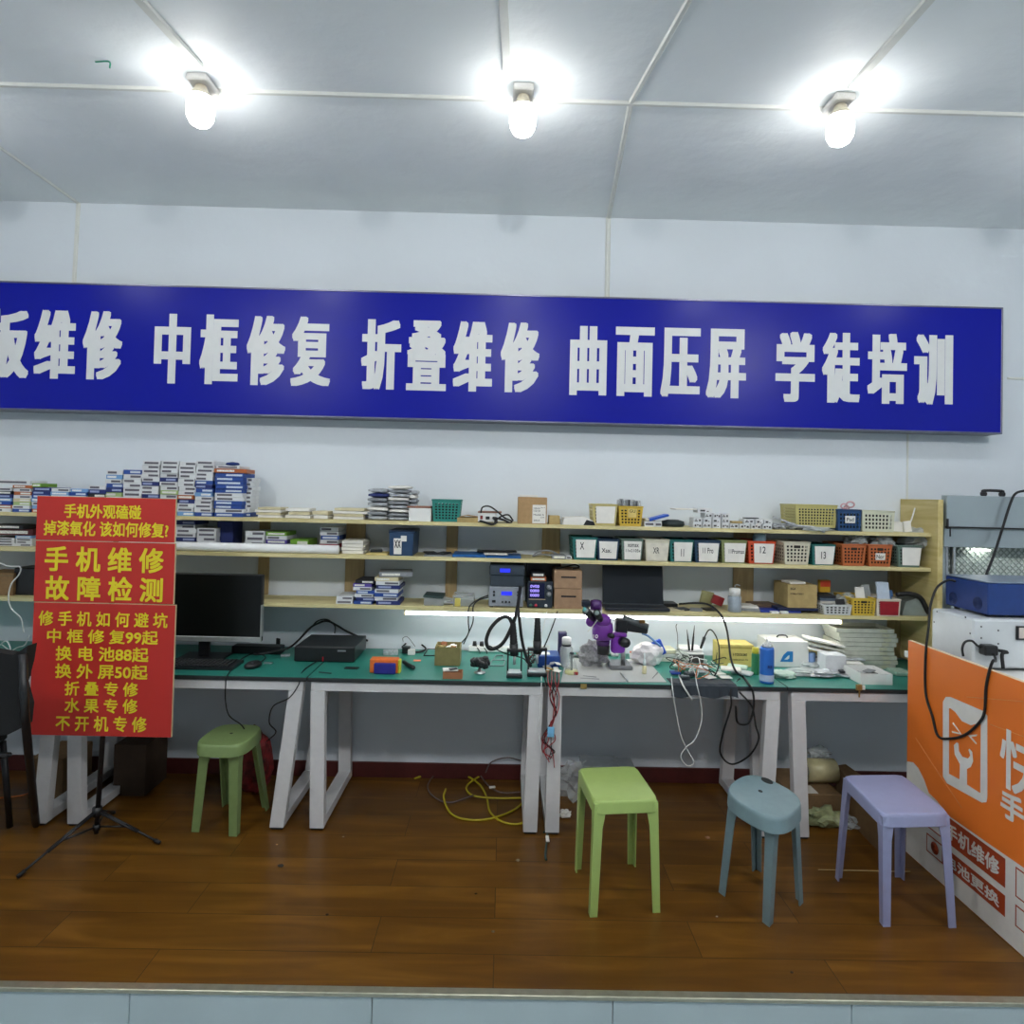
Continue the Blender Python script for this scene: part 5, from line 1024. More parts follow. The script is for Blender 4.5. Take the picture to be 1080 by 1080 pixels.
tcab('black_cable', [D(387, 684)+Vector((0, .02, .04)), aty(366, 666, Yp+.33), aty(356, 660, Yp+.33), aty(345, 655, Yp+.3), aty(334, 658, Yp+.3), aty(325, 664, Yp+.28), aty(316, 674, Yp+.2), aty(305, 683, Yp+.1), aty(290, 687, Yp+.05), aty(275, 690, Yp), D(268, 690)], .006, RUBBER, 'thick black cable arching behind the black desktop computer')
tcab('black_cable', [aty(353, 668, Yp+.3), aty(353, 660, Yp+.32), aty(345, 653.5, Yp+.32), aty(335, 655, Yp+.31), aty(328, 662, Yp+.31), aty(312, 678, Yp+.2), aty(300, 685, Yp+.1), D(285, 690)], .004, RUBBER, 'thinner black cable looping over the black desktop computer')
dbox('power_adapter', 290, 303, 672.5, 681, .06, BLACK, 'black power adapter between monitor and computer', 'adapter', .006, .2, z=ZD+.0)
dbox('black_tray', 244, 296, 682, 690, .07, BLACK, 'long black flat device behind the mouse', 'device', .004)
dlie('foil_scrap', 301, 692, .05, .03, .008, mat('foil', (200, 204, 208), .3, .5, var=.3, scale=80), 'crumpled silver foil scrap left of the computer', 'scrap', .3)
dlie('key_bunch', 283, 700, .045, .02, .006, STEEL, 'small metal key piece right of the mouse', 'key', -.1)
dlie('plastic_shard', 371, 705, .07, .035, .004, BLACK, 'small black plastic card right of the computer front', 'card', -.1)
dlie('tweezers', 343, 710, .07, .008, .004, DARK, 'small dark tweezers near the desk edge below the computer', 'tweezers', -.25)
# orange and blue sponge pack
a, b_, Y, H = dspan(389, 421.5, 696.5, 711.5)
og = thing('sponge_pack', 'orange pack with dark blue front block on the second desk', 'pack', ((a+b_)/2, Y+.03, ZD))
W = b_-a
mb = MB(); mb.bb(a, b_-W*.08, Y+.018, Y+.075, ZD+.001, ZD+H, .004); mb.obj('orange_block', mat('bright_orange', (226, 110, 40), .6), og)
mb = MB(); mb.bb(a+W*.16, a+W*.86, Y, Y+.0175, ZD+.001, ZD+H*.78, .004); mb.obj('blue_block', mat('ultramarine', (34, 32, 130), .6), og)
mb = MB(); mb.bb(b_-W*.08+.0005, b_, Y+.018, Y+.06, ZD+.001, ZD+H*.96, .003); mb.obj('yellow_side', mat('yellow_green', (190, 190, 50), .6), og)
mb = MB(); p = D(426, 701); q = D(436, 707); mb.tube([p+Vector((0, 0, .014)), p.lerp(q, .5)+Vector((0, 0, .012)), q+Vector((0, 0, .014))], .011, 10); tag(mb.obj('black_grip', BLACK), 'short black curved grip right of the orange pack', 'grip')
dlie('orange_sticker', 440, 697, .04, .03, .003, mat('salmon', (232, 130, 96), .6), 'salmon orange round patch on the green desk', 'patch')
dlie('foil_scrap', 412, 690, .08, .05, .022, mat('foil', (0, 0, 0)), 'white and silver crumpled wrapper behind the orange pack', 'wrapper', .2)
dlie('wall_charger', 434, 690, .04, .035, .026, WHITE, 'small white wall charger left of the cardboard parts box', 'charger', .05)
dbox('black_socket', 424, 432, 683, 689.5, .04, BLACK, 'small black socket block left of the white charger', 'socket')
tcab('black_cable', [D(424, 686)+Vector((0, 0, .02)), D(430, 683)+Vector((0, 0, .03)), D(440, 683)+Vector((0, 0, .03)), D(449, 686)+Vector((0, 0, .01)), D(440, 689)+Vector((0, 0, .006)), D(428, 686)+Vector((0, 0, .006))], .005, RUBBER, 'coiled black cable behind the white wall charger')
tcab('thin_wire', [D(425, 684)+Vector((0, 0, .04)), aty(425, 673, 3.7), aty(430, 672, 3.7), aty(438, 682, 3.7)], .0015, RUBBER, 'thin black wire loop rising behind the wall charger')
tcab('wire_loop', [D(447, 692)+Vector((0, 0, .003)), D(451, 685)+Vector((0, 0, .003)), D(460, 685)+Vector((0, 0, .003)), D(460, 692)+Vector((0, 0, .003)), D(447, 692)+Vector((0, 0, .003))], .003, BLACK, 'flat black wire frame left of the cardboard parts box', 'frame', None, 1)
# cardboard parts box, open
a, b_, Y, H = dspan(458.5, 485, 683, 702.5)
def openbox(name, a, b_, Y, d, z, H, m, lab, cat, t=.004, inner=None):
    o = thing(name, lab, cat, ((a+b_)/2, Y+d/2, z)); mb = MB()
    mb.bb(a, b_, Y, Y+t, z, z+H); mb.bb(a, b_, Y+d-t, Y+d, z, z+H); mb.bb(a, a+t, Y+t, Y+d-t, z, z+H); mb.bb(b_-t, b_, Y+t, Y+d-t, z, z+H); mb.bb(a+t, b_-t, Y+t, Y+d-t, z, z+t); mb.obj('carton', m, o); return o
openbox('parts_carton', a, b_, Y, .13, ZD+.001, H, mat('olive_card', (132, 122, 78), .8), 'small open cardboard box of parts on the second desk', 'box')
for i in range(10):
    x = random.uniform(a+.02, b_-.02); y = random.uniform(Y+.02, Y+.11); mb = MB(); mb.box((x, y, ZD+H-.012+random.uniform(0, .01)), (.03, .022, .008), .001, R=Matrix.Rotation(random.uniform(0, 3), 3, 'Z') @ Matrix.Rotation(random.uniform(-.5, .5), 3, 'X'))
    tag(mb.obj('small_part', [mat('tan_card', (0, 0, 0)), PAPER, mat('copper_brown', (140, 84, 50), .5)][i % 3]), 'small brown or white part in the open cardboard box', 'part', 'small parts heaped in the open cardboard box')
openbox('card_tray', *[v for v in (dspan(467, 487.5, 709.5, 716.5)[0], dspan(467, 487.5, 709.5, 716.5)[1])], dspan(467, 487.5, 709.5, 716.5)[2], .06, ZD+.001, dspan(467, 487.5, 709.5, 716.5)[3], mat('rust_card', (150, 100, 66), .8), 'low brown card tray at the desk edge', 'tray')
dlie('phone_part', 475, 707, .075, .045, .008, PAPER, 'white and grey phone part lying on the low card tray', 'phone part', .15, z=ZD+.03)
dlie('phone_part', 478, 706, .04, .02, .006, DARK, 'small dark part on the low card tray', 'phone part', .5, z=ZD+.039)
# black helping hand holder
p = D(506, 710); hp = thing('helping_hand', 'black knobbly holder tool with metal foot on the second desk', 'tool', p)
mb = MB(); mb.lathe([(.028, 0), (.03, .004), (.01, .01), (.008, .03)], 20, 0, Matrix.Translation(p+Vector((0, 0, .001)))); mb.obj('base', STEEL, hp)
rnd = random.Random(3)
for k in range(9):
    a_ = k*PI/4.5; c = p+Vector((.035*math.cos(a_), .02*math.sin(a_), .055+.012*math.sin(a_*2))); mb = MB(); mb.box(c, (.032, .03, .034), .009, R=Matrix.Rotation(rnd.uniform(-.6, .6), 3, 'Y'), seg=2); mb.obj('clamp', BLACK, hp)
mb = MB(); mb.box(p+Vector((0, 0, .052)), (.06, .04, .04), .012, seg=2); mb.obj('body', BLACK, hp)
# power strip with two plugs
a, b_, Y, H = dspan(494, 537, 682, 688)
sp = thing('power_strip', 'white power strip behind the black holder tool', 'power strip', ((a+b_)/2, Y+.02, ZD)); mb = MB(); mb.bb(a, b_, Y, Y+.05, ZD+.001, ZD+.03, .004); mb.obj('body', WHITE, sp)
for i, x in enumerate((500.5, 508)):
    q = aty(x, 684, Y+.025); mb = MB(); mb.cyl((q.x, Y+.025, ZD+.0305), (q.x, Y+.025, ZD+.056), .013, .010, n=12); mb.tube([(q.x, Y+.025, ZD+.05), (q.x+.01, Y+.01, ZD+.03), (q.x+.03, Y-.02, ZD+.012), (q.x+.034, Y-.05, ZD+.006)], .003, 6); tag(mb.obj('mains_plug', BLACK), 'black plug in the white power strip, %s one' % ['left', 'right'][i], 'plug', 'two plugs in the power strip')
for i, (x0, y0, x1, y1) in enumerate(((516, 697, 533, 703), (520, 692, 531, 697))): p_ = D((x0+x1)/2, (y0+y1)/2); mb = MB(); mb.tube([D(x0, y1), D(x0+3, y0), D(x1, y0), D(x1-2, y1)], .003, 6, sub=1, closed=True); o = mb.obj('wire_rest', GREY); o.location = (0, 0, .004); tag(o, 'grey wire rest frame left of the hot air stand, %s one' % ['front', 'back'][i], 'rest')
# two hot air handle stands
def stand(x, yb, lab, cx0, cx1, ang, top):
    p = D(x, yb); s_ = aty(cx0, yb, p.y).x; e = aty(cx1, yb, p.y).x; w = e-s_
    t = thing('handle_stand', lab, 'stand', (p.x, p.y+.04, ZD), 'hot air handle stands at the desk edge')
    mb = MB(); mb.bb(s_, e, p.y, p.y+.09, ZD+.001, ZD+.02, .004); mb.obj('base', mat('stand_black', (24, 28, 32), .35), t)
    mb = MB(); mb.bb(s_+.006, e-.006, p.y+.003, p.y+.07, ZD+.0205, ZD+.03, .002); mb.obj('metal_tray', STEEL, t)
    for sx in (s_+.006, e-.006): mb = MB(); mb.bb(sx-.004, sx+.004, p.y+.03, p.y+.05, ZD+.0305, ZD+.125, .001); mb.obj('side_post', BLACK, t)
    mb = MB(); mb.bb(s_, e, p.y+.024, p.y+.056, ZD+.1255, ZD+.14, .003); mb.obj('cradle', BLACK, t)
    c = Vector(((s_+e)/2, p.y+.04, ZD+.06)); tp_ = aty(top[0], top[1], p.y+.05)
    h = thing('hot_air_handle', lab.replace('stand', 'handle').replace('black', 'ribbed black'), 'tool', c, 'hot air handles in their stands')
    d = (tp_-c)
    mb = MB(); mb.cyl(c, c+d*.22, .007, .009, n=12); mb.obj('nozzle', STEEL, h)
    mb = MB(); mb.cyl(c+d*.22, c+d*.5, .021, .022, n=18); mb.obj('heater_collar', BLACK, h)
    mb = MB(); k = 14
    mb.lathe([(.019-.006*i/k+(.0014 if i % 2 else 0), d.length*(.5+.5*i/k)) for i in range(k+1)], 18, 0, Matrix.Translation(c) @ d.to_track_quat('Z', 'Y').to_matrix().to_4x4()); mb.obj('grip', RUBBER, h)
    return p, tp_
p1, t1 = stand(542.5, 716, 'black hot air stand, left of two, on the second desk', 534, 551, 0, (541, 657))
p2, t2 = stand(566, 714.5, 'black hot air stand, right of two, on the second desk', 556, 577, 0, (567, 652))
Yh = p1.y+.05
tcab('air_hose', [t1+Vector((0, 0, -.01)), aty(536, 651, Yh), aty(528, 652, Yh), aty(518, 662, Yh), aty(513, 675, Yh), aty(516, 684, Yh), aty(524, 683, Yh), aty(532, 676, Yh), aty(540, 660, Yh), aty(545, 645, Yh), aty(548, 625, 3.53), aty(549, 618, 3.55)], .0095, RUBBER, 'thick black air hose looping beside the hot air stands', 'hose')
tcab('air_hose', [aty(546, 640, 3.545), aty(548, 655, Yh), aty(550, 672, Yh), aty(554, 690, Yh), aty(560, 703, Yh)], .008, RUBBER, 'straight black air hose running down between the two stands', 'hose')
tcab('black_cable', [aty(588, 645, 3.55), aty(583, 660, Yh+.05), aty(575, 680, Yh+.05), aty(568, 692, Yh+.03), aty(560, 700, Yh+.02)], .0035, RUBBER, 'black lead slanting from the shelf to the right stand')
tcab('black_cable', [aty(557, 700, Yh), aty(551, 694, Yh), aty(535, 690, Yh+.02), aty(524, 685, Yh+.05), aty(516, 681, Yh+.05)], .003, RUBBER, 'thin black lead curving left of the hot air stands')
tcab('white_cable', [aty(577, 645, 3.55), aty(574, 658, Yh+.05), aty(571, 672, Yh+.05), aty(568, 688, Yh+.05)], .002, WHITE, 'thin white lead hanging from the power supply')
for i, (xa, lab) in enumerate(((495, 'left'), (499, 'right'))):
    tcab('black_cable', [aty(515, 628+2*i, 3.6), aty(505, 632+i, 3.57), aty(xa, 640, 3.545), aty(xa-1+i, 655, 3.55), aty(494, 668, 3.6), aty(486+3*i, 679, 3.7)], .0035, RUBBER, 'black lead hanging from the soldering station, %s of two' % lab)
mb = MB(); rnd = random.Random(9)
pp_ = D(560, 704); 
for k in range(5):
    cs = [pp_+Vector((rnd.uniform(-.04, .04), rnd.uniform(.0, .08), rnd.uniform(.01, .09))) for _ in range(6)]
    o = cable('test_lead', cs, .0022, [RUBBER, mat('dark_red', (0, 0, 0)), GREY][k % 3], 'tangled thin test lead between the hot air stands', 'test lead', 'tangled test leads between the stands')
# blue box and papers
a, b_, Y, H = dspan(567, 590.5, 692, 704.5)
bb_ = thing('blue_box', 'glossy blue tool box right of the hot air stands', 'box', ((a+b_)/2, Y+.04, ZD)); mb = MB(); mb.bb(a, b_, Y, Y+.13, ZD+.001, ZD+H, .004); mb.obj('body', mat('glossy_blue', (36, 74, 152), .3), bb_)
mb = MB(); mb.bb(a+.02, b_-.05, Y+.03, Y+.09, ZD+H+.0002, ZD+H+.001); mb.obj('top_label', PAPER, bb_)
dbox('white_box', 570, 580, 680.5, 687, .05, WHITE, 'small white box behind the glossy blue tool box', 'box', z=ZD)
rnd = random.Random(4)
for i in range(8):
    p = D(rnd.uniform(574, 590), rnd.uniform(706, 714)); mb = MB(); mb.box(p+Vector((0, 0, .004+.005*i)), (.045, .025, .004), .001, R=Matrix.Rotation(rnd.uniform(0, 3), 3, 'Z') @ Matrix.Rotation(rnd.uniform(-.3, .3), 3, 'X'))
    tag(mb.obj('paper_scrap', [PAPER, mat('amber_scrap', (196, 150, 60), .5), PAPER, GREY][i % 4]), 'paper or amber scrap in the heap beside the blue tool box', 'scrap', 'scraps heaped beside the blue tool box')
# red and black bundle of leads hanging off the desk
rnd = random.Random(12); YL = YDF-.015
for k in range(7):
    x0 = 578+k*1.9; pts = [D(x0, 712)+Vector((0, 0, .02)), aty(x0, 719, YL), aty(578+rnd.uniform(0, 12), 735, YL), aty(580+rnd.uniform(0, 8), 752, YL), aty(581+rnd.uniform(-1, 3), 764, YL), aty(571+rnd.uniform(0, 18), 780, YL), aty(572+rnd.uniform(0, 14), 792, YL), aty(577+rnd.uniform(0, 8), 802+rnd.uniform(-8, 8), YL)]
    cable('test_lead', pts, .0026, [mat('lead_red', (150, 40, 44), .5), RUBBER][k % 2], '%s test lead in the bundle hanging between two desks' % ['red', 'black'][k % 2], 'test lead', 'red leads hanging between the desks' if k % 2 == 0 else 'black leads hanging between the desks')
mb = MB(); p = aty(581, 772, YL); mb.box(p, (.034, .012, .05), .003); tag(mb.obj('cable_tie_tag', mat('sky_blue', (110, 170, 206), .5)), 'sky blue tag tied round the hanging leads', 'tag')
tcab('white_cable', [D(571, 708)+Vector((0, 0, .01)), aty(571, 722, YL), aty(570, 735, YL), aty(569, 755, YL), aty(567, 770, YL), aty(570, 785, YL), aty(571, 798, YL)], .0025, WHITE, 'thin white lead hanging in front of the desk leg')
# bottles at the back, flask
p = D(596, 700); jr = thing('glass_jar', 'clear jar with white lid behind the conical flask', 'jar', (p.x, 3.5, ZD)); P0 = Vector((p.x, 3.52, ZD+.001)); zt = aty(596, 672, 3.52).z-ZD
mb = MB(); mb.lathe([(.032, 0), (.034, .01), (.034, zt*.62), (.02, zt*.75)], 22, 0, Matrix.Translation(P0)); mb.obj('bottle', CLEAR, jr); mb = MB(); mb.lathe([(.024, zt*.76), (.025, zt*.97), (.018, zt)], 22, 0, Matrix.Translation(P0)); mb.obj('lid', WHITE, jr); mb = MB(); mb.lathe([(.0255, zt*.70), (.026, zt*.76)], 22, 0, Matrix.Translation(P0)); mb.obj('black_ring', BLACK, jr)
a = aty(589, 670, 3.6).x; b_ = aty(598, 670, 3.6).x; zt = aty(593, 667, 3.6).z; mb = MB(); mb.bb(a, b_, 3.6, 3.64, ZD+.001, zt, .003); tag(mb.obj('dark_bottle', mat('dark_violet', (52, 48, 84), .4)), 'tall dark violet square bottle behind the clear jar', 'bottle')
p = D(603, 712); fk = thing('conical_flask', 'clear conical flask with yellow liquid at the desk edge', 'flask', p); P0 = p+Vector((0, .02, .001)); zt = aty(603, 689, p.y).z-ZD
G_ = mat('flask_glass', (220, 230, 226), .05, alpha=.28); mb = MB(); mb.lathe([(.036, 0), (.039, .004), (.013, zt*.72), (.012, zt*.9), (.014, zt*.92)], 28, 0, Matrix.Translation(P0), cap=False); mb.obj('glass', G_, fk)
mb = MB(); mb.lathe([(.034, .002), (.032, .018)], 24, 0, Matrix.Translation(P0)); mb.obj('liquid', mat('yellow_liquid', (222, 214, 130), .3), fk)
mb = MB(); mb.cyl(P0+Vector((0, 0, .02)), P0+Vector((0, 0, zt)), .006, n=10); mb.cyl(P0+Vector((0, 0, zt*.93)), P0+Vector((0, 0, zt*1.0)), .013, .009, n=14); mb.obj('stopper', DARK, fk)
mb = MB(); q = P0+Vector((.02, -.03, .01)); mb.box(q, (.022, .006, .016), .002); mb.obj('red_label', mat('lead_red', (0, 0, 0)), fk)
# grey mat on the third desk
pts = [D(592, 721), D(703, 720), D(684, 698), D(597, 694)]; pts[0].y = max(pts[0].y, YDF+.0); pts[1].y = max(pts[1].y, YDF+.0)
for p in pts: p.z = ZD+.0008
mb = MB(); mb.prism(pts, (0, 0, .0025)); tag(mb.obj('work_mat', mat('silver_mat', (178, 180, 178), .32, var=.04, scale=8)), 'silver grey silicone work mat on the microscope desk', 'mat')
ZM_ = ZD+.0036
def pen(x0, y0, x1, y1, r, m, name, lab, cat, z=ZM_, grp=None): p, q = D(x0, y0, z), D(x1, y1, z); mb = MB(); mb.cyl(p+Vector((0, 0, r)), q+Vector((0, 0, r)), r*.5, r, n=10); return tag(mb.obj(name, m), lab, cat, grp)
pen(654, 710, 662, 719, .004, STEEL, 'tweezers', 'steel tweezers on the grey mat pointing to the desk edge', 'tweezers'); pen(688, 716, 694, 709, .0025, GREY, 'probe', 'thin grey probe on the right of the grey mat', 'probe')
pen(615, 713, 629, 714.5, .0018, GREY, 'thin_rod', 'thin grey rod lying on the grey mat, upper one', 'rod'); pen(612, 715.5, 632, 716.5, .0018, GREY, 'thin_rod', 'thin grey rod lying on the grey mat, lower one', 'rod')
p = D(679.5, 711); bt = thing('glue_bottle', 'small glue bottle with white needle tip standing on the mat', 'bottle', p); z0 = ZM_+.0005; mb = MB(); mb.lathe([(.011, 0), (.0115, .004), (.0115, .036), (.008, .04)], 16, 0, Matrix.Translation(Vector((p.x, p.y, z0)))); mb.obj('bottle', mat('cream_glue', (206, 200, 160), .4), bt)
mb = MB(); mb.lathe([(.009, .041), (.008, .06), (.003, .075), (.0015, .105)], 14, 0, Matrix.Translation(Vector((p.x, p.y, z0)))); mb.obj('needle_cap', mat('pale_blue_cap', (214, 228, 230), .4), bt)
a = D(640, 705, ZM_)
# microscope
Y0 = 3.42
def V_(x, y, dy=0.0): return aty(x, y, Y0+dy)
msc = thing('microscope', 'purple stereo microscope with black eyepieces above the grey mat', 'microscope', (V_(640, 690).x, Y0+.1, ZD))
PUR = mat('purple_paint', (112, 48, 148), .35, var=.04); DPUR = mat('dark_purple', (70, 30, 96), .4)
s_ = (V_(640, 660)-V_(639, 660)).length
def lobe(x, y, rx, ry, dy, m, nm, ry2=None):
    c = V_(x, y, dy); b = bmesh.new(); bmesh.ops.create_uvsphere(b, u_segments=20, v_segments=14, radius=1)
    for v in b.verts: v.co = Vector((v.co.x*rx*s_, v.co.y*(ry2 or rx)*s_, v.co.z*ry*s_))
    return MB().bm(b, 0, True, Matrix.Translation(c)).obj(nm, m, msc)
p = V_(635.5, 665); mb = MB(); mb.lathe([(7.5*s_, -9.5*s_), (10.5*s_, -8*s_), (11.2*s_, 0), (10.5*s_, 7*s_), (8*s_, 10*s_)], 26, 0, Matrix.Translation(p)); mb.obj('optical_body', PUR, msc)
lobe(636, 654.5, 8.6, 7, -.02, PUR, 'prism_housing'); lobe(623, 655.5, 5.2, 5.6, -.01, PUR, 'prism_housing')
p = V_(636, 674.8); mb = MB(); mb.lathe([(6.8*s_, -5.4*s_), (7.2*s_, 0)], 24, 0, Matrix.Translation(p)); mb.obj('lower_ring', DPUR, msc)
p = V_(636.5, 680.4); mb = MB(); mb.lathe([(6.4*s_, -9*s_), (6.6*s_, -1*s_), (5.8*s_, 0)], 24, 0, Matrix.Translation(p)); mb.obj('objective', BLACK, msc)
for (xa, ya, xb, yb) in ((634, 655, 629.5, 646.5), (626, 652, 618, 644)):
    p, q = V_(xa, ya, -.03), V_(xb, yb, -.11); mb = MB(); mb.cyl(p, q, 3.4*s_, 3.9*s_, n=18); e = mb.obj('eyepiece', BLACK, msc); mb = MB(); d = (q-p).normalized(); mb.cyl(q-d*.002, q+d*.002, 2.6*s_, n=16); g = mb.obj('lens', mat('lens_grey', (120, 136, 134), .1), e); g.location = (0, 0, 0)
mb = MB(); mb.cyl(V_(615, 642.5, -.1), V_(619, 644, -.1), 2.4*s_, n=14); mb.obj('teal_eye_cup', mat('teal_cup', (96, 176, 176), .5), msc)
p = V_(628.5, 643, .02); mb = MB(); mb.lathe([(6.6*s_, -4*s_), (6.6*s_, 0)], 22, 0, Matrix.Translation(p)); mb.obj('camera_adapter', WHITE, msc)
mb = MB(); mb.lathe([(6.4*s_, 0.2*s_), (6.8*s_, 5*s_), (5.6*s_, 9.5*s_), (3*s_, 10.5*s_)], 22, 0, Matrix.Translation(p)); mb.obj('camera_head', DPUR, msc)
mb = MB(); mb.box(V_(618, 636.5, .0), (.045, .04, .035), .006); mb.obj('camera_box', mat('camera_navy', (20, 30, 46), .4), msc)
mb = MB(); mb.cyl(V_(643, 670, -.05), V_(646, 671, -.08), 2.6*s_, n=16); mb.obj('zoom_knob', BLACK, msc)
text('10', V_(625.5, 673.2, -.075), Vector((5*s_, 0, 0)), Vector((0, 0, 4*s_)), PAPER, msc, name='lettering')
mb = MB(); mb.tube([V_(630, 654, -.1), V_(624, 662, -.07), V_(620, 666, -.05)], .0022, 6); mb.obj('white_wire', PAPER, msc)
mb = MB(); c = V_(651.5, 678, .03); mb.box(c, (.075, .05, .105), .018, seg=3); mb.obj('focus_holder', mat('bright_purple', (140, 60, 190), .35), msc)
mb = MB(); mb.cyl(V_(657, 677, .0), V_(660, 678, -.06), 5.2*s_, 5.0*s_, n=22); mb.obj('focus_knob', BLACK, msc)
mb = MB(); mb.box(V_(648.5, 668.5, .02), (.12, .05, .02), .004, R=Matrix.Rotation(.05, 3, 'Y')); mb.obj('arm', PUR, msc)
mb = MB(); c = V_(657, 690, .06); mb.cyl((c.x, c.y, ZD+.026), (c.x, c.y, V_(650, 655).z), .012, n=16); mb.obj('post', STEEL, msc)
mb = MB(); mb.bb(c.x-.07, c.x+.05, c.y-.02, c.y+.12, ZD+.001, ZD+.025, .006); mb.obj('base', mat('dark_base', (112, 114, 118), .4), msc)
mb = MB(); mb.box(V_(655, 660, .05), (.06, .06, .075), .006); mb.box(V_(668, 661, .05), (.15, .05, .05), .006, R=Matrix.Rotation(.12, 3, 'Y')); mb.obj('boom_clamp', BLACK, msc)
mb = MB(); mb.cyl(V_(657, 652.5, .04), V_(683, 661.5, .04), 4*s_, 3.6*s_, n=16); mb.obj('boom_tube', mat('boom_grey', (62, 68, 70), .35), msc)
mb = MB(); mb.box(V_(677, 655.5, .03), (.03, .025, .014), .002); mb.obj('brass_block', mat('brass', (120, 90, 44), .4, .6), msc)
# row of small tools and boards behind the mat
crumple('grey_cloth', (D(619, 692).x, 3.55, ZD+.001), (.075, .05, .07), mat('speckled_grey', (150, 150, 152), .8, var=.3, scale=80), 'crumpled grey speckled cloth left of the microscope', 'cloth', 5)
dbox('small_vise', 615, 628, 684.5, 691, .05, DARK, 'dark green small vise left of the microscope objective', 'vise')
rnd = random.Random(21)
bits = [('circuit_board', (50, 96, 84)), ('tool_case', (70, 80, 80)), ('brush', (200, 170, 80)), ('circuit_board', (80, 90, 96)), ('tape_roll', (210, 214, 200)), ('circuit_board', (44, 90, 70)), ('solder_tin', (180, 184, 186)), ('tape_roll', (228, 232, 232))]
for i, x in enumerate((600, 607, 612, 620, 629, 640, 648, 668)):
    nm, c = bits[i]; yy = 692+rnd.uniform(-2, 3)
    if nm in ('tape_roll', 'solder_tin'):
        p = D(x, yy); mb = MB(); mb.lathe([(.022, .001), (.023, .004), (.023, .018), (.02, .021), (.01, .021)], 20, 0, Matrix.Translation(p)); tag(mb.obj(nm, mat('bit_%d' % i, c, .4)), '%s %s in the row behind the grey mat, %s' % ({4: 'pale', 6: 'metal', 7: 'white'}[i], nm.replace('_', ' '), {4: 'left of objective', 6: 'under the holder', 7: 'by the focus knob'}[i]), nm.replace('_', ' '))
    else: dlie(nm, x, yy, .035+.02*(i % 2), .028, .012, mat('bit_%d' % i, c, .4), '%s behind the grey mat, %s' % (nm.replace('_', ' '), {0: 'at its left corner', 1: 'second from left corner', 2: 'yellow one near the flask', 3: 'left of the dark vise', 5: 'under the purple objective'}[i]), nm.replace('_', ' '), rnd.uniform(-.4, .4))
dbox('orange_tin', 665, 672, 688, 693, .03, mat('salmon', (0, 0, 0)), 'small salmon pot right of the microscope knob', 'pot'); dlie('white_dish', 670, 699, .09, .05, .014, WHITE, 'white oval dish right of the microscope post', 'dish', .1)
crumple('white_bag', (D(672, 688).x, 3.6, ZD+.001), (.085, .045, .07), mat('milky_bag', (220, 216, 218), .5), 'milky white bag standing behind the focus knob', 'bag', 6, amp=.15)
mb = MB(); p = aty(693, 684, 3.6); mb.box(p, (.075, .02, .085), .004, R=Matrix.Rotation(-.45, 3, 'Y')); tag(mb.obj('blue_sleeve', mat('vivid_blue2', (36, 84, 200), .35)), 'vivid blue plastic piece leaning right of the milky bag', 'plastic piece'); 
mb = MB(); p = aty(684, 671, 3.6); mb.tube([aty(677, 668, 3.6), p, aty(697, 682, 3.58)], .006, 8); tag(mb.obj('blue_rod', mat('steel_blue', (90, 130, 180), .4)), 'steel blue handle resting on the vivid blue piece', 'handle tool')
a, b_, Y, H = dspan(676, 691, 688, 701.5); mb = MB(); mb.bb(a, b_, Y+.01, Y+.05, ZD+.001, ZD+H, .006); tag(mb.obj('teal_bottle', mat('teal_clear', (50, 150, 170), .25)), 'squat teal bottle behind the small glue bottle', 'bottle')
# hot plate station and the heap of leads
stackof_y = D(706, 696)
for i, (x0, x1, c, lab) in enumerate(((690, 716, (214, 214, 200), 'cream tray right of the blue piece, lowest'), (692, 717, (196, 200, 196), 'grey white tray on the cream one'), (691, 714, (222, 220, 190), 'pale yellow tray on top of its pile'))):
    a, b_, Y, H = dspan(x0, x1, 690, 699); mb = MB(); mb.box(((a+b_)/2, Y+.07, ZD+.012+i*.022), (b_-a, .11, .02), .002, R=Matrix.Rotation(.1*(i-1), 3, 'Z')); tag(mb.obj('tray', mat('tray_%d' % i, c, .5)), lab, 'tray')
a, b_, Y, H = dspan(719, 743, 684, 703)
hst = thing('preheating_station', 'white preheating station with grey front among the leads', 'station', ((a+b_)/2, Y+.06, ZD)); W = b_-a
mb = MB(); mb.prism([(a, Y, ZD+.001), (b_, Y, ZD+.001), (b_, Y, ZD+H*.72), (a+W*.1, Y+.0, ZD+H*.72)], (0, .11, 0)); mb.box(((a+b_)/2, Y+.07, ZD+H*.86), (W, .1, H*.2), .006); mb.obj('body', WHITE, hst)
mb = MB(); mb.bb(a+W*.3, b_-.004, Y-.003, Y-.0005, ZD+.01, ZD+H*.66); mb.obj('front_plate', mat('dark_plate', (90, 88, 86), .4, .3), hst)
mb = MB(); mb.cyl((a+W*.12, Y-.004, ZD+H*.5), (a+W*.12, Y+.1, ZD+H*.5), .028, n=22); mb.obj('round_end', mat('greenish_white', (184, 192, 182), .4), hst)
for i, (x, yt_) in enumerate(((724.5, 664), (732.5, 659.5))):
    pb = aty(727+3*i, 686, 3.5); pt = aty(x, yt_, 3.5); mb = MB(); mb.cyl(pb, pb.lerp(pt, .55), .006, .005, n=10); mb.cyl(pb.lerp(pt, .55), pt, .004, .0012, n=10); tag(mb.obj('soldering_iron', BLACK), 'thin pointed soldering iron standing in the station, %s one' % ['left', 'right'][i], 'soldering iron')
pen_p = aty(739, 684, 3.48); pen_q = aty(743, 672, 3.48); mb = MB(); mb.cyl(pen_p, pen_q, .006, .009, n=12); tag(mb.obj('iron_handle', BLACK), 'thick black iron handle leaning right of the station', 'tool handle')
tcab('black_cable', [pen_q, aty(747, 665, 3.48), aty(751, 665, 3.48), aty(756, 673, 3.46), aty(758.5, 685, 3.44), aty(758, 702, 3.4), aty(754, 712, 3.36), aty(750, 717, 3.34)], .0035, RUBBER, 'black lead arching from the iron handle past the yellow box')
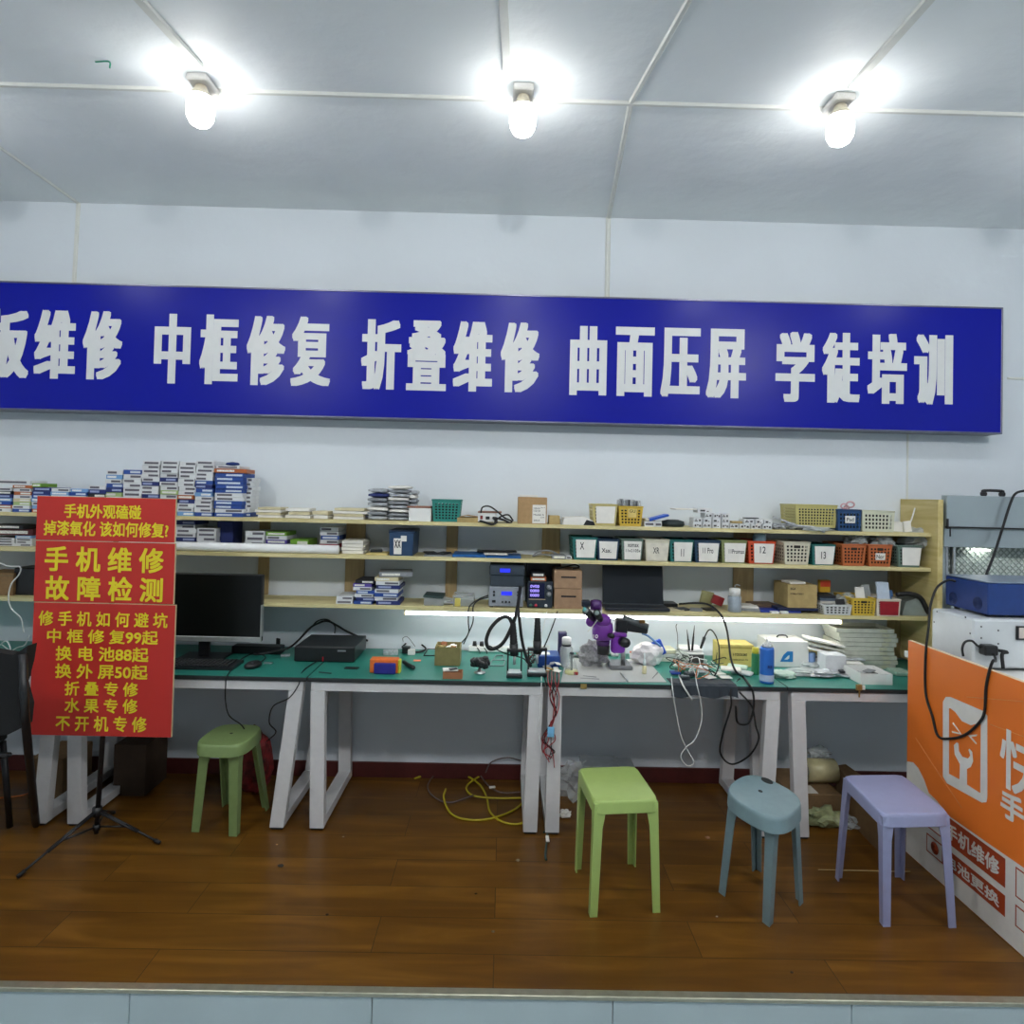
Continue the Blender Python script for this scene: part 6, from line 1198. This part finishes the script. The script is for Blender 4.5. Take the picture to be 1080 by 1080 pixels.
tcab('black_cable', [aty(716, 637, 3.6), aty(735, 636, 3.57), aty(748, 638, 3.55), aty(760, 648, 3.53), aty(766, 662, 3.5), aty(769, 680, 3.42), aty(771, 695, 3.36), aty(776, 708, 3.28), D(784, 716)+Vector((0, 0, .008)), Vector((aty(790, 722, YDF).x, YDF-.004, ZD+.006)), aty(794, 729, YDF-.012), aty(795, 745, YDF-.01), aty(790, 762, YDF-.005), aty(778, 762, YDF+.02), aty(776, 745, YDF)], .0055, RUBBER, 'long thick black cable from the lowest shelf down over the desk edge')
tcab('black_cable', [D(780, 716), aty(771, 728, YDF-.01), aty(771, 745, YDF-.01), aty(762, 775, YDF), aty(760, 795, YDF+.05), aty(772, 806, YDF+.1), aty(790, 797, YDF+.05), aty(800, 780, YDF), aty(797, 765, YDF), aty(793, 745, YDF-.005), aty(780, 730, YDF-.012)], .0045, RUBBER, 'black cable hanging in a long loop below the dark cloth')
tcab('thin_wire', [aty(715, 686, 3.55), aty(714.5, 670, 3.57), aty(713, 661, 3.57), aty(714, 658, 3.57)], .0018, RUBBER, 'thin black wire standing up left of the station')
tcab('white_cable', [D(708, 716)+Vector((0, 0, .01)), aty(709, 724, YDF-.012), aty(712, 745, YDF-.01), aty(718, 775, YDF-.01), aty(726, 793, YDF-.01), aty(732, 804, YDF-.01), aty(725, 808, YDF-.01), aty(718, 798, YDF-.01), aty(724, 788, YDF-.01), aty(733, 780, YDF-.01), aty(740, 760, YDF-.01), aty(739, 740, YDF-.012), aty(735, 722, YDF-.01), D(733, 712)+Vector((0, 0, .01))], .0024, WHITE, 'white earphone cable hanging in a loop below the desk')
tcab('white_cable', [D(716, 714)+Vector((0, 0, .01)), aty(720, 722, YDF-.012), aty(726, 732, YDF-.014), aty(730, 738, YDF-.014)], .004, WHITE, 'short white cable end hanging over the dark cloth')
# dark cloth over the edge
px0, px1 = aty(708, 728, YDF).x, aty(777, 730, YDF).x
mb = MB(); N = 14; vs = []; rnd = random.Random(2)
for i in range(N+1):
    x = px0+(px1-px0)*i/N; w = .004*math.sin(i*1.7)
    vs += [(x, YDF+.10, ZD+.004), (x, YDF+.012, ZD+.006+w*.3), (x, YDF-.006+w, ZD-.002), (x+.004*math.sin(i), YDF-.009+w, ZD-.055-.008*math.sin(i*.9))]
mb.add(vs, [(i*4+k, (i+1)*4+k, (i+1)*4+k+1, i*4+k+1) for i in range(N) for k in range(3)], 0, False); o = mb.obj('dark_cloth', mat('slate_cloth', (44, 52, 60), .7, bump=.3)); md = o.modifiers.new('thick', 'SOLIDIFY'); md.thickness = .002; tag(o, 'dark slate cloth hanging over the desk edge under the leads', 'cloth')
# heap of boards and leads
rnd = random.Random(33); HP = [('circuit_board', (40, 120, 96), 'green'), ('circuit_board', (34, 60, 140), 'blue'), ('adapter', (228, 230, 230), 'white'), ('circuit_board', (52, 60, 66), 'dark'), ('paper_scrap', (226, 226, 220), 'white'), ('adapter', (40, 44, 48), 'black')]
for i, (x, y, k, w, d, h, z) in enumerate(((712, 712, 1, .05, .04, .012, 0), (720, 709, 0, .06, .05, .012, 0), (728, 714, 3, .06, .04, .018, 0), (731, 708, 0, .055, .045, .012, .02), (741, 712, 2, .06, .045, .04, 0), (748, 716, 4, .06, .05, .004, 0), (757, 713, 4, .07, .05, .004, .005), (722, 717, 3, .05, .03, .014, 0), (737, 705, 5, .04, .03, .02, .0), (745, 705, 0, .05, .04, .01, .005), (765, 716, 4, .06, .05, .004, .0), (716, 704, 4, .06, .04, .01, 0))):
    nm, c, cl = HP[k]; p = D(x, y); mb = MB(); mb.box((0, 0, h/2), (w, d, h), .002 if k != 2 else .012); 
    if 'board' in nm:
        for j in range(5): mb.box((rnd.uniform(-w*.35, w*.35), rnd.uniform(-d*.3, d*.3), h+.002), (.01, .008, .004), 0, 1)
    o = mb.obj(nm, [mat('heap_'+cl+str(k), c, .45), GREY]); o.location = (p.x, max(p.y, YDF+.03), ZD+.007+z); o.rotation_euler = (0, 0, rnd.uniform(-.6, .6)); tag(o, '%s %s in the heap on the dark cloth' % (cl, nm.replace('_', ' ')), nm.replace('_', ' '), '%s %ss heaped on the dark cloth' % (cl, nm.replace('_', ' ')))
LC = [('white', WHITE), ('black', RUBBER), ('white', WHITE), ('orange', mat('orange_wire', (200, 110, 50), .5)), ('black', RUBBER)]
for k in range(14):
    c = D(rnd.uniform(712, 765), rnd.uniform(700, 716)); pts = [c+Vector((rnd.uniform(-.07, .07), max(rnd.uniform(-.05, .05), YDF-c.y+.01), rnd.uniform(.012, .075))) for _ in range(5)]
    cable('thin_lead', pts, .0022, LC[k % 5][1], '%s thin lead tangled in the heap on the dark cloth' % LC[k % 5][0], 'lead', '%s thin leads in the heap' % LC[k % 5][0])
# yellow box, cans and white box
a, b_, Y, H = dspan(759.5, 795, 680, 703.5)
yb_ = thing('yellow_box', 'pale yellow product box between station and green bottle', 'box', ((a+b_)/2, Y+.05, ZD)); mb = MB(); mb.bb(a, b_, Y, Y+.13, ZD+.001, ZD+H, .002); mb.obj('carton', mat('pale_yellow_card', (208, 190, 110), .55), yb_)
text('I-TOOLS6E', (a+(b_-a)*.38, Y-.0012, ZD+H*.5), ((b_-a)*.42, 0, 0), (0, 0, H*.12), INK, yb_, name='print'); text('Precision Screen Kit', (a+(b_-a)*.28, Y-.0012, ZD+H*.3), ((b_-a)*.55, 0, 0), (0, 0, H*.07), INK, yb_, bold=(.005, .01), name='print')
mb = MB(); mb.bb(a, b_, Y-.0008, Y-.0002, ZD+H*.82, ZD+H*.9); mb.obj('top_band', mat('yellow_band', (170, 150, 76), .6), yb_)
def can(x, yb, yt, wpx, m, capm, lab, name, cap='cone', dy=.02):
    p = D(x, yb); P0 = Vector((p.x, max(p.y, YDF+.035), ZD+.001)); H = aty(x, yt, P0.y).z-ZD; r = wpx/2*(P0.y/F); t = thing(name, lab, 'can', P0)
    if cap == 'cone':
        mb = MB(); mb.lathe([(r*.96, 0), (r, .004), (r, H*.76), (r*.9, H*.82)], 26, 0, Matrix.Translation(P0)); mb.obj('can_body', m, t)
        mb = MB(); mb.lathe([(r*.86, H*.82), (r*.8, H*.85), (r*.35, H*.92), (r*.3, H)], 22, 0, Matrix.Translation(P0)); mb.obj('nozzle', capm, t)
        mb = MB(); mb.lathe([(r*1.004, .012), (r*1.004, H*.2)], 26, 0, Matrix.Translation(P0), cap=False); mb.obj('label_foot', mat('can_pale_label', (170, 186, 214), .4), t)
    else:
        mb = MB(); mb.lathe([(r*.96, 0), (r, .004), (r, H*.74), (r*.9, H*.78)], 24, 0, Matrix.Translation(P0)); mb.obj('can_body', m, t); mb = MB(); mb.lathe([(r*.86, H*.78), (r*.86, H*.97), (r*.7, H)], 22, 0, Matrix.Translation(P0)); mb.obj('cap', capm, t)
    return t, P0, r, H
t, P0, r, H = can(808.5, 720, 674, 14.5, mat('can_blue', (40, 104, 190), .35, .1, var=.03), CLEAR, 'blue spray cleaner can with clear cap on the third desk', 'spray_can')
for k, s_ in enumerate(('WD', '清洁')): text(s_, P0+Vector((-r*.35, -r-.0012, H*(.5-.14*k))), (r*.7, 0, 0), (0, 0, H*.07), mat('can_text', (20, 44, 110), .5), t, name='print') if k else None
can(796.5, 711, 683, 8, mat('can_green', (44, 120, 78), .4), mat('cap_yellow', (206, 196, 60), .4), 'slim green bottle with yellow cap beside the blue can', 'slim_bottle', 'cap')
a, b_, Y, H = dspan(811, 853, 676.5, 704)
wbx = thing('white_box', 'white equipment box with a blue letter A logo', 'box', ((a+b_)/2, Y+.09, ZD)); mb = MB(); mb.bb(a, b_, Y, Y+.17, ZD+.001, ZD+H, .002); mb.obj('carton', WHITE, wbx)
W = b_-a; u = lambda x, z: Vector((a+W*x, Y-.0012, ZD+H*z)); LB = mat('logo_blue', (30, 122, 190), .4)
for iq, q in enumerate(([(.28, .22), (.6, .22), (.6, .34), (.5, .34), (.46, .3), (.38, .3)], [(.28, .22), (.38, .3), (.48, .46), (.6, .5), (.6, .62), (.46, .62), (.36, .48)], [(.5, .22), (.6, .22), (.6, .62), (.52, .62)])):
    MB().prism([u(x, z)+Vector((0, -.0003*iq, 0)) for x, z in q], (0, -.0006, 0)).obj('logo_shape', LB, wbx)
mb = MB(); c = Vector(((a+b_)/2, Y+.09, ZD+H+.002)); mb.tube([c+Vector((-.03, 0, 0)), c+Vector((-.02, 0, .012)), c+Vector((.02, 0, .012)), c+Vector((.03, 0, 0))], .004, 6, sub=2); mb.obj('carry_handle', BLACK, wbx)
mb = MB(); mb.cyl((b_+.0045, Y-.006, ZD+.001), (b_+.0045, Y-.006, ZD+.0), .001); 
p = D(855, 703); mb = MB(); mb.lathe([(.02, 0), (.021, .004), (.021, .075), (.018, .08)], 18, 0, Matrix.Translation(Vector((b_+.024, Y+.02, ZD+.001)))); tag(mb.obj('blue_roll', mat('soft_blue', (140, 170, 220), .4)), 'soft blue roll standing right of the white logo box', 'roll')
# cream box, papers, bags and trays at the right
a, b_, Y, H = dspan(855, 883, 690, 704)
cb = thing('cream_box', 'white box with pale yellow lid right of the logo box', 'box', ((a+b_)/2, Y+.06, ZD)); mb = MB(); mb.bb(a, b_, Y, Y+.16, ZD+.001, ZD+H*.92, .002); mb.obj('carton', PAPER, cb); mb = MB(); mb.bb(a-.002, b_+.002, Y+.0, Y+.162, ZD+H*.925, ZD+H, .002); mb.obj('lid', mat('cream_lid', (236, 216, 150), .6), cb)
text('PREMIUM', (a+(b_-a)*.08, Y-.0012, ZD+H*.68), ((b_-a)*.7, 0, 0), (0, 0, H*.16), INK, cb, name='print')
# ten clear trays stacked
Yt_ = 3.6; a = aty(884, 680, Yt_).x; b_ = aty(943, 680, Yt_).x; TR = mat('milky_tray', (206, 210, 196), .35, alpha=.75)
for i in range(9):
    z0 = ZD+.001+i*.0245; o = thing('plastic_tray', 'milky plastic tray in the tall stack under the shelf, %s' % (['lowest']+[s_+' from bottom' for s_ in ORD[1:8]]+['topmost'])[i], 'tray', ((a+b_)/2, Yt_+.08, z0), 'milky plastic trays stacked under the shelf')
    dx = .012*math.sin(i*1.3); mb = MB(); mb.bb(a+dx, b_+dx-.0+.01, Yt_, Yt_+.18, z0, z0+.003); 
    for (xa, xb, ya, yb2) in ((a, b_+.01, Yt_, Yt_+.003), (a, b_+.01, Yt_+.177, Yt_+.18), (a, a+.003, Yt_+.003, Yt_+.177), (b_+.007, b_+.01, Yt_+.003, Yt_+.177)): mb.bb(xa+dx, xb+dx, ya, yb2, z0+.003, z0+.0225)
    mb.obj('tray', TR, o)
    mb = MB(); mb.bb(b_-.07+dx, b_-.03+dx, Yt_-.0015, Yt_-.0002, z0+.004, z0+.02); mb.obj('tape_tab', mat('tape_tab', (184, 186, 160), .5), o)
a = aty(852, 672, 3.62).x
for i in range(3):
    mb = MB(); p = aty(872, 676+5*i, 3.58); mb.box((p.x, 3.62, p.z-.01), (.2, .1, .012), .003, R=Matrix.Rotation(.2, 3, 'Y')); tag(mb.obj('parts_sleeve', PAPER if i != 1 else TR), 'white sleeve slanting left of the tray stack, %s of three' % ['top', 'middle', 'lowest'][i], 'sleeve')
mb = MB(); p = aty(880, 690, 3.5); mb.box((p.x, 3.53, ZD+.05), (.11, .1, .1), .003); tag(mb.obj('sleeve_support_box', cm('W')), 'white carton supporting the slanting sleeves', 'box')
for i, (x, y, sx, m, lab) in enumerate(((845, 712, .1, FILM, 'clear bag in front of the white logo box'), (867, 713, .09, FILMG, 'silver bag with parts right of the blue can'), (827, 714, .06, mat('mint_paper', (190, 212, 198), .6), 'mint paper scrap beside the blue can'), (858, 705, .07, FILM, 'clear bag leaning on the cream box'))):
    p = D(x, y); crumple('parts_bag' if i != 2 else 'paper_scrap', (p.x, max(p.y, YDF+.07), ZD+.001), (sx, .05, .018), m, lab, 'bag' if i != 2 else 'paper', 40+i)
for i in range(5):
    p = D(897+i*1.5, 716-i*2.2); mb = MB(); mb.box((p.x, max(p.y, YDF+.03)+.035, ZD+.009+.012*i), (.105, .07, .009), .003, R=Matrix.Rotation(-.3+.05*i, 3, 'Z')); tag(mb.obj('silver_pouch', [FILMG, DARK, FILMG, PAPER, FILMG][i]), '%s pouch in the bundle near the key clip, %s' % (['silver', 'dark', 'silver', 'white', 'silver'][i], ['lowest', 'second from bottom', 'middle', 'second from top', 'top'][i]), 'pouch')
for i, (x, y, s_) in enumerate(((785, 712, 0), (779, 708, 1), (772, 713, 2))):
    p = D(x, y); mb = MB(); mb.box((p.x, max(p.y, YDF+.06)+.02, ZD+.008+.012*i), (.1, .07, .01), .002, R=Matrix.Rotation(-.6+.15*i, 3, 'Z')); tag(mb.obj('parts_carton_flat', [cm('W'), mat('mint_paper', (0, 0, 0)), PAPER][i]), '%s flat carton left of the green bottle, %s' % (['white', 'mint', 'paper white'][i], ['lowest', 'middle', 'top'][i]), 'box')
a, b_, Y, H = dspan(908, 941.5, 711, 722.5); Y = max(Y, YDF+.01)
oc2 = openbox('white_open_carton', a, b_, Y, .17, ZD+.001, max(H, .05), WHITE, 'white open carton at the right end of the desks', 'box')
for i in range(5): p = ((a+b_)/2+random.uniform(-.04, .04), Y+.06+random.uniform(-.02, .05), ZD+.02+.008*i); mb = MB(); mb.box(p, (.07, .04, .006), .001, R=Matrix.Rotation(random.uniform(-1, 1), 3, 'Z')); tag(mb.obj('packaged_part', [DARK, GREY, FILMG][i % 3]), 'small packaged part inside the white open carton', 'part', 'packaged parts inside the white open carton')
mb = MB(); p = D(925, 698); mb.box((p.x-.03, p.y, ZD+.006), (.2, .09, .01), .002, R=Matrix.Rotation(.3, 3, 'Z')); tag(mb.obj('dark_sleeve', mat('dark_olive', (56, 66, 56), .5)), 'dark olive sleeve behind the white open carton', 'sleeve')
mb = MB(); p = D(950, 712); mb.box((p.x, p.y+.02, ZD+.012), (.08, .1, .02), .003); tag(mb.obj('mint_block', mat('mint_film', (150, 176, 160), .4)), 'mint green block between the open carton and orange panel', 'block')
kc = thing('key_clip', 'small brass clip with keys hanging at the desk edge', 'key clip', aty(906, 727, YDF-.008)); p = aty(906, 725, YDF-.008)
mb = MB(); mb.box(p, (.03, .012, .03), .003); mb.obj('clip', mat('brass_clip', (150, 124, 72), .4, .5), kc); mb = MB(); mb.box(p+Vector((.022, .0, .0)), (.014, .006, .022), .001); mb.obj('paper_tag', PAPER, kc); mb = MB(); mb.box(p+Vector((.002, 0, -.032)), (.008, .004, .034), .001); mb.obj('key', mat('brass_clip', (0, 0, 0)), kc)
mb = MB(); p = aty(615.5, 724, YDF-.002); mb.box(p, (.03, .0012, .024)); tag(mb.obj('tape_patch', mat('tan_tape', (150, 128, 70), .6)), 'tan tape patch stuck under the microscope desk edge', 'tape')
tcab('white_cable', [D(-8, 690)+Vector((0, 0, .01)), aty(6, 676, 3.4), aty(11, 686, 3.35), aty(2, 680, 3.5)], .003, WHITE, 'thin white cable on the desk behind the office chair'); tcab('white_cable', [aty(4, 692, 2.98), D(18, 687)+Vector((0, 0, .02)), D(26, 684)+Vector((0, 0, .02)), D(31, 675)+Vector((0, 0, .03))], .003, WHITE, 'white cable between the office chair back and the red sign')
# ------------------------------------------------------------------ on the floor
G0 = lambda x, y: atz(x, y, 0.0)
def coil(pts, r, m, lab, name='network_cable'): return cable(name, [G0(x, y)+Vector((0, 0, h)) for x, y, h in pts], r, m, lab)
YC_ = mat('cable_yellow', (176, 160, 30), .5); GC_ = mat('cable_grey', (96, 84, 84), .5)
coil([(437, 823, .01), (450, 819, .01), (470, 817, .012), (490, 820, .012), (505, 829, .012), (513, 842, .01), (517, 858, .008), (530, 868, .006), (548, 870, .006), (562, 864, .02)], .0055, YC_, 'yellow network cable under the second desk, outer curve')
coil([(470, 838, .03), (468, 846, .02), (476, 860, .008), (495, 866, .006), (520, 864, .006), (545, 854, .008), (556, 840, .012), (553, 826, .014), (538, 818, .014), (515, 818, .014), (500, 825, .014), (492, 833, .014), (498, 841, .012), (520, 844, .012), (556, 844, .012)], .0055, YC_, 'yellow network cable coiled under the second desk')
coil([(500, 842, .018), (475, 849, .014), (458, 843, .012), (451, 832, .012), (458, 820, .012), (475, 809, .012), (492, 812, .02), (505, 820, .02), (515, 832, .02), (530, 840, .02), (558, 838, .02)], .0038, GC_, 'grey brown cable coiled behind the yellow one')
cable('network_cable', [aty(512, 815, 3.82), aty(518, 804, 3.825), aty(535, 799, 3.825), aty(552, 803, 3.825)], .0038, GC_, 'grey brown cable standing against the baseboard')
mb = MB(); p = G0(519, 836); mb.box(p+Vector((0, 0, .03)), (.035, .014, .012), .003, R=Matrix.Rotation(.3, 3, 'Z')); tag(mb.obj('cable_connector', PAPER), 'white connector lying on the coiled cables', 'connector')
# clear boxes and bags between the desks
for i, (x0, x1, yt, yb) in enumerate(((594, 628, 812, 846), (612, 650, 800, 836), (640, 664, 797, 830))):
    p = G0((x0+x1)/2, yb); a = aty(x0, 820, p.y).x; b_ = aty(x1, 820, p.y).x; H = aty(x0, yt, p.y).z; Y = min(p.y, 3.6)
    if i == 0: crumple('clear_bag', ((a+b_)/2, Y+.06, .001), ((b_-a)*.6, .08, H*.6), CLEAR, 'large crumpled clear bag behind the lime stool', 'bag', 51)
    else:
        o = thing('clear_storage_box', 'clear storage box behind the lime stool, %s' % ['', 'left one', 'right one'][i], 'box', ((a+b_)/2, Y+.08, 0)); mb = MB(); mb.bb(a, b_-.004, Y, Y+.15, .002, H-.012, .004); mb.obj('box_body', CLEAR, o); mb = MB(); mb.bb(a-.004, b_, Y-.004, Y+.154, H-.0115, H, .004); mb.obj('lid', mat('grey_clear_lid', (150, 158, 164), .3, alpha=.6), o)
crumple('paper_scrap', (G0(596, 862).x, G0(596, 862).y, .001), (.03, .02, .02), PAPER, 'white torn paper scrap right of the third desk leg', 'paper', 60)
mb = MB(); p, q = G0(577, 880), G0(576, 908); mb.tube([p+Vector((-.02, .01, .004)), p+Vector((0, 0, .006)), q+Vector((0, .05, .006)), q+Vector((0, 0, .005))], .005, 6); tag(mb.obj('broken_pen', mat('dark_teal', (40, 72, 70), .5)), 'dark broken pen on the floor between the desks', 'pen'); mb = MB(); mb.box(p.lerp(q, .3)+Vector((.003, -.0, .015)), (.016, .05, .008), .002); tag(mb.obj('paper_scrap', PAPER), 'white paper scrap lying over the broken pen', 'paper')
for i, (x, y, s_, c, lab) in enumerate(((296, 914, .024, (44, 40, 36), 'small dark crumb in front of the second desk'), (362, 883, .01, (150, 140, 120), 'tiny pale crumb on the floor below the desk leg'), (502, 943, .01, (40, 30, 24), 'tiny dark crumb on the floor near the centre'), (546, 908, .016, (130, 116, 92), 'small pale flake left of the broken pen'), (756, 967, .008, (170, 160, 140), 'tiny white crumb between lime and teal stools'), (746, 884, .022, (140, 100, 70), 'small brown flake behind the stools'), (345, 965, .01, (40, 28, 20), 'tiny dark crumb in the left foreground'), (520, 983, .012, (96, 84, 60), 'tiny grey crumb near the platform edge'), (835, 1026, .01, (60, 48, 36), 'tiny crumb near the metal edge on the right'), (292, 891, .008, (190, 150, 100), 'tiny tan crumb in front of the sage stool'))):
    crumple('floor_crumb', tuple(G0(x, y)+Vector((0, 0, .0005))), (s_*.55, s_*.4, s_*.2), mat('crumb_%d' % i, c, .7), lab, 'crumb', 70+i)
pen(863, 918, 960, 920, .003, mat('bamboo', (190, 170, 120), .5), 'thin_rod', 'long thin rod on the floor under the lilac stool', 'rod', z=0.001)
# cardboard, tape roll and bags under the right desk
p = G0(848, 868); a = aty(846, 840, 3.45).x; b_ = aty(888, 840, 3.45).x
mb = MB(); mb.bb(a-.06, b_, 3.45, 3.78, .001, aty(866, 838, 3.45).z, .003); tag(mb.obj('cardboard_carton', CARD2), 'flat brown carton under the clear tape roll', 'box'); zc2 = aty(866, 838, 3.45).z
crumple('parts_bag', ((a+b_)/2-.03, 3.37, .001), (.1, .05, .05), mat('greenish_film', (150, 160, 120), .3, alpha=.85, var=.3, scale=30), 'greenish plastic bag in front of the flat brown carton', 'bag', 81)
crumple('clear_bag', (b_-.02, 3.36, .001), (.06, .05, .03), CLEAR, 'small clear bag right of the greenish bag', 'bag', 82)
mb = MB(); mb.bb(a+.02, a+.09, 3.46, 3.55, zc2+.0005, zc2+.003); tag(mb.obj('paper_sheet', PAPER), 'white paper sheet on the flat brown carton', 'paper')
r = .062; zr = zc2+r+.002; xa = aty(858, 812, 3.5).x; xb = aty(890, 812, 3.5).x
tr = thing('film_roll', 'big roll of clear packing film under the right desk', 'film roll', ((xa+xb)/2, 3.6, zc2)); mb = MB(); mb.cyl((xa, 3.6, zr), (xb, 3.6, zr), r, n=30); mb.obj('film', mat('cream_film', (196, 188, 146), .25, var=.08), tr); mb = MB(); mb.cyl((xa-.05, 3.6, zr), (xa, 3.6, zr), r*.8, r*.82, n=26); mb.obj('core_end', CLEAR, tr)
crumple('clear_bag', (xb-.05, 3.68, zr+r*.7), (.06, .04, .03), FILM, 'clear wrap on top of the film roll', 'bag', 83)
p = G0(903, 880); q = G0(925, 885)
vb = thing('vented_carton', 'dark brown carton with black vent slots behind the lilac stool', 'box', (2.0, 3.5, 0)); a = aty(893, 840, 3.45).x; xq = aty(926, 880, 3.14).x
pts = [Vector((a, 3.42, 0)), Vector((xq, 3.13, 0)), Vector((xq+.23, 3.3, 0)), Vector((a+.26, 3.62, 0))]
zv = aty(926, 835, 3.14).z
for p in pts: p.x -= 0.0; p.z = .001
pts[2] = Vector((XP-.02, 3.32, .001)); pts[3] = Vector((XP-.04, 3.62, .001)); zv = .215; pts.insert(0, Vector((a+.02, 3.6, .001))); pts = pts[1:]+pts[:1]; mb = MB(); mb.prism(pts, (0, 0, zv)); mb.obj('carton', mat('vent_card', (112, 86, 54), .8), vb)
d = (pts[1]-pts[0]); nrm = Vector((d.y, -d.x, 0)).normalized(); nrm = -nrm if nrm.y > 0 else nrm
for c_ in range(2):
    for r_ in range(8 if c_ else 4):
        o_ = pts[0]+d*(.38+.28*c_)+Vector((0, 0, zv*(.72-.078*r_)))+nrm*.0015; mb = MB(); mb.prism([o_, o_+d*.17, o_+d*.17+Vector((0, 0, -zv*.05)), o_+Vector((0, 0, -zv*.05))], nrm*.0005); mb.obj('vent_slot', INK, vb)
# red floral bag behind the sage stool, carton behind the tripod
crumple('floral_bag', (G0(247, 845).x+.04, 3.66, .001), (.11, .08, .19), mat('red_floral', (110, 26, 28), .7, var=.8, scale=22), 'dark red floral bag on the floor behind the sage stool', 'bag', 91, amp=.12)
mb = MB(); a = aty(30, 820, 3.5).x; b_ = aty(66, 820, 3.5).x; mb.bb(a, b_, 3.5, 3.75, .001, aty(40, 800, 3.5).z, .003); tag(mb.obj('cardboard_carton', mat('vent_card', (0, 0, 0))), 'brown carton under the desk left of the tripod', 'box')
mb = MB(); a = aty(119, 820, 3.55).x; b_ = aty(153, 820, 3.55).x; mb.bb(a, b_, 3.55, 3.78, .001, aty(110, 785, 3.55).z, .003); tag(mb.obj('cardboard_carton', mat('dark_carton', (60, 44, 30), .8)), 'dark carton behind the tripod pole under the desk', 'box')
coil([(-10, 843, .006), (10, 842, .006), (30, 838, .006), (46, 828, .01)], .004, mat('orange_wire', (0, 0, 0)), 'orange cable on the floor behind the office chair')
EXPO = 3.55
# ------------------------------------------------------------------ world and view
w = bpy.data.worlds.new('world'); S.world = w; w.use_nodes = True
w.node_tree.nodes['Background'].inputs['Color'].default_value = (.8, .9, 1, 1); w.node_tree.nodes['Background'].inputs['Strength'].default_value = .2
S.view_settings.view_transform = 'Standard'; S.view_settings.look = 'None'; S.view_settings.gamma = 1; S.view_settings.exposure = EXPO; S.view_settings.use_curve_mapping = False
S.cycles.use_denoising = True
S.cycles.max_bounces = 8; S.cycles.diffuse_bounces = 4; S.cycles.glossy_bounces = 3; S.cycles.transparent_max_bounces = 12; S.cycles.transmission_bounces = 4
S.cycles.caustics_reflective = False; S.cycles.caustics_refractive = False; S.cycles.sample_clamp_indirect = 6
